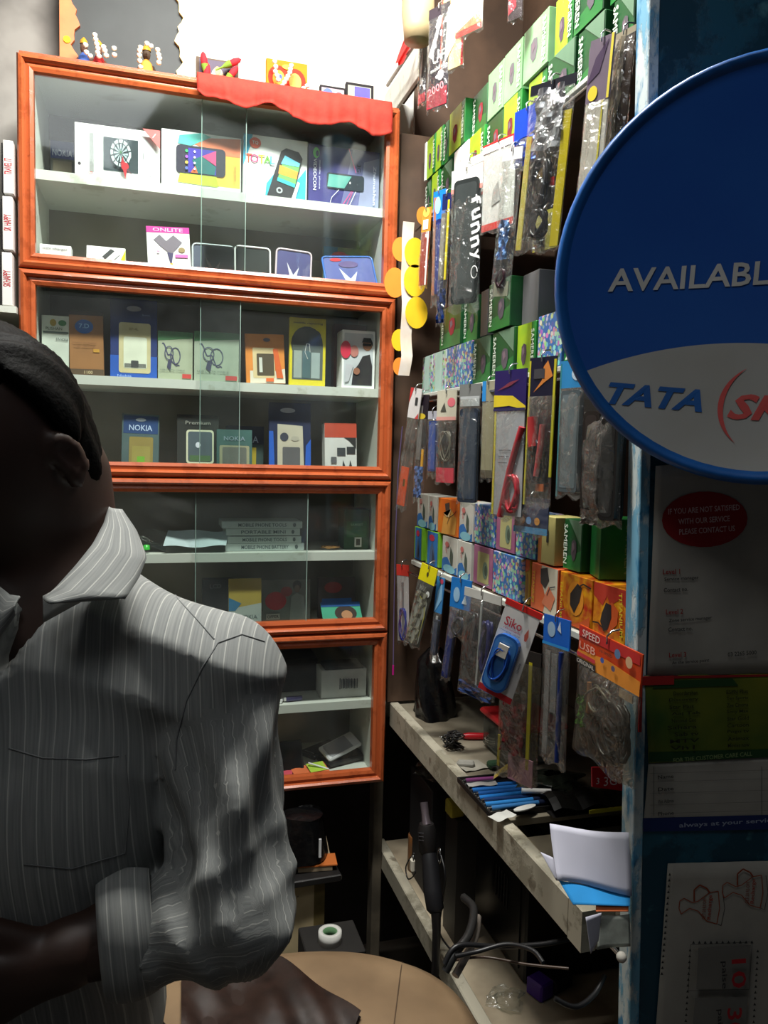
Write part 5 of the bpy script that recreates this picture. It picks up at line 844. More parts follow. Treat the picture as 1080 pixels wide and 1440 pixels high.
packet('cover_packet', 'packet with an orange header and a dark blue cover slanting left', (620, 652), (816, 966), .22, dict(head=(196, 110, 60), headart=[('p', [(.2, .1), (.8, .3), (.6, .8)], (220, 160, 110))], items=[('case', .15, .04, .85, .72, (28, 36, 84), .1, 'phone_cover'), ('strip', .2, .1, .4, .7, (120, 122, 126), 'grey_shine')]), yaw=28, tilt=8, X=RX-.010, group=G3)
packet('mouse_packet', 'clear packet with a sky blue header showing a white mouse shape', (630, 664), (814, 900), .50, dict(head=(30, 120, 200), headart=[('e', .32, .45, .16, .25, (150, 190, 220)), ('p', [(.6, .2), (.75, .5), (.85, .2)], (210, 226, 236))], items=[('coil', .5, .2, .3, .15, (60, 60, 70), 3, .002, 'grey_cable')]), yaw=26, tilt=3, X=RX-.038, group=G3)
packet('earphone_packet', 'two-lobed clear blister of blue and black earphones', (644, 706), (832, 986), .08, dict(head=(196, 196, 190), items=[('coil', .3, .52, .14, .26, (26, 26, 34), 5, .0028, 'earphone_cable'), ('coil', .70, .50, .12, .24, (34, 34, 90), 5, .003, 'earphone_cable'), ('strip', .47, .06, .52, .9, (160, 162, 160), 'middle_rib'), ('foil', .06, .0, .95, .12, (50, 70, 120), 'blue_foot')]), yaw=22, tilt=3, X=RX-.020, bulge=.012, group=G3)
sk = packet('charger_packet', 'white and red rounded pack lettered Siko with a blue coiled cable', (670, 764), (852, 1000), .06, dict(head=(214, 44, 40), bag=False, card=(220, 218, 214), cardart=[('rr', 0, .0, 1, .985, (222, 220, 216), .006), ('r', .0, 0, 1, .07, (196, 36, 44)), ('t', 'Siko', .38, .84, .10, (190, 40, 60), 0, .5), ('t', 'retractable', .40, .765, .022, (200, 110, 110), 0, .5), ('t', 'charging cable', .36, .73, .022, (120, 140, 170), 0, .6), ('p', [(.80, .72), (.76, .78), (.82, .86), (.88, .78), (.86, .72)], (190, 90, 74)), ('t', 'Quality', .90, .42, .03, (80, 80, 84), 90, .12)], items=[]), yaw=40, tilt=17, X=RX-.058, group=G3)
bb = [c for c in sk.children if c.name.startswith('backing_card')][0]; sw_ = max(v[0] for v in bb.bound_box)*2; shh = -min(v[2] for v in bb.bound_box)
MB().prism(rrect(-sw_*.42, sw_*.28, -shh*.93, -shh*.33, .012), -.010, -.002, mat((40, 96, 176), .2, var=.15, name='blue_blister')).flat(rrect(-sw_*.38, sw_*.24, -shh*.91, -shh*.35, .012), -.0103, mat((70, 130, 200), .12, var=.2, name='blue_blister_face')).build('blue_blister', sk)
MB().tube([(-.004*0-sw_*.08+sw_*.24*math.cos(t*.45)*(1-.004*t), -.0125-.002*math.sin(t*.3), -shh*.64+shh*.17*math.sin(t*.45+.4*math.sin(t*.1))) for t in range(60)], .0016, C_((24, 74, 160), .2), 5).build('coiled_cable', sk)
MB().box(-sw_*.22, sw_*.06, -.0155, -.0125, -shh*.55, -shh*.42, C_((206, 200, 190))).build('connector_tag', sk)
packet('cable_packet', 'long pouch with a yellow stripe, dark red bundle and pink foot, reaching the counter', (698, 762), (912, 1104), .1, dict(head=(40, 36, 34), items=[('strip', .72, .12, .80, .92, (190, 180, 30), 'yellow_stripe'), ('foil', .12, .2, .68, .6, (110, 24, 36), 'red_bundle'), ('strip', .3, .0, .9, .2, (176, 130, 150), 'pink_foot'), ('strip', .02, .06, .08, .3, (206, 190, 30), 'yellow_edge')]), yaw=22, X=RX-.030, bag=SMOKE, group=G3)
packet('pen_packet', 'clear packet with a blue egg-printed header and a long navy tube', (758, 803), (868, 1080), .20, dict(head=(24, 100, 200), headart=[('e', .32, .55, .15, .26, (150, 180, 206)), ('p', [(.55, .6), (.65, .9), (.7, .5)], (200, 214, 230)), ('r', 0, 0, 1, .1, (40, 140, 210))], items=[('wire', [(.76, .04), (.76, .40), (.76, .78)], (20, 44, 110), .0035, 'navy_tube'), ('strip', .12, .05, .30, .76, (120, 120, 120), 'grey_insert'), ('strip', .36, .35, .58, .75, (110, 112, 112), 'grey_insert')]), yaw=12, X=RX-.016, group=G3)
packet('adapter_packet', 'large clear bag with a red and orange header lettered SPEED, next to the post', (806, 905), (898, 1088), .30, dict(head=(206, 70, 30), headart=[('r', 0, .72, .98, .98, (190, 34, 30)), ('p', [(0, .0), (1, .0), (1, .36), (.5, .46), (0, .34)], (226, 140, 40)), ('t', 'SPEED', .22, .84, .19, (230, 200, 190), 0, .30), ('t', 'USB', .17, .50, .20, (226, 170, 150), 0, .28), ('r', 0, .20, .32, .30, (200, 50, 60)), ('r', .0, .0, .34, .16, (40, 34, 30)), ('t', 'ORIGINAL', .17, .08, .11, (206, 200, 190), 0, .30), ('t', 'HI-SPEED', .5, .62, .07, (60, 40, 30), 0, .2), ('e', .68, .76, .045, .12, (90, 120, 160)), ('e', .86, .70, .05, .14, (210, 170, 130)), ('e', .46, .42, .03, .07, (60, 90, 170)), ('e', .64, .36, .03, .07, (90, 80, 110)), ('e', .52, .9, .012, .03, INK)],
       items=[('coil', .62, .34, .28, .22, (50, 48, 46), 6, .0022, 'black_cable'), ('foil', .08, .22, .20, .46, (90, 160, 60), 'green_card'), ('wire', [(.25, .6), (.27, .45), (.26, .36)], (190, 130, 80), .003, 'tan_clip'), ('strip', .7, .62, .9, .68, (190, 160, 120), 'tan_label'), ('coil', .4, .5, .2, .1, (120, 116, 100), 3, .0014, 'grey_cable')]), yaw=0, tilt=2, X=RX-.036, bulge=.014, bag=SMOKE, group=G3)

# --- hanging strip with yellow flowers beside the cabinet
fl = at(577, 330, 1, 1.54); st = empty('flower_streamer', fl); tag(st, 'hanging paper streamer with large yellow and orange petals beside the cabinet', 'decoration')
def local(px, py): p = at(px, py, 1, 1.54)-fl; return p
rib = [local(575, 312), local(573, 345), local(572, 385), local(573, 425), local(571, 470), local(572, 500), local(568, 528)]
MB().grid(lambda u, v: tuple(rib[min(5, int(v*6))].lerp(rib[min(6, int(v*6)+1)], v*6-min(5, int(v*6)))+Vector(((u-.5)*.024, .002*math.sin(v*20), 0))), 3, 24, mat((206, 190, 170), .6, var=.2, scale=25, c2=(226, 216, 206), name='pale_ribbon')).build('ribbon', st)
YP = mat((244, 196, 20), .6, var=.08, name='yellow_petal'); OP = mat((236, 140, 40), .6, var=.1, name='orange_petal')
for px, py, r, m, s in ((583, 356, .030, YP, 1), (564, 350, .024, OP, -1), (583, 395, .032, YP, 1), (556, 397, .030, OP, -1), (585, 440, .032, YP, 1), (562, 478, .022, YP, -1), (562, 515, .018, OP, -1), (594, 304, .018, OP, 1)):
    c = local(px, py); N = 20
    v = [(c.x, c.y-.003*s, c.z)]+[(c.x+r*.75*math.cos(t), c.y-.003*s, c.z+r*math.sin(t)) for t in [2*PI*i/N for i in range(N)]]
    MB().add(v, [(0, i+1, (i+1) % N+1) for i in range(N)], m, False).build('petal', st)
for i, (lab, P, c, th) in enumerate((('yellow and black dotted cord hanging from the nail beside the cabinet', [(560, 578), (553, 600), (551, 640), (554, 690), (550, 760), (548, 830), (543, 900)], (170, 150, 70), .0022),
        ('violet cord hanging beside the orange cabinet frame', [(562, 585), (556, 610), (548, 660), (549, 730), (545, 790), (541, 850)], (110, 90, 140), .0016), ('thin violet cord with a pink tip beside the yellow dotted cord', [(566, 600), (560, 660), (556, 760), (554, 860), (553, 935)], (96, 80, 116), .0014))):
    X = .512-.006*i; Q = [at(a, b, 0, X) for a, b in P]; c0 = Q[0].copy(); o = MB().tube([q-c0 for q in Q], th, C_(c), 6).build('braided_cord', None, c0); tag(o, lab, 'cord')
    if i: MB().tube([Q[-1]-c0, Q[-1]-c0+Vector((0, 0, -.022))], th*1.5, C_((200, 30, 140), .3), 8).build('pink_tip', o)
kn = at(556, 580, 0, .515); o = MB().tube([kn-kn, Vector((-.02, -.004, 0))], .0022, CHROME, 6).ball((-.021, -.004, 0), .004, .004, .004, CHROME, 8).build('nail', None, kn); tag(o, 'nail in the rack edge that the cords hang from', 'nail')
kn = at(563, 322, 0, .515); o = MB().tube([Vector(), Vector((-.018, .0, .001))], .0022, CHROME, 6).ball((-.019, 0, .001), .004, .004, .004, CHROME, 8).build('nail', None, kn); tag(o, 'nail that holds the yellow petal streamer beside the cabinet', 'nail')
# --- beige hanging bottle and red tassel near the top
p = at(588, 8, 1, 1.46); o = empty('hanging_bottle', p); o.scale = (.82, .82, .82); tag(o, 'matt beige bottle shape hanging against the white wall behind the rack corner', 'bottle')
MB().lathe([(.0001, .085), (.016, .084), (.018, .06), (.030, .040), (.037, .010), (.037, -.020), (.033, -.05), (.030, -.08), (.0001, -.084)], mat((176, 156, 118), .5, var=.15, name='beige_clay'), 24).build('body', o)
MB().tube([(0, 0, .085), (0, 0, .30)], .001, CHROME, 5).build('cord', o)
p = at(574, 75, 1, 1.62); o = MB().grid(lambda u, v: (.02*(u-.5)*(1-.3*v)-.020*v, .006*math.sin(u*8+v*3), .025-.05*v), 8, 8, mat((206, 40, 36), .8, name='red_rag')).build('red_rag', None, p); tag(o, 'scrap of red cloth hanging by the beige bottle', 'cloth')
# ================================================================== ON AND UNDER THE COUNTER
DZ = .7242
def onz(px, py, z): return at(px, py, 2, z)
def put(name, label, cat, p, m, rot=(0, 0, 0), group=None):
    o = m.build(name, None, p, rot); return tag(o, label, cat, group)
def crumple(b, w, d, h, m, seed=1, nu=20, nv=14, amp=.12, sm=False):
    def f(u, v):
        a = 2*PI*u; t = v; prof = (1-.25*t-.75*max(0, t-.82)/.18*.6); n = 1+amp*math.sin(a*3+seed+t*5)+amp*.7*math.sin(a*7+t*9+seed*2)
        return (w/2*prof*n*math.cos(a), d/2*prof*n*math.sin(a), h*t)
    return b.grid(f, nu, nv, m, smooth=sm)
BAGM = mat((12, 12, 14), .22, var=.2, scale=60, bump=.5, name='black_polythene')
p = onz(577, 1003, DZ); p.x = .575; p.y = 1.50
put('carrier_bag', 'black plastic carrier bag bunched up at the far end of the counter', 'bag', (.572, 1.545, DZ), crumple(MB(), .085, .10, .145, BAGM, 2, 44, 26, .10, True))
c = empty('storage_box', (.66, 1.30, DZ)); tag(c, 'clear plastic box with a red lid at the back of the counter', 'box')
MB().box(-.055, .055, -.06, .06, .0005, .062, clear('cloudy_plastic', (200, 205, 200), .08, .35, hz=(120, 124, 118)), .006).build('tub', c)
MB().box(-.060, .060, -.066, .066, .0625, .074, C_((190, 40, 44), .35), .004).build('lid', c)
MB().box(-.045, .02, -.05, .05, .003, .035, C_((70, 74, 80))).build('contents', c)
def tangle(n, r, th, m, seed, sq=.7):
    rn = random.Random(seed); ph = [rn.uniform(0, 6) for _ in range(6)]
    return MB().tube([(r*math.sin(i*.7+ph[0])*math.cos(i*.13+ph[1]), r*math.sin(i*.7+ph[2])*math.sin(i*.17+ph[3]), r*sq+r*sq*.9*math.sin(i*.41+ph[4])) for i in range(n)], th, m, 5)
q = onz(637, 1052, DZ); put('wire_coil', 'tangled ball of thin black wire on the counter', 'wire', (q.x, q.y, DZ+.002), tangle(160, .019, .0014, DARK, 3))
q = onz(655, 1078, DZ); put('eraser', 'small grey eraser block beside the black wire ball', 'eraser', (q.x, q.y, DZ), MB().box(-.016, .016, -.008, .008, 0, .011, C_((140, 138, 130)), .004), (0, 0, R(-20)))
q = onz(672, 1040, DZ); put('screwdriver', 'red handled screwdriver lying behind the wire ball', 'tool', (q.x, q.y, DZ+.007), MB().tube([(-.03, 0, 0), (-.02, 0, 0), (.035, .0, 0)], [.0045, .007, .0065], C_((196, 30, 40), .3), 8).tube([(-.03, 0, 0), (-.075, 0, -.003)], .0018, CHROME, 6), (0, 0, R(-14)))
q = onz(694, 1052, DZ); put('white_cable', 'loops of thin white cable on the counter', 'cable', (q.x, q.y, DZ+.002), MB().tube([(.013*math.cos(i*.5)+.004*math.sin(i*.12), .016*math.sin(i*.5), .002+.0008*i*.4) for i in range(60)], .0012, C_((206, 202, 190)), 5))
q = onz(695, 1080, DZ); put('green_clip', 'dark green clip lying behind the pens', 'clip', (q.x, q.y, DZ), MB().box(-.012, .012, -.01, .01, 0, .012, C_((26, 60, 34)), .003).tube([(-.01, -.011, .006), (.012, -.012, .008)], .002, DARK, 5))
# tray of pens: frame plus blue pens lying side by side
ty = empty('pen_tray', (0, 0, DZ)); a = onz(660, 1100, DZ); b = onz(752, 1142, DZ); cx, cy = (a.x+b.x)/2+.012, (a.y+b.y)/2; ty.location = (cx, cy, DZ+.0003)
tag(ty, 'flat black tray at the counter edge that holds the blue pens', 'tray')
tr = MB().box(-.062, .062, -.068, .068, 0, .003, DARK, .001)
for x0, x1, y0, y1 in ((-.062, .062, -.068, -.065), (-.062, .062, .065, .068), (-.062, -.059, -.065, .065), (.059, .062, -.065, .065)): tr.box(x0, x1, y0, y1, .003, .009, DARK)
tr.build('frame', ty)
for i in range(9):
    col = [(120, 60, 110), (60, 60, 70), (40, 110, 190), (40, 110, 190), (36, 90, 160), (40, 120, 200), (30, 60, 110), (50, 130, 200), (60, 120, 180)][i]
    y = cy+.052-i*.0128; x = cx-.004*(i % 2); o = empty('ball_pen', (x, y, DZ+.0078), (0, 0, R(-3+2*(i % 3))))
    MB().tube([(-.052, 0, 0), (.030, 0, 0)], .0040, C_(col, .3), 8).build('barrel', o); MB().tube([(-.057, 0, 0), (-.052, 0, 0)], [.0012, .0036], C_((30, 30, 34), .3), 8).build('tip', o)
    MB().tube([(.030, 0, 0), (.054, 0, 0)], .0044, C_((28, 36, 60), .3), 8).build('cap', o)
    tag(o, ['purple', 'dark grey', 'bright blue', 'bright blue', 'slate blue', 'light blue', 'navy blue', 'sky blue', 'dull blue'][i]+' pen in the black tray, '+ORD[i]+' from the far end', 'pen', 'pens in the tray')
for nm, lb, px, py, w, l, rz, cc in (('paper_slip', 'white paper slip with dark print lying across the near end of the pens', 706, 1148, .04, .022, 20, (196, 196, 190)), ('paper_slip', 'long white slip lying along the far end of the pen tray', 678, 1103, .05, .014, -6, (170, 168, 166)), ('price_slip', 'grey white slip under the wire ball', 664, 1068, .05, .04, 10, (150, 146, 134))):
    q = onz(px, py, DZ+.013); put(nm, lb, 'paper', (q.x, q.y, DZ+(.0125 if px != 664 else .0005)), MB().grid(lambda u, v: ((u-.5)*w, (v-.5)*l, .0006+.002*math.sin(u*5+px)**2), 8, 3, C_(cc)), (0, 0, R(rz)))
q = onz(754, 1116, DZ+.014); put('paper_roll', 'small rolled white paper tube lying over the pens', 'paper', (q.x, q.y, DZ+.018), MB().tube([(-.022, .008, 0), (.022, -.008, .001)], .0042, C_((210, 208, 206)), 10))
q = onz(738, 1137, DZ+.012); put('white_tag', 'leaf shaped white plastic tag beside the pens', 'tag', (q.x, q.y, DZ+.0132), MB().prism(ell(0, 0, .022, .008, 16), -.0008, .0008, C_((206, 206, 200))), (R(84), 0, R(16)))
q = at(716, 1100, 0, .575); put('folded_leaflet', 'small printed leaflet folded like a roof near the pens', 'leaflet', (q.x, q.y, DZ+.0135), MB().grid(lambda u, v: ((u-.5)*.052, (v-.5)*.03, .022*(1-abs(2*u-1))+.0004), 8, 2, mat((70, 90, 110), .5, var=.6, scale=70, c2=(200, 170, 60), name='leaflet_print')), (0, 0, R(-30)))
# heaps towards the near end
q = onz(800, 1110, DZ); put('dark_pouch', 'dark crumpled pouch with a greenish sheen behind the pens', 'pouch', (.64, 1.145, DZ), crumple(MB(), .12, .07, .028, mat((38, 44, 36), .3, var=.4, scale=40, bump=.4, name='dark_pouch'), 4, amp=.18))
q = at(858, 1100, 1, .93); o = MB().prism([(-.032, -.004), (.032, -.018), (.034, .012), (.0, .022), (-.034, .024)], 0, .002, C_((176, 26, 34), .4)).build('sim_offer_card', None, (q.x+.004, .93, q.z)); tag(o, 'red card lettered 3G poking out of the heap near the blue post', 'card')
T = MB(); T.text('3G', -.004, .002, .013, C_((220, 200, 200)), -.0006); T.text('3', -.024, .004, .009, C_((220, 200, 200)), -.0006); T.text('3', .024, -.001, .009, C_((220, 200, 200)), -.0006); T.build('lettering', o)
TRZ = .6945
OLV = mat((120, 126, 84), .25, var=.5, scale=30, bump=.3, name='olive_film', c2=(60, 64, 40))
put('film_packet', 'olive plastic film packet lying flat across the tray board', 'packet', (onz(825, 1148, TRZ).x, onz(825, 1148, TRZ).y+.03, TRZ+.001), MB().grid(lambda u, v: ((u-.5)*.20, (v-.5)*.10, .014+.012*math.sin(PI*v)*math.sin(PI*u)+.003*math.sin(u*15+v*6)), 16, 10, OLV, smooth=False).grid(lambda u, v: ((u-.5)*.20, (v-.5)*.10, .001), 4, 3, OLV), (0, 0, R(6)))
put('film_packet', 'black and yellow edged film packet behind the olive one', 'packet', (.69, 1.075, DZ+.001), MB().grid(lambda u, v: ((u-.5)*.20, (v-.5)*.06, .012+.012*math.sin(PI*v)+.004*math.sin(u*21)), 16, 6, mat((30, 30, 28), .25, var=.4, name='black_film'), smooth=False).grid(lambda u, v: ((u-.5)*.20, (v-.5)*.06, .001), 4, 3, DARK).box(-.04, .05, -.033, -.031, .002, .008, C_((190, 180, 40))))
# papers in the slot at the near end
def sheet(name, label, pts, dist, m, bend=.004, lines=()):
    Q = [atd(*p, d) for p, d in zip(pts, dist)]; c = Q[3].copy()
    def f(u, v):
        a = Q[3].lerp(Q[2], u); b = Q[0].lerp(Q[1], u); p = a.lerp(b, v)-c; return p+Vector((0, bend*math.sin(u*5+v*2), 0))
    o = MB().grid(f, 12, 8, m).build(name, None, c); s = o.modifiers.new('t', 'SOLIDIFY'); s.thickness = .0006; return tag(o, label, 'paper')
PW = mat((206, 206, 222), .7, var=.06, scale=8, name='white_paper')
sheet('paper_sheet', 'large folded white paper standing in the counter tray by the blue post', [(775, 1160), (886, 1172), (886, 1258), (784, 1238)], (.93, .92, .90, .90), PW)
sheet('paper_sheet', 'thin white paper edge sticking out left of the folded sheet', [(760, 1198), (778, 1206), (790, 1240), (782, 1238)], (.93, .925, .91, .915), PW, 0)
sheet('cover_sheet', 'bright blue card lying under the folded white paper', [(786, 1238), (886, 1255), (886, 1274), (806, 1272)], (.905, .905, .885, .885), C_((30, 140, 210)), 0)
sheet('orange_card', 'thin orange card strip below the blue card', [(838, 1273), (884, 1272), (884, 1282), (838, 1282)], (.888, .888, .884, .884), C_((214, 110, 60)), 0)
sheet('folded_note', 'small white folded note hanging at the counter edge by the post', [(824, 1290), (846, 1284), (842, 1322), (831, 1341)], (.865, .88, .88, .865), PW, 0)
sheet('folded_note', 'grey green printed note tucked behind the small white fold', [(845, 1288), (886, 1286), (886, 1330), (840, 1336)], (.885, .885, .88, .88), mat((150, 156, 148), .7, var=.3, scale=40, name='printed_note'), .001)
kn = atd(874, 1346, .875); put('hook_knob', 'small white hook knob on the blue post at the counter end', 'hook', kn, MB().ball((0, 0, 0), .006, .006, .006, C_((190, 186, 176)), 10).tube([(0, 0, 0), (0, .03, .0)], .0025, CHROME, 6))

# --- under the counter
pc = empty('computer_case', (.715, 1.36, .3622)); tag(pc, 'black computer case standing on the lower shelf', 'computer')
MB().box(-.10, .10, -.19, .19, .002, .27, mat((16, 16, 17), .4, var=.1, name='black_steel'), .004).build('body', pc)
MB().box(-.1025, -.1002, -.17, .17, .02, .25, mat((20, 20, 21), .3, name='side_cover')).build('side_cover', pc)
for i in range(5): MB().tube([(-.1035, -.12+.012*i, .10), (-.1035, -.12+.012*i, .16)], .0015, C_((40, 40, 42)), 5).build('vent_slot', pc)
hg = at(598, 1135, 0, .475); hz_ = lambda px, py, X=.475: at(px, py, 0, X)-hg
o = empty('hot_air_gun', hg); tag(o, 'black hot air soldering gun hanging by its cable hook in front of the counter', 'tool')
P = [(596, 1128), (598, 1146), (600, 1160)]; MB().tube([hz_(*q) for q in P], [.0075, .007, .009], mat((120, 110, 116), .3, .7, name='nozzle_steel'), 14).build('nozzle', o)
MB().tube([hz_(600, 1158), hz_(600, 1166), hz_(602, 1196), hz_(603, 1202)], [.013, .0165, .0165, .013], DARK, 16).build('heater_housing', o)
MB().tube([hz_(603, 1200), hz_(605, 1215), hz_(608, 1250), hz_(612, 1278), hz_(613, 1284)], [.013, .0145, .0165, .0155, .010], mat((24, 24, 28), .5, name='grip_black'), 16).build('grip', o)
for i in range(3): MB().tube([hz_(599, 1168+i*5)+Vector((-.016, -.006, 0)), hz_(606, 1169+i*5)+Vector((-.016, -.004, 0))], .0009, C_((60, 60, 64)), 5).build('vent_slot', o)
MB().tube([hz_(613, 1282), hz_(614, 1310), hz_(613, 1345), hz_(612, 1370)], [.009, .0075, .0072, .0072], DARK, 12).build('cable', o)
q = at(580, 1215, 0, .487); o = put('crocodile_clip', 'small cream plastic clip hanging beside the hot air gun', 'clip', q, MB().box(-.004, .004, -.006, .006, -.014, .010, C_((220, 214, 196)), .002).tube([(0, -.005, .010), (0, -.003, .018), (0, .003, .018), (0, .005, .010)], .0012, CHROME, 5))
q = at(618, 1203, 0, .50); put('key_ring', 'thin steel ring hanging right of the hot air gun', 'ring', q, MB().tube([(0, .008*math.cos(i*.4), .014*math.sin(i*.4)) for i in range(17)], .0009, CHROME, 5))
def cord(name, label, P, th, c, axis=0, X=.48):
    Q = [at(a, b, axis, X) if len(pp) == 2 else atd(*pp) for pp in P for a, b in [pp[:2]]]; c0 = Q[0].copy()
    S = []
    for i in range(len(Q)-1):
        p0 = Q[max(0, i-1)]; p1 = Q[i]; p2 = Q[i+1]; p3 = Q[min(len(Q)-1, i+2)]
        for k in range(8):
            t = k/8; S.append(.5*((2*p1)+(p2-p0)*t+(2*p0-5*p1+4*p2-p3)*t*t+(3*p1-p0-3*p2+p3)*t**3)-c0)
    S.append(Q[-1]-c0); o = MB().tube(S, th, C_(c, .4), 7).build(name, None, c0); return tag(o, label, 'cable')
cord('power_cable', 'thin black cable looped left of the hot air gun', [(582, 1200), (571, 1218), (574, 1236), (584, 1228), (580, 1214)], .0014, (30, 30, 32), X=.492)
cord('power_cable', 'thin black cable running down from the steel ring', [(618, 1196), (626, 1230), (622, 1270), (618, 1310), (634, 1336)], .0018, (28, 28, 30), X=.50)
cord('power_cable', 'thick black cable curving over the lower shelf to the computer case', [(652, 1262, 1.12), (666, 1278, 1.08), (660, 1312, 1.03), (640, 1340, 1.0), (626, 1366, .99)], .0058, (34, 34, 34))
cord('power_cable', 'thick pale grey cable beside the black one on the lower shelf', [(672, 1290, 1.1), (668, 1318, 1.05), (655, 1345, 1.02), (640, 1372, 1.0)], .0052, (120, 112, 104))
cord('power_cable', 'black cable running right across the lower shelf', [(625, 1356, .99), (644, 1330, 1.0), (700, 1331, 1.02), (760, 1328, 1.03), (803, 1320, 1.04)], .0034, (26, 26, 28))
cord('power_cable', 'black cable arching to the violet adapter', [(640, 1345, .99), (672, 1338, 1.0), (712, 1328, 1.0), (748, 1336, .98), (764, 1354, .96)], .0030, (26, 26, 28))
cord('power_cable', 'black cable dipping from the violet adapter towards the post', [(780, 1404, .93), (810, 1416, .93), (836, 1398, .95), (850, 1372, .97)], .0032, (24, 24, 26))
cord('power_cable', 'thin brown cable lying across the lower shelf behind the violet adapter', [(630, 1352, 1.02), (680, 1346, 1.04), (740, 1356, 1.02), (800, 1362, 1.0)], .0018, (70, 54, 44))
q = onz(770, 1392, .364); ad = empty('power_adapter', (q.x, max(q.y, .875), .3632), (0, 0, R(20))); tag(ad, 'violet and black power adapter lying on the lower shelf', 'adapter')
MB().box(-.036, -.004, -.018, .018, 0, .030, C_((74, 40, 140), .3), .003).build('violet_shell', ad); MB().box(-.003, .045, -.020, .020, 0, .024, DARK, .004).build('black_shell', ad)
for s in (-1, 1): MB().tube([(-.03, s*.007, -.0), (-.03, s*.007-.012, .0)], .0016, CHROME, 6).build('pin', ad)
q = onz(712, 1408, .364); put('plastic_wrapper', 'crumpled clear wrapper glinting on the lower shelf', 'wrapper', (q.x, q.y, .3635), crumple(MB(), .06, .05, .02, PLASTIC, 5, 14, 8, .25))
q = at(590, 1120, 0, .60); put('plastic_bag', 'crumpled clear bag stuffed under the far end of the counter', 'bag', (.60, 1.52, .60), crumple(MB(), .13, .10, .075, SMOKE, 7, 18, 10, .2))
put('cardboard_box', 'dark box holding the clear bag under the far counter end', 'box', (.60, 1.52, .3625), MB().box(-.06, .010, -.07, .07, 0, .235, mat((34, 32, 34), .6, var=.2, name='dark_card'), .002))
q = at(632, 1138, 0, .52); put('sponge', 'small yellow sponge under the counter edge', 'sponge', (.545, 1.34, .60), MB().box(-.014, .014, -.016, .016, 0, .028, mat((190, 176, 60), .9, var=.3, bump=.5, name='sponge'), .003))
put('wooden_block', 'dark shelf block that carries the yellow sponge', 'block', (.56, 1.34, .3625), MB().box(-.02, .02, -.03, .03, 0, .2370, DARK))
put('rusty_can', 'orange brown rusted tin on the far end of the lower shelf', 'can', (.562, 1.58, .3625), MB().lathe([(.0001, .08), (.025, .08), (.026, .078), (.026, .004), (.024, 0), (.0001, 0)], mat((150, 90, 36), .5, .2, var=.5, scale=20, c2=(110, 96, 76), name='rusty_tin'), 20))

# ================================================================== BELOW THE CABINET
q = at(428, 1240, 1, 1.50)
wb_ = box_thing('wooden_crate', .085, q.z, .16, mat((196, 178, 138), .7, var=.2, scale=8, name='pale_wood'), [('r', .74, 0, 1, 1, mat((120, 104, 60), .7, var=.3, name='ochre_wood')), ('e', .35, .93, .01, .004, INK)], (q.x, 1.50, 0)); tag(wb_, 'narrow pale wooden crate standing below the cabinet', 'crate')
q2 = at(436, 1235, 1, 1.50); BKZ = q.z
put('ledger', 'black covered ledger, lowest on the pale crate', 'book', (q2.x+.005, 1.52, BKZ+.0008), MB().box(-.065, .055, -.04, .12, 0, .014, DARK, .002).box(-.060, .0555, -.038, .118, .003, .011, C_((90, 84, 70))), (0, 0, R(3)))
put('envelope_stack', 'orange edged stack of papers on the black ledger', 'paper', (q2.x+.008, 1.52, BKZ+.0160), MB().box(-.03, .040, -.015, .11, 0, .010, C_((140, 124, 100))).box(-.028, .050, -.016, .03, .010, .0125, C_((180, 96, 34))), (0, 0, R(-6)))
hb = MB().grid(lambda u, v: (.060*math.cos(2*PI*u)*(1-.25*v)+.004*math.sin(u*25), .05*math.sin(2*PI*u)*(1-.3*v), .085*v*(1+.08*math.sin(u*12))), 24, 10, BAGM).grid(lambda u, v: (.046*math.cos(2*PI*u)*(1-v), .036*math.sin(2*PI*u)*(1-v), .085+.004*v), 24, 2, BAGM)
o = hb.build('handbag', None, (q2.x-.012, 1.55, BKZ+.0318)); tag(o, 'black bag with a pale metal bar on top of the papers', 'bag'); MB().box(.028, .033, -.056, -.052, .018, .056, C_((220, 220, 220), .3)).build('metal_bar', o)
q = at(464, 1316, 1, 1.38); o = empty('tape_roll', (q.x, 1.38, .50)); 
o.location = (q.x, 1.38, q.z-.012); tag(o, 'white tape roll with a green core on the floor box', 'tape')
MB().lathe([(.014, 0), (.022, 0), (.022, .022), (.014, .022), (.014, 0)], C_((206, 206, 200)), 24).build('roll', o); MB().lathe([(.0138, .001), (.0138, .021), (.012, .021), (.012, .001), (.0138, .001)], C_((90, 130, 90)), 24).build('core', o)
put('cardboard_box', 'dull floor box that carries the white tape roll', 'box', (q.x, 1.38, 0), MB().box(-.05, .06, -.04, .06, 0, q.z-.0125, mat((26, 23, 20), .8, var=.2, name='old_card'), .002))
q = at(393, 1222, 1, 1.30); put('foil_wrapper', 'bit of silver foil by the elbow of the man', 'wrapper', (q.x+.004, 1.46, BKZ+.03), tangle(30, .012, .003, CHROME, 9, .5))

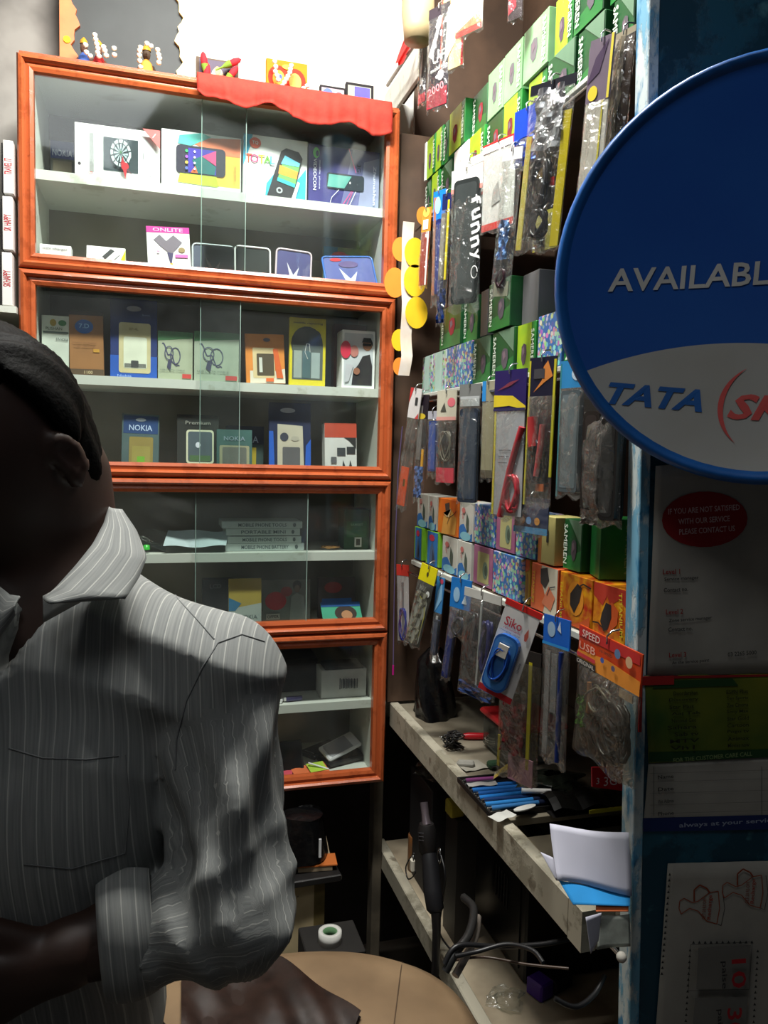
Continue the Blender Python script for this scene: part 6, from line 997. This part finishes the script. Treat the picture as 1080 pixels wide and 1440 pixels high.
# leather seat to the right of the man
SZ = .52
seat = empty('leather_bench', (0, 0, 0)); tag(seat, 'round cornered tan leather bench seat that the man sits on', 'bench')
A_ = onz(672, 1398, SZ); B_ = onz(480, 1322, SZ)
LEA = mat((142, 118, 90), .45, var=.15, scale=7, bump=.15, name='tan_leather', c2=(120, 98, 74))
scx, scy = A_.x-.365, B_.y-.185
seat.location = (scx, scy, 0)
def sup(t, rx, ry, n=2.6):
    c, s = math.cos(t), math.sin(t); return (rx*math.copysign(abs(c)**(2/n), c), ry*math.copysign(abs(s)**(2/n), s))
prof = [(0.0, .018), (.35, .018), (.62, .015), (.82, .010), (.93, .003), (.985, -.008), (1, -.022), (1.0, -.05), (.99, -.085), (.97, -.095)]
N = 56; vs = []
for r, z in prof:
    for k_ in range(N):
        x, y = sup(2*PI*k_/N, .36*max(r, .001), .215*max(r, .001)); vs.append((x, y, SZ-.018+z+.002*math.sin(5*r+k_*.35)*(1 if .3 < r < .95 else 0)))
MB().add(vs, [(i*N+k_, i*N+(k_+1) % N, (i+1)*N+(k_+1) % N, (i+1)*N+k_) for i in range(len(prof)-1) for k_ in range(N)][::1], LEA, True).build('cushion', seat)
pts = [(*sup(2*PI*k_/N, .3602, .2152), SZ-.036) for k_ in range(N+1)]; MB().tube(pts, .0022, mat((96, 78, 58), .5, name='piping_leather'), 5, cap=False).build('piping', seat)
def seatz(x, y): r_ = ((abs(x)/.36)**2.6+(abs(y)/.215)**2.6)**(1/2.6); return SZ-.018+float(np.interp(r_, [q[0] for q in prof[:8]], [q[1] for q in prof[:8]]))
MB().tube([(x_, y_, seatz(x_, y_)+.0012) for x_, y_ in [(.29-.012*i, .135-.030*i) for i in range(11)]], .0009, C_((84, 66, 48)), 4).build('seam', seat)
MB().box(-.31, .31, -.17, .17, SZ-.135, SZ-.112, DARK, .004).build('seat_base', seat)
for sx in (-1, 1):
    for sy in (-1, 1): MB().tube([(sx*.27, sy*.14, SZ-.135), (sx*.29, sy*.16, .002)], .014, mat((40, 38, 38), .4, .6, name='dark_steel'), 10).build('leg', seat)

jp = [onz(x, y, SZ+.006) for x, y in ((255, 1372), (392, 1346), (508, 1426), (470, 1500), (255, 1500))]; jc = jp[0].copy(); jc.z = SZ-.0165+.018  # dark brown sheet added on the bench to stand in for the man's shadow
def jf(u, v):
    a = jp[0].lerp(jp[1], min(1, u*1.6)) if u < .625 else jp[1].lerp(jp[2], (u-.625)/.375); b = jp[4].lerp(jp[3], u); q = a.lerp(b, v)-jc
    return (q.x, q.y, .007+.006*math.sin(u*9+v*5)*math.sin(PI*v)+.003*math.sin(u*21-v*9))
put('shadow_sheet', 'dark brown sheet added as the shadow of the man on the leather bench by the elbow', 'shadow', jc, MB().grid(jf, 36, 16, mat((44, 28, 22), .45, var=.3, scale=30, bump=.3, name='dark_brown_shadow')).grid(lambda u, v: (jf(u, v)[0], jf(u, v)[1], .0005), 8, 3, mat((44, 28, 22), .45, name='shadow_sheet_base')))

# ================================================================== THE MAN
E1 = Vector((math.cos(_yaw), -math.sin(_yaw), 0)); E3 = Vector((0, 0, 1)); E2 = E3.cross(E1)*-1     # right, up, towards the camera
P0 = atd(100, 900, .75)
def W(a, b, c): return P0+E1*a+E3*b+E2*c
def px2(px, py, c=0.0):
    """man's coordinates (right, up) of a pixel at depth c towards the camera"""
    d = atd(px, py, .75-c)-P0; return np.array([d.dot(E1), d.dot(E3), d.dot(E2)])
class F:
    def __init__(s, lo, hi, h):
        s.lo = np.array(lo); s.h = h; s.n = np.ceil((np.array(hi)-s.lo)/h).astype(int)
        g = [s.lo[i]+h*np.arange(s.n[i]) for i in range(3)]; s.P = np.stack(np.meshgrid(*g, indexing='ij'), -1).astype(np.float32)
def smin(a, b, k): hh = np.clip(.5+.5*(b-a)/k, 0, 1); return b*(1-hh)+a*hh-k*hh*(1-hh)
def cap(P, a, b, ra, rb):
    a = np.array(a, np.float32); b = np.array(b, np.float32); ab = b-a; t = np.clip(((P-a)@ab)/(ab@ab), 0, 1); return np.linalg.norm(P-a-t[..., None]*ab, axis=-1)-(ra+(rb-ra)*t)
def ellp(P, c, r, M=None):
    q = P-np.array(c, np.float32)
    if M is not None: q = q@np.array(M, np.float32).T
    r = np.array(r, np.float32); k0 = np.linalg.norm(q/r, axis=-1); k1 = np.linalg.norm(q/(r*r), axis=-1)+1e-9; return k0*(k0-1)/k1
def surfnet(f, D):
    n = D.shape; S = D < 0; cnt = np.zeros((n[0]-1, n[1]-1, n[2]-1), np.int8); acc = np.zeros(cnt.shape+(3,), np.float32); num = np.zeros(cnt.shape, np.float32)
    C8 = [(i, j, k) for i in (0, 1) for j in (0, 1) for k in (0, 1)]
    sl = lambda o: tuple(slice(o[a], n[a]-1+o[a]) for a in range(3))
    for A in C8:
        for ax in range(3):
            if A[ax]: continue
            B = list(A); B[ax] = 1; da, db = D[sl(A)], D[sl(B)]; x = (da < 0) != (db < 0); t = np.where(x, da/np.where(x, da-db, 1), 0)
            for q in range(3): acc[..., q] += np.where(x, A[q]+(t if q == ax else 0), 0)
            num += x
    act = num > 0; idx = -np.ones(act.shape, int); idx[act] = np.arange(act.sum())
    V = (np.argwhere(act)+acc[act]/num[act][:, None])*f.h+f.lo; faces = []
    for ax in range(3):
        u, v = (ax+1) % 3, (ax+2) % 3; s0 = [slice(1, n[q]-1) for q in range(3)]; s1 = list(s0); s0[ax] = slice(0, n[ax]-1); s1[ax] = slice(1, n[ax])
        a = S[tuple(s0)]; b = S[tuple(s1)]
        for flip in (0, 1):
            c = np.argwhere((a & ~b) if not flip else (~a & b))
            if not len(c): continue
            base = c.copy(); base[:, u] += 1; base[:, v] += 1; q = []
            for du, dv in ((-1, -1), (0, -1), (0, 0), (-1, 0)):
                w = base.copy(); w[:, u] += du; w[:, v] += dv; q.append(idx[w[:, 0], w[:, 1], w[:, 2]])
            q = np.stack(q, 1); faces.append(q[:, ::-1] if flip else q)
    return V, np.concatenate(faces)
def mesh_from(name, V, Fc, m, parent, attr=None):
    R3 = np.array([E1, E3, E2]); VW = V@R3
    me = bpy.data.meshes.new(name); me.from_pydata(VW.tolist(), [], Fc.tolist()); me.update(); me.materials.append(m)
    me.polygons.foreach_set('use_smooth', [True]*len(me.polygons))
    if attr is not None:
        for kx in attr: at_ = me.attributes.new(kx, 'FLOAT', 'POINT'); at_.data.foreach_set('value', attr[kx].astype(np.float32))
    o = bpy.data.objects.new(name, me); COL.objects.link(o); o.parent = parent
    if sum((Vector(me.polygons[i].normal).dot(Vector(me.polygons[i].center)-Vector(VW.mean(0))) > 0) for i in range(0, len(me.polygons), 97)) < len(me.polygons)/97/2: me.flip_normals()
    return o
SKIN = mat((56, 37, 29), .5, var=.12, scale=20, bump=.08, name='brown_skin')
man = empty('person', P0); tag(man, 'man in a pale grey pinstriped shirt seated with his head bowed', 'person')
# joints (right, up, towards camera)
HC = px2(-4, 646, .05); NB = px2(88, 815, .0); LS = px2(306, 950, .0); RS_ = px2(-150, 950, .10)
EL = px2(326, 1282, .05); WR = px2(96, 1338, .090); CF = px2(188, 1312, .068); CH = np.array([px2(40, 1000)[0], -.12, -.01]); HP = np.array([-.07, -.50, -.04])
yw, pt = R(-34), R(-46)
fwd = np.array([math.sin(yw)*math.cos(pt), math.sin(pt), math.cos(yw)*math.cos(pt)]); lef = np.array([math.cos(yw), 0, -math.sin(yw)]); upv = np.cross(fwd, lef); upv = upv if upv[1] > 0 else -upv
HM = np.array([lef, fwd, upv])
def hp(x, f_, u): return HC+lef*x+fwd*f_+upv*u
def head_sdf(P, inflate=0):
    d = ellp(P, hp(0, -.006, .022), (.070+inflate, .085+inflate, .088+inflate), HM)
    return d
fb = F((-.40, -.62, -.30), (.26, .36, .36), .0055); P = fb.P
d = head_sdf(P)
d = smin(d, ellp(P, hp(0, .022, -.040), (.056, .066, .070), HM), .03)
d = smin(d, ellp(P, hp(0, .058, -.092), (.026, .026, .022), HM), .025)          # chin
d = smin(d, cap(P, hp(-.030, .082, .016), hp(.030, .082, .016), .009, .009), .015)    # brow
d = np.maximum(d, -(ellp(P, hp(.030, .096, -.004), (.017, .014, .013), HM))); d = np.maximum(d, -(ellp(P, hp(-.030, .096, -.004), (.017, .014, .013), HM)))
for s in (-1, 1): d = smin(d, ellp(P, hp(s*.030, .074, -.004), (.013, .013, .0115), HM), .002)
d = smin(d, cap(P, hp(0, .084, .004), hp(0, .106, -.034), .007, .012), .010)
for s in (-1, 1): d = smin(d, ellp(P, hp(s*.011, .096, -.038), (.008, .009, .007), HM), .006)
d = smin(d, cap(P, hp(-.018, .086, -.058), hp(.018, .086, -.058), .006, .006), .006); d = smin(d, cap(P, hp(-.016, .084, -.068), hp(.016, .084, -.068), .007, .007), .005)
for s in (-1, 1):
    e = ellp(P, hp(s*.072, -.020, -.012), (.008, .015, .026), HM); e = np.maximum(e, -ellp(P, hp(s*.081, -.017, -.010), (.008, .009, .018), HM)); d = smin(d, e, .004)
    d = smin(d, ellp(P, hp(s*.071, -.010, -.032), (.006, .008, .010), HM), .005)
neck0 = hp(0, -.03, -.055)
d = smin(d, cap(P, neck0, NB, .048, .056), .03)
tor = ellp(P, CH, (.138, .17, .100)); tor = smin(tor, cap(P, CH+[0, -.05, 0], HP, .11, .115), .08)
tor = smin(tor, cap(P, NB+[0, -.03, 0], LS, .050, .050), .05); tor = smin(tor, cap(P, NB+[0, -.03, 0], RS_, .050, .050), .05)
d = smin(d, tor, .03)
RE = RS_+np.array([-.06, -.26, .10]); RW = RE+np.array([.12, -.06, .12])
for S_, E_, W_ in ((LS, EL, WR), (RS_, RE, RW)):
    d = smin(d, cap(P, S_, E_, .046, .038), .03); d = smin(d, cap(P, E_, W_, .037, .026), .02)
# right hand, in front of the body outside the picture
d = smin(d, cap(P, RW, RW+np.array([.05, -.03, .03]), .024, .026), .02)
for i in range(4): b0 = RW+np.array([.05, -.045+.018*i, .03]); d = smin(d, np.minimum(cap(P, b0, b0+np.array([.04, -.01, .01]), .010, .009), cap(P, b0+np.array([.04, -.01, .01]), b0+np.array([.06, -.03, .0]), .009, .007)), .004)
d = smin(d, cap(P, RW+np.array([.01, .02, .02]), RW+np.array([.05, .05, .03]), .011, .009), .006)
V, Fc = surfnet(fb, d)
# left hand at a finer step: back of the hand, four curled fingers and the thumb
hf = px2(20, 1372, .105)-WR; hf /= np.linalg.norm(hf); hs_ = np.array([.15, 1, .25]); hs_ -= hf*(hs_@hf); hs_ /= np.linalg.norm(hs_); hn = np.cross(hf, hs_); hn = hn if hn[2] > 0 else -hn
hc = WR+hf*.075; fg = F(tuple(hc-.125), tuple(hc+.125), .0032); P = fg.P; Q_ = lambda a_, b_, c_: WR+hf*a_+hs_*b_+hn*c_
dh = cap(P, WR-hf*.05, WR, .030, .026); K = [Q_(.082-.004*abs(i-1), .030-.0195*i, .004) for i in range(4)]
for k_ in K: dh = smin(dh, cap(P, WR, k_, .023, .0115), .012)
for i, (L_, r) in enumerate(((.076, .0088), (.086, .0092), (.080, .0088), (.062, .0078))):
    b0 = .030-.0195*i; a_, b_, c_ = Q_(.080+L_*.45, b0*1.06, -.006), Q_(.080+L_*.70, b0*1.05, -.026), Q_(.080+L_*.66, b0, -.046)
    f_ = smin(cap(P, K[i], a_, r*1.10, r*1.02), cap(P, a_, b_, r*1.03, r*.95), .003); f_ = smin(f_, cap(P, b_, c_, r*.96, r*.84), .003); dh = smin(dh, f_, .0025)
th = smin(cap(P, Q_(.025, .022, -.004), Q_(.055, .050, -.014), .0135, .0112), cap(P, Q_(.055, .050, -.014), Q_(.088, .048, -.026), .0112, .0092), .004); dh = smin(dh, th, .005)
V2, F2 = surfnet(fg, dh); body = mesh_from('body', np.concatenate([V, V2]), np.concatenate([Fc, F2+len(V)]), SKIN, man)
# hair
fh = F(tuple(HC-.16), tuple(HC+.17), .0045); P = fh.P
q = (P-HC.astype(np.float32)); X_ = q@lef; Y_ = q@fwd; Z_ = q@upv
hd = ellp(P, hp(0, -.009, .026), (.079, .094, .101), HM)
ridge = .0025*np.sin(X_*190+3*np.sin(Y_*38)+Z_*30)+.0015*np.sin(X_*330+Y_*60+2)
hd = smin(hd, ellp(P, hp(0, -.028, -.034), (.058, .042, .048), HM), .015); hd = hd+ridge
hl = np.maximum(Y_*.75-.064-.60*np.maximum(Z_, 0)+.010*np.sin(X_*90), -.088-Z_*1.0)           # keep behind the face, above the nape
side = np.where(np.abs(X_) > .05, Y_-.040-.9*np.maximum(Z_-.01, 0), -1)
earz = np.where(np.abs(X_) > .058, np.maximum(-.012-Z_, -(-.030-Y_)), -1)
hd = np.maximum(hd, hl); hd = np.maximum(hd, side*.8); hd = np.maximum(hd, np.minimum(earz, .02))
V, Fc = surfnet(fh, hd)
HAIR = mat((5, 4, 4), .6, var=.3, scale=220, bump=.25, name='black_hair'); HAIR.node_tree.nodes['Principled BSDF'].inputs['Specular IOR Level'].default_value = .07
hair = mesh_from('hair', V, Fc, HAIR, man)
# shirt
fs = F((-.40, -.62, -.30), (.30, .14, .34), .0050); P = fs.P
A, B, C3 = P[..., 0], P[..., 1], P[..., 2]
t1 = ellp(P, CH, (.152, .185, .118)); t1 = smin(t1, cap(P, CH+[0, -.05, 0], HP, .128, .142), .08)
t1 = smin(t1, cap(P, NB+[0, -.045, 0], LS, .058, .064), .06); t1 = smin(t1, cap(P, NB+[0, -.045, 0], RS_, .058, .064), .06)
t1 = t1+.0065*(np.abs(np.sin(A*22+B*30+2*np.sin(B*13)))-.5)*np.clip((A+.02)*8, 0, 1)*np.clip(1+B*3.0, 0, 1)+.007*(np.abs(np.sin(B*22+A*14+2*np.sin(A*12)))-.5)*np.clip(-B*3-.5, 0, 1)
def armf(S_, E_, W_, sd):
    ab = (E_-S_); L = np.linalg.norm(ab); t = np.clip(((P-S_.astype(np.float32))@(ab/L).astype(np.float32))/L, 0, 1.2)
    q_ = P-S_.astype(np.float32); th_ = np.arctan2(q_[..., 0]-ab[0]*t, q_[..., 2]-ab[2]*t)
    u = cap(P, S_, E_, .058, .049)+.0075*np.abs(np.sin(1.5*th_+3.5*t+sd))-.004+.004*np.sin(4*th_+6*t)*np.clip(t*2.5, 0, 1)+.0035*np.sin(7*th_-9*t+sd)*np.clip(t*2, 0, 1)+.006*(np.abs(np.sin(t*15+1.5*th_+sd))-.5)*np.clip((t-.5)*3, 0, 1)
    ab2 = W_-E_; L2 = np.linalg.norm(ab2); t2 = np.clip(((P-E_.astype(np.float32))@(ab2/L2).astype(np.float32))/L2, 0, 1)
    lw = cap(P, E_+[0, -.004, 0], W_ if sd > 1 else CF, .050, .040)+.007*(np.abs(np.sin(t2*9+1.2*np.sin(B*40)+sd))-.6)
    q2_ = P-E_.astype(np.float32); tt = (q2_@(ab2/L2).astype(np.float32)); th2_ = np.arctan2(q2_[..., 1]-(ab2/L2)[1]*tt, q2_[..., 2]-(ab2/L2)[2]*tt)
    return smin(u, lw, .025), t, th_, t2, np.where(lw < u-.004, 1.0, 0.0), th2_
aL, tL, thL, t2L, fL, th2L = armf(LS, EL, WR, .6); aR, tR, thR, t2R, _f, _t = armf(RS_, RE, RW, 2.)
cutL = (P-CF.astype(np.float32))@((WR-EL)/np.linalg.norm(WR-EL)).astype(np.float32)+.004
aL = np.maximum(aL, np.where(tL > .5, cutL, -1)); cutR = (P-RW.astype(np.float32))@((RW-RE)/np.linalg.norm(RW-RE)).astype(np.float32); aR = np.maximum(aR, np.where(tR > .5, cutR, -1))
sd_ = smin(t1, np.minimum(aL, aR), .006)
sd_ = np.maximum(sd_, B-(.084+.0*A))                                 # neck opening height
neckcut = cap(P, NB+[-.01, -.035, .02], NB+[-.015, .10, .03], .058, .062); sd_ = np.maximum(sd_, -neckcut)
# open front: a wedge below the throat
v0, v1, v2 = px2(24, 838, .1), px2(70, 845, .1), px2(-6, 960, .1)
def halfp(p, q2): n_ = np.array([-(q2-p)[1], (q2-p)[0]]); n_ = n_/np.linalg.norm(n_); return (A-p[0])*n_[0]+(B-p[1])*n_[1]
wd_ = np.maximum(np.maximum(halfp(v0, v2)*-1, halfp(v2, v1)*-1), -.02-C3+.0*A)
sd_ = np.maximum(sd_, -np.where(C3 > 0, wd_, 1.0))
sd_ = np.maximum(sd_, -(B+.585))
V, Fc = surfnet(fs, sd_)
ii = np.clip(((V-fs.lo)/fs.h).astype(int), 0, fs.n-1); g_ = lambda arr: arr[ii[:, 0], ii[:, 1], ii[:, 2]]
isL = g_(aL) < g_(t1)-.001; isF = g_(fL) > .5
st_ = np.where(isL, np.where(isF, g_(th2L)*.045+.21, g_(thL)*.055), V[:, 0]+.10*V[:, 1]*.6+.35*np.maximum(0, V[:, 2])*0)
al_ = np.where(isL, V[:, 1]+V[:, 2], V[:, 1])
def shirtmat():
    m = bpy.data.materials.new('pinstriped_cotton'); nt, n, l, b = nodes(m)
    a1 = n.new('ShaderNodeAttribute'); a1.attribute_name = 'across'; a2 = n.new('ShaderNodeAttribute'); a2.attribute_name = 'along'
    def nz(sx, sy, det=3):
        m1 = n.new('ShaderNodeMath'); m1.operation = 'MULTIPLY'; m1.inputs[1].default_value = sx; l.new(a1.outputs['Fac'], m1.inputs[0])
        m2 = n.new('ShaderNodeMath'); m2.operation = 'MULTIPLY'; m2.inputs[1].default_value = sy; l.new(a2.outputs['Fac'], m2.inputs[0])
        c = n.new('ShaderNodeCombineXYZ'); l.new(m1.outputs[0], c.inputs[0]); l.new(m2.outputs[0], c.inputs[1])
        z = n.new('ShaderNodeTexNoise'); z.inputs['Scale'].default_value = 1; z.inputs['Detail'].default_value = det; l.new(c.outputs[0], z.inputs['Vector']); return z
    z1 = nz(520, 14); mx = n.new('ShaderNodeMix'); mx.data_type = 'RGBA'; mx.inputs[6].default_value = lin((92, 96, 98)); mx.inputs[7].default_value = lin((158, 160, 156)); l.new(z1.outputs[0], mx.inputs[0])
    w = n.new('ShaderNodeMath'); w.operation = 'MULTIPLY'; w.inputs[1].default_value = 95; l.new(a1.outputs['Fac'], w.inputs[0])
    fr_ = n.new('ShaderNodeMath'); fr_.operation = 'FRACT'; l.new(w.outputs[0], fr_.inputs[0])
    lt = n.new('ShaderNodeMath'); lt.operation = 'LESS_THAN'; lt.inputs[1].default_value = .09; l.new(fr_.outputs[0], lt.inputs[0])
    mf = n.new('ShaderNodeMath'); mf.operation = 'MULTIPLY'; mf.inputs[1].default_value = .42; l.new(lt.outputs[0], mf.inputs[0])
    m2 = n.new('ShaderNodeMix'); m2.data_type = 'RGBA'; l.new(mf.outputs[0], m2.inputs[0]); l.new(mx.outputs[2], m2.inputs[6]); m2.inputs[7].default_value = lin((214, 214, 206))
    l.new(m2.outputs[2], b.inputs['Base Color']); b.inputs['Roughness'].default_value = .85
    bp = n.new('ShaderNodeBump'); bp.inputs['Strength'].default_value = .25; bp.inputs['Distance'].default_value = .001; l.new(z1.outputs[0], bp.inputs['Height']); l.new(bp.outputs[0], b.inputs['Normal']); return m
SHIRT = shirtmat()
shirt = mesh_from('shirt', V, Fc, SHIRT, man, {'across': st_, 'along': al_})
from mathutils.bvhtree import BVHTree
bv = BVHTree.FromPolygons([v.co.copy() for v in shirt.data.vertices], [tuple(p.vertices) for p in shirt.data.polygons])
def onshirt(px, py, out=.0002):
    dd = (atd(px, py, 1)-CAMLOC).normalized(); h = bv.ray_cast(CAMLOC-P0, dd)
    return (h[0]-dd*out) if h[0] is not None else None
def seam(name, P_, th, m):
    pts = []
    for (a, b), (c, e) in zip(P_[:-1], P_[1:]):
        for k_ in range(6): pts.append(onshirt(a+(c-a)*k_/6, b+(e-b)*k_/6))
    pts = [p for p in pts if p is not None]
    if len(pts) > 2: return MB().tube(pts, th, m, 5).build(name, man)
SEAM = mat((122, 124, 124), .9, name='seam_thread')
seam('shoulder_seam', [(212, 790), (230, 812), (250, 842), (278, 872), (306, 904)], .0008, SEAM)
seam('armhole_seam', [(372, 902), (340, 892), (306, 904), (284, 940), (262, 985), (248, 1040), (246, 1090)], .0009, SEAM)
seam('pocket_edge', [(12, 1052), (60, 1066), (120, 1068), (176, 1062)], .0006, SEAM)
seam('pocket_edge', [(176, 1062), (182, 1130), (176, 1200), (100, 1222), (20, 1214)], .0006, SEAM)
# collar: two turned-down wings and the band behind the neck
def wing(inner, outer, nm, across=0):
    n = len(inner)
    def f(u, v):
        t = u*(n-1); i = min(int(t), n-2); k_ = t-i; a = [inner[i][j]+(inner[i+1][j]-inner[i][j])*k_ for j in range(3)]; b = [outer[i][j]+(outer[i+1][j]-outer[i][j])*k_ for j in range(3)]
        pa = atd(a[0], a[1], a[2]); pb = atd(b[0], b[1], b[2]); p = pa.lerp(pb, v); return p-P0+E2*(.010*math.sin(PI*v)*.8)
    mb = MB(); mb.grid(f, 24, 8, SHIRT); o = mb.build(nm, man); me = o.data
    for kx, arr in (('across', [(i//25)/8*.05+((i % 25)/24)*.012 for i in range(len(me.vertices))]), ('along', [(i % 25)/24*.12 for i in range(len(me.vertices))])):
        q_ = me.attributes.new(kx, 'FLOAT', 'POINT'); q_.data.foreach_set('value', arr)
    s = o.modifiers.new('t', 'SOLIDIFY'); s.thickness = .0018; return o
wing([(152, 711, .745), (146, 735, .72), (130, 765, .69), (106, 795, .665), (78, 826, .645), (60, 842, .640)], [(172, 716, .745), (192, 745, .725), (207, 783, .70), (196, 812, .68), (176, 842, .655), (96, 848, .640)], 'collar')
wing([(28, 838, .64), (14, 836, .64), (-6, 820, .645), (-40, 800, .66)], [(24, 862, .635), (0, 898, .630), (-30, 900, .635), (-70, 860, .65)], 'collar')
cbp = [px2(x, y, c) for x, y, c in ((60, 838, .10), (110, 812, .075), (148, 765, .04), (160, 725, -.01), (140, 708, -.06), (90, 705, -.085), (30, 720, -.06), (0, 760, .0), (5, 815, .06))]
m = MB(); m.grid(lambda u, v: tuple((lambda p: E1*float(p[0])+E3*float(p[1])+E2*float(p[2]))(cbp[min(7, int(u*8))]*(1-(u*8-min(7, int(u*8))))+cbp[min(7, int(u*8))+1]*(u*8-min(7, int(u*8)))+np.array([0, -.022*v, .0]))), 32, 3, SHIRT)
cbo = m.build('collar_band', man); s = cbo.modifiers.new('t', 'SOLIDIFY'); s.thickness = .002
# cuff
dr = (WR-EL)/np.linalg.norm(WR-EL); cc = CF+dr*.004; m = MB()
ax1 = np.cross(dr, [0, 1, 0]); ax1 /= np.linalg.norm(ax1); ax2 = np.cross(dr, ax1)
def w2(p): return E1*float(p[0])+E3*float(p[1])+E2*float(p[2])
m.grid(lambda u, v: w2(cc-dr*.022+dr*.044*v+(ax1*math.cos(2*PI*u)*.042+ax2*math.sin(2*PI*u)*.055)*(.93+.09*math.sin(PI*v)+.02*math.sin(u*19))), 28, 9, SHIRT); o = m.build('cuff', man); me = o.data
for kx, arr in (('across', [(i//29)/9*.04 for i in range(len(me.vertices))]), ('along', [(i % 29)/28*.2 for i in range(len(me.vertices))])):
    q_ = me.attributes.new(kx, 'FLOAT', 'POINT'); q_.data.foreach_set('value', arr)
s = o.modifiers.new('t', 'SOLIDIFY'); s.thickness = .002
# trousers, shoes and the 
def zz(x): return x-P0.z
TR = mat((34, 28, 26), .8, var=.2, scale=30, name='dark_trousers')
ft = F((-.36, zz(.0), -.22), (.16, zz(.74), .42), .011); P = ft.P; HL = np.array([HP[0]+.085, zz(.60), -.03]); HRt = np.array([HP[0]-.085, zz(.60), -.03])
KL = np.array([HP[0]+.02, zz(.58), .33]); KR = np.array([HP[0]-.17, zz(.58), .33]); AL = np.array([HP[0]+.02, zz(.09), .31]); AR = np.array([HP[0]-.17, zz(.09), .31])
d = ellp(P, (HP[0], zz(.61), -.03), (.150, .085, .12))
for h_, k_, a_ in ((HL, KL, AL), (HRt, KR, AR)): d = smin(d, cap(P, h_, k_, .085, .066), .03); d = smin(d, cap(P, k_, a_, .064, .050), .02)
V, Fc = surfnet(ft, d); mesh_from('trousers', V, Fc, TR, man)
for a_ in (AL, AR):
    c0 = w2(a_); m = MB(); m.grid(lambda u, v: c0+E1*(.042*math.sin(2*PI*u)*math.sin(PI*min(1, .5*v+.5)))+E2*(.045+.125*math.cos(2*PI*u)*.9*(1-.25*v))+E3*(-.0885+.06*v*(1-.3*math.cos(2*PI*u))), 24, 6, BLACKG); m.build('shoe', man)
print('BENCH', scx, scy, 'HIPS', W(float(HP[0]), 0, -.03), 'P0', P0)
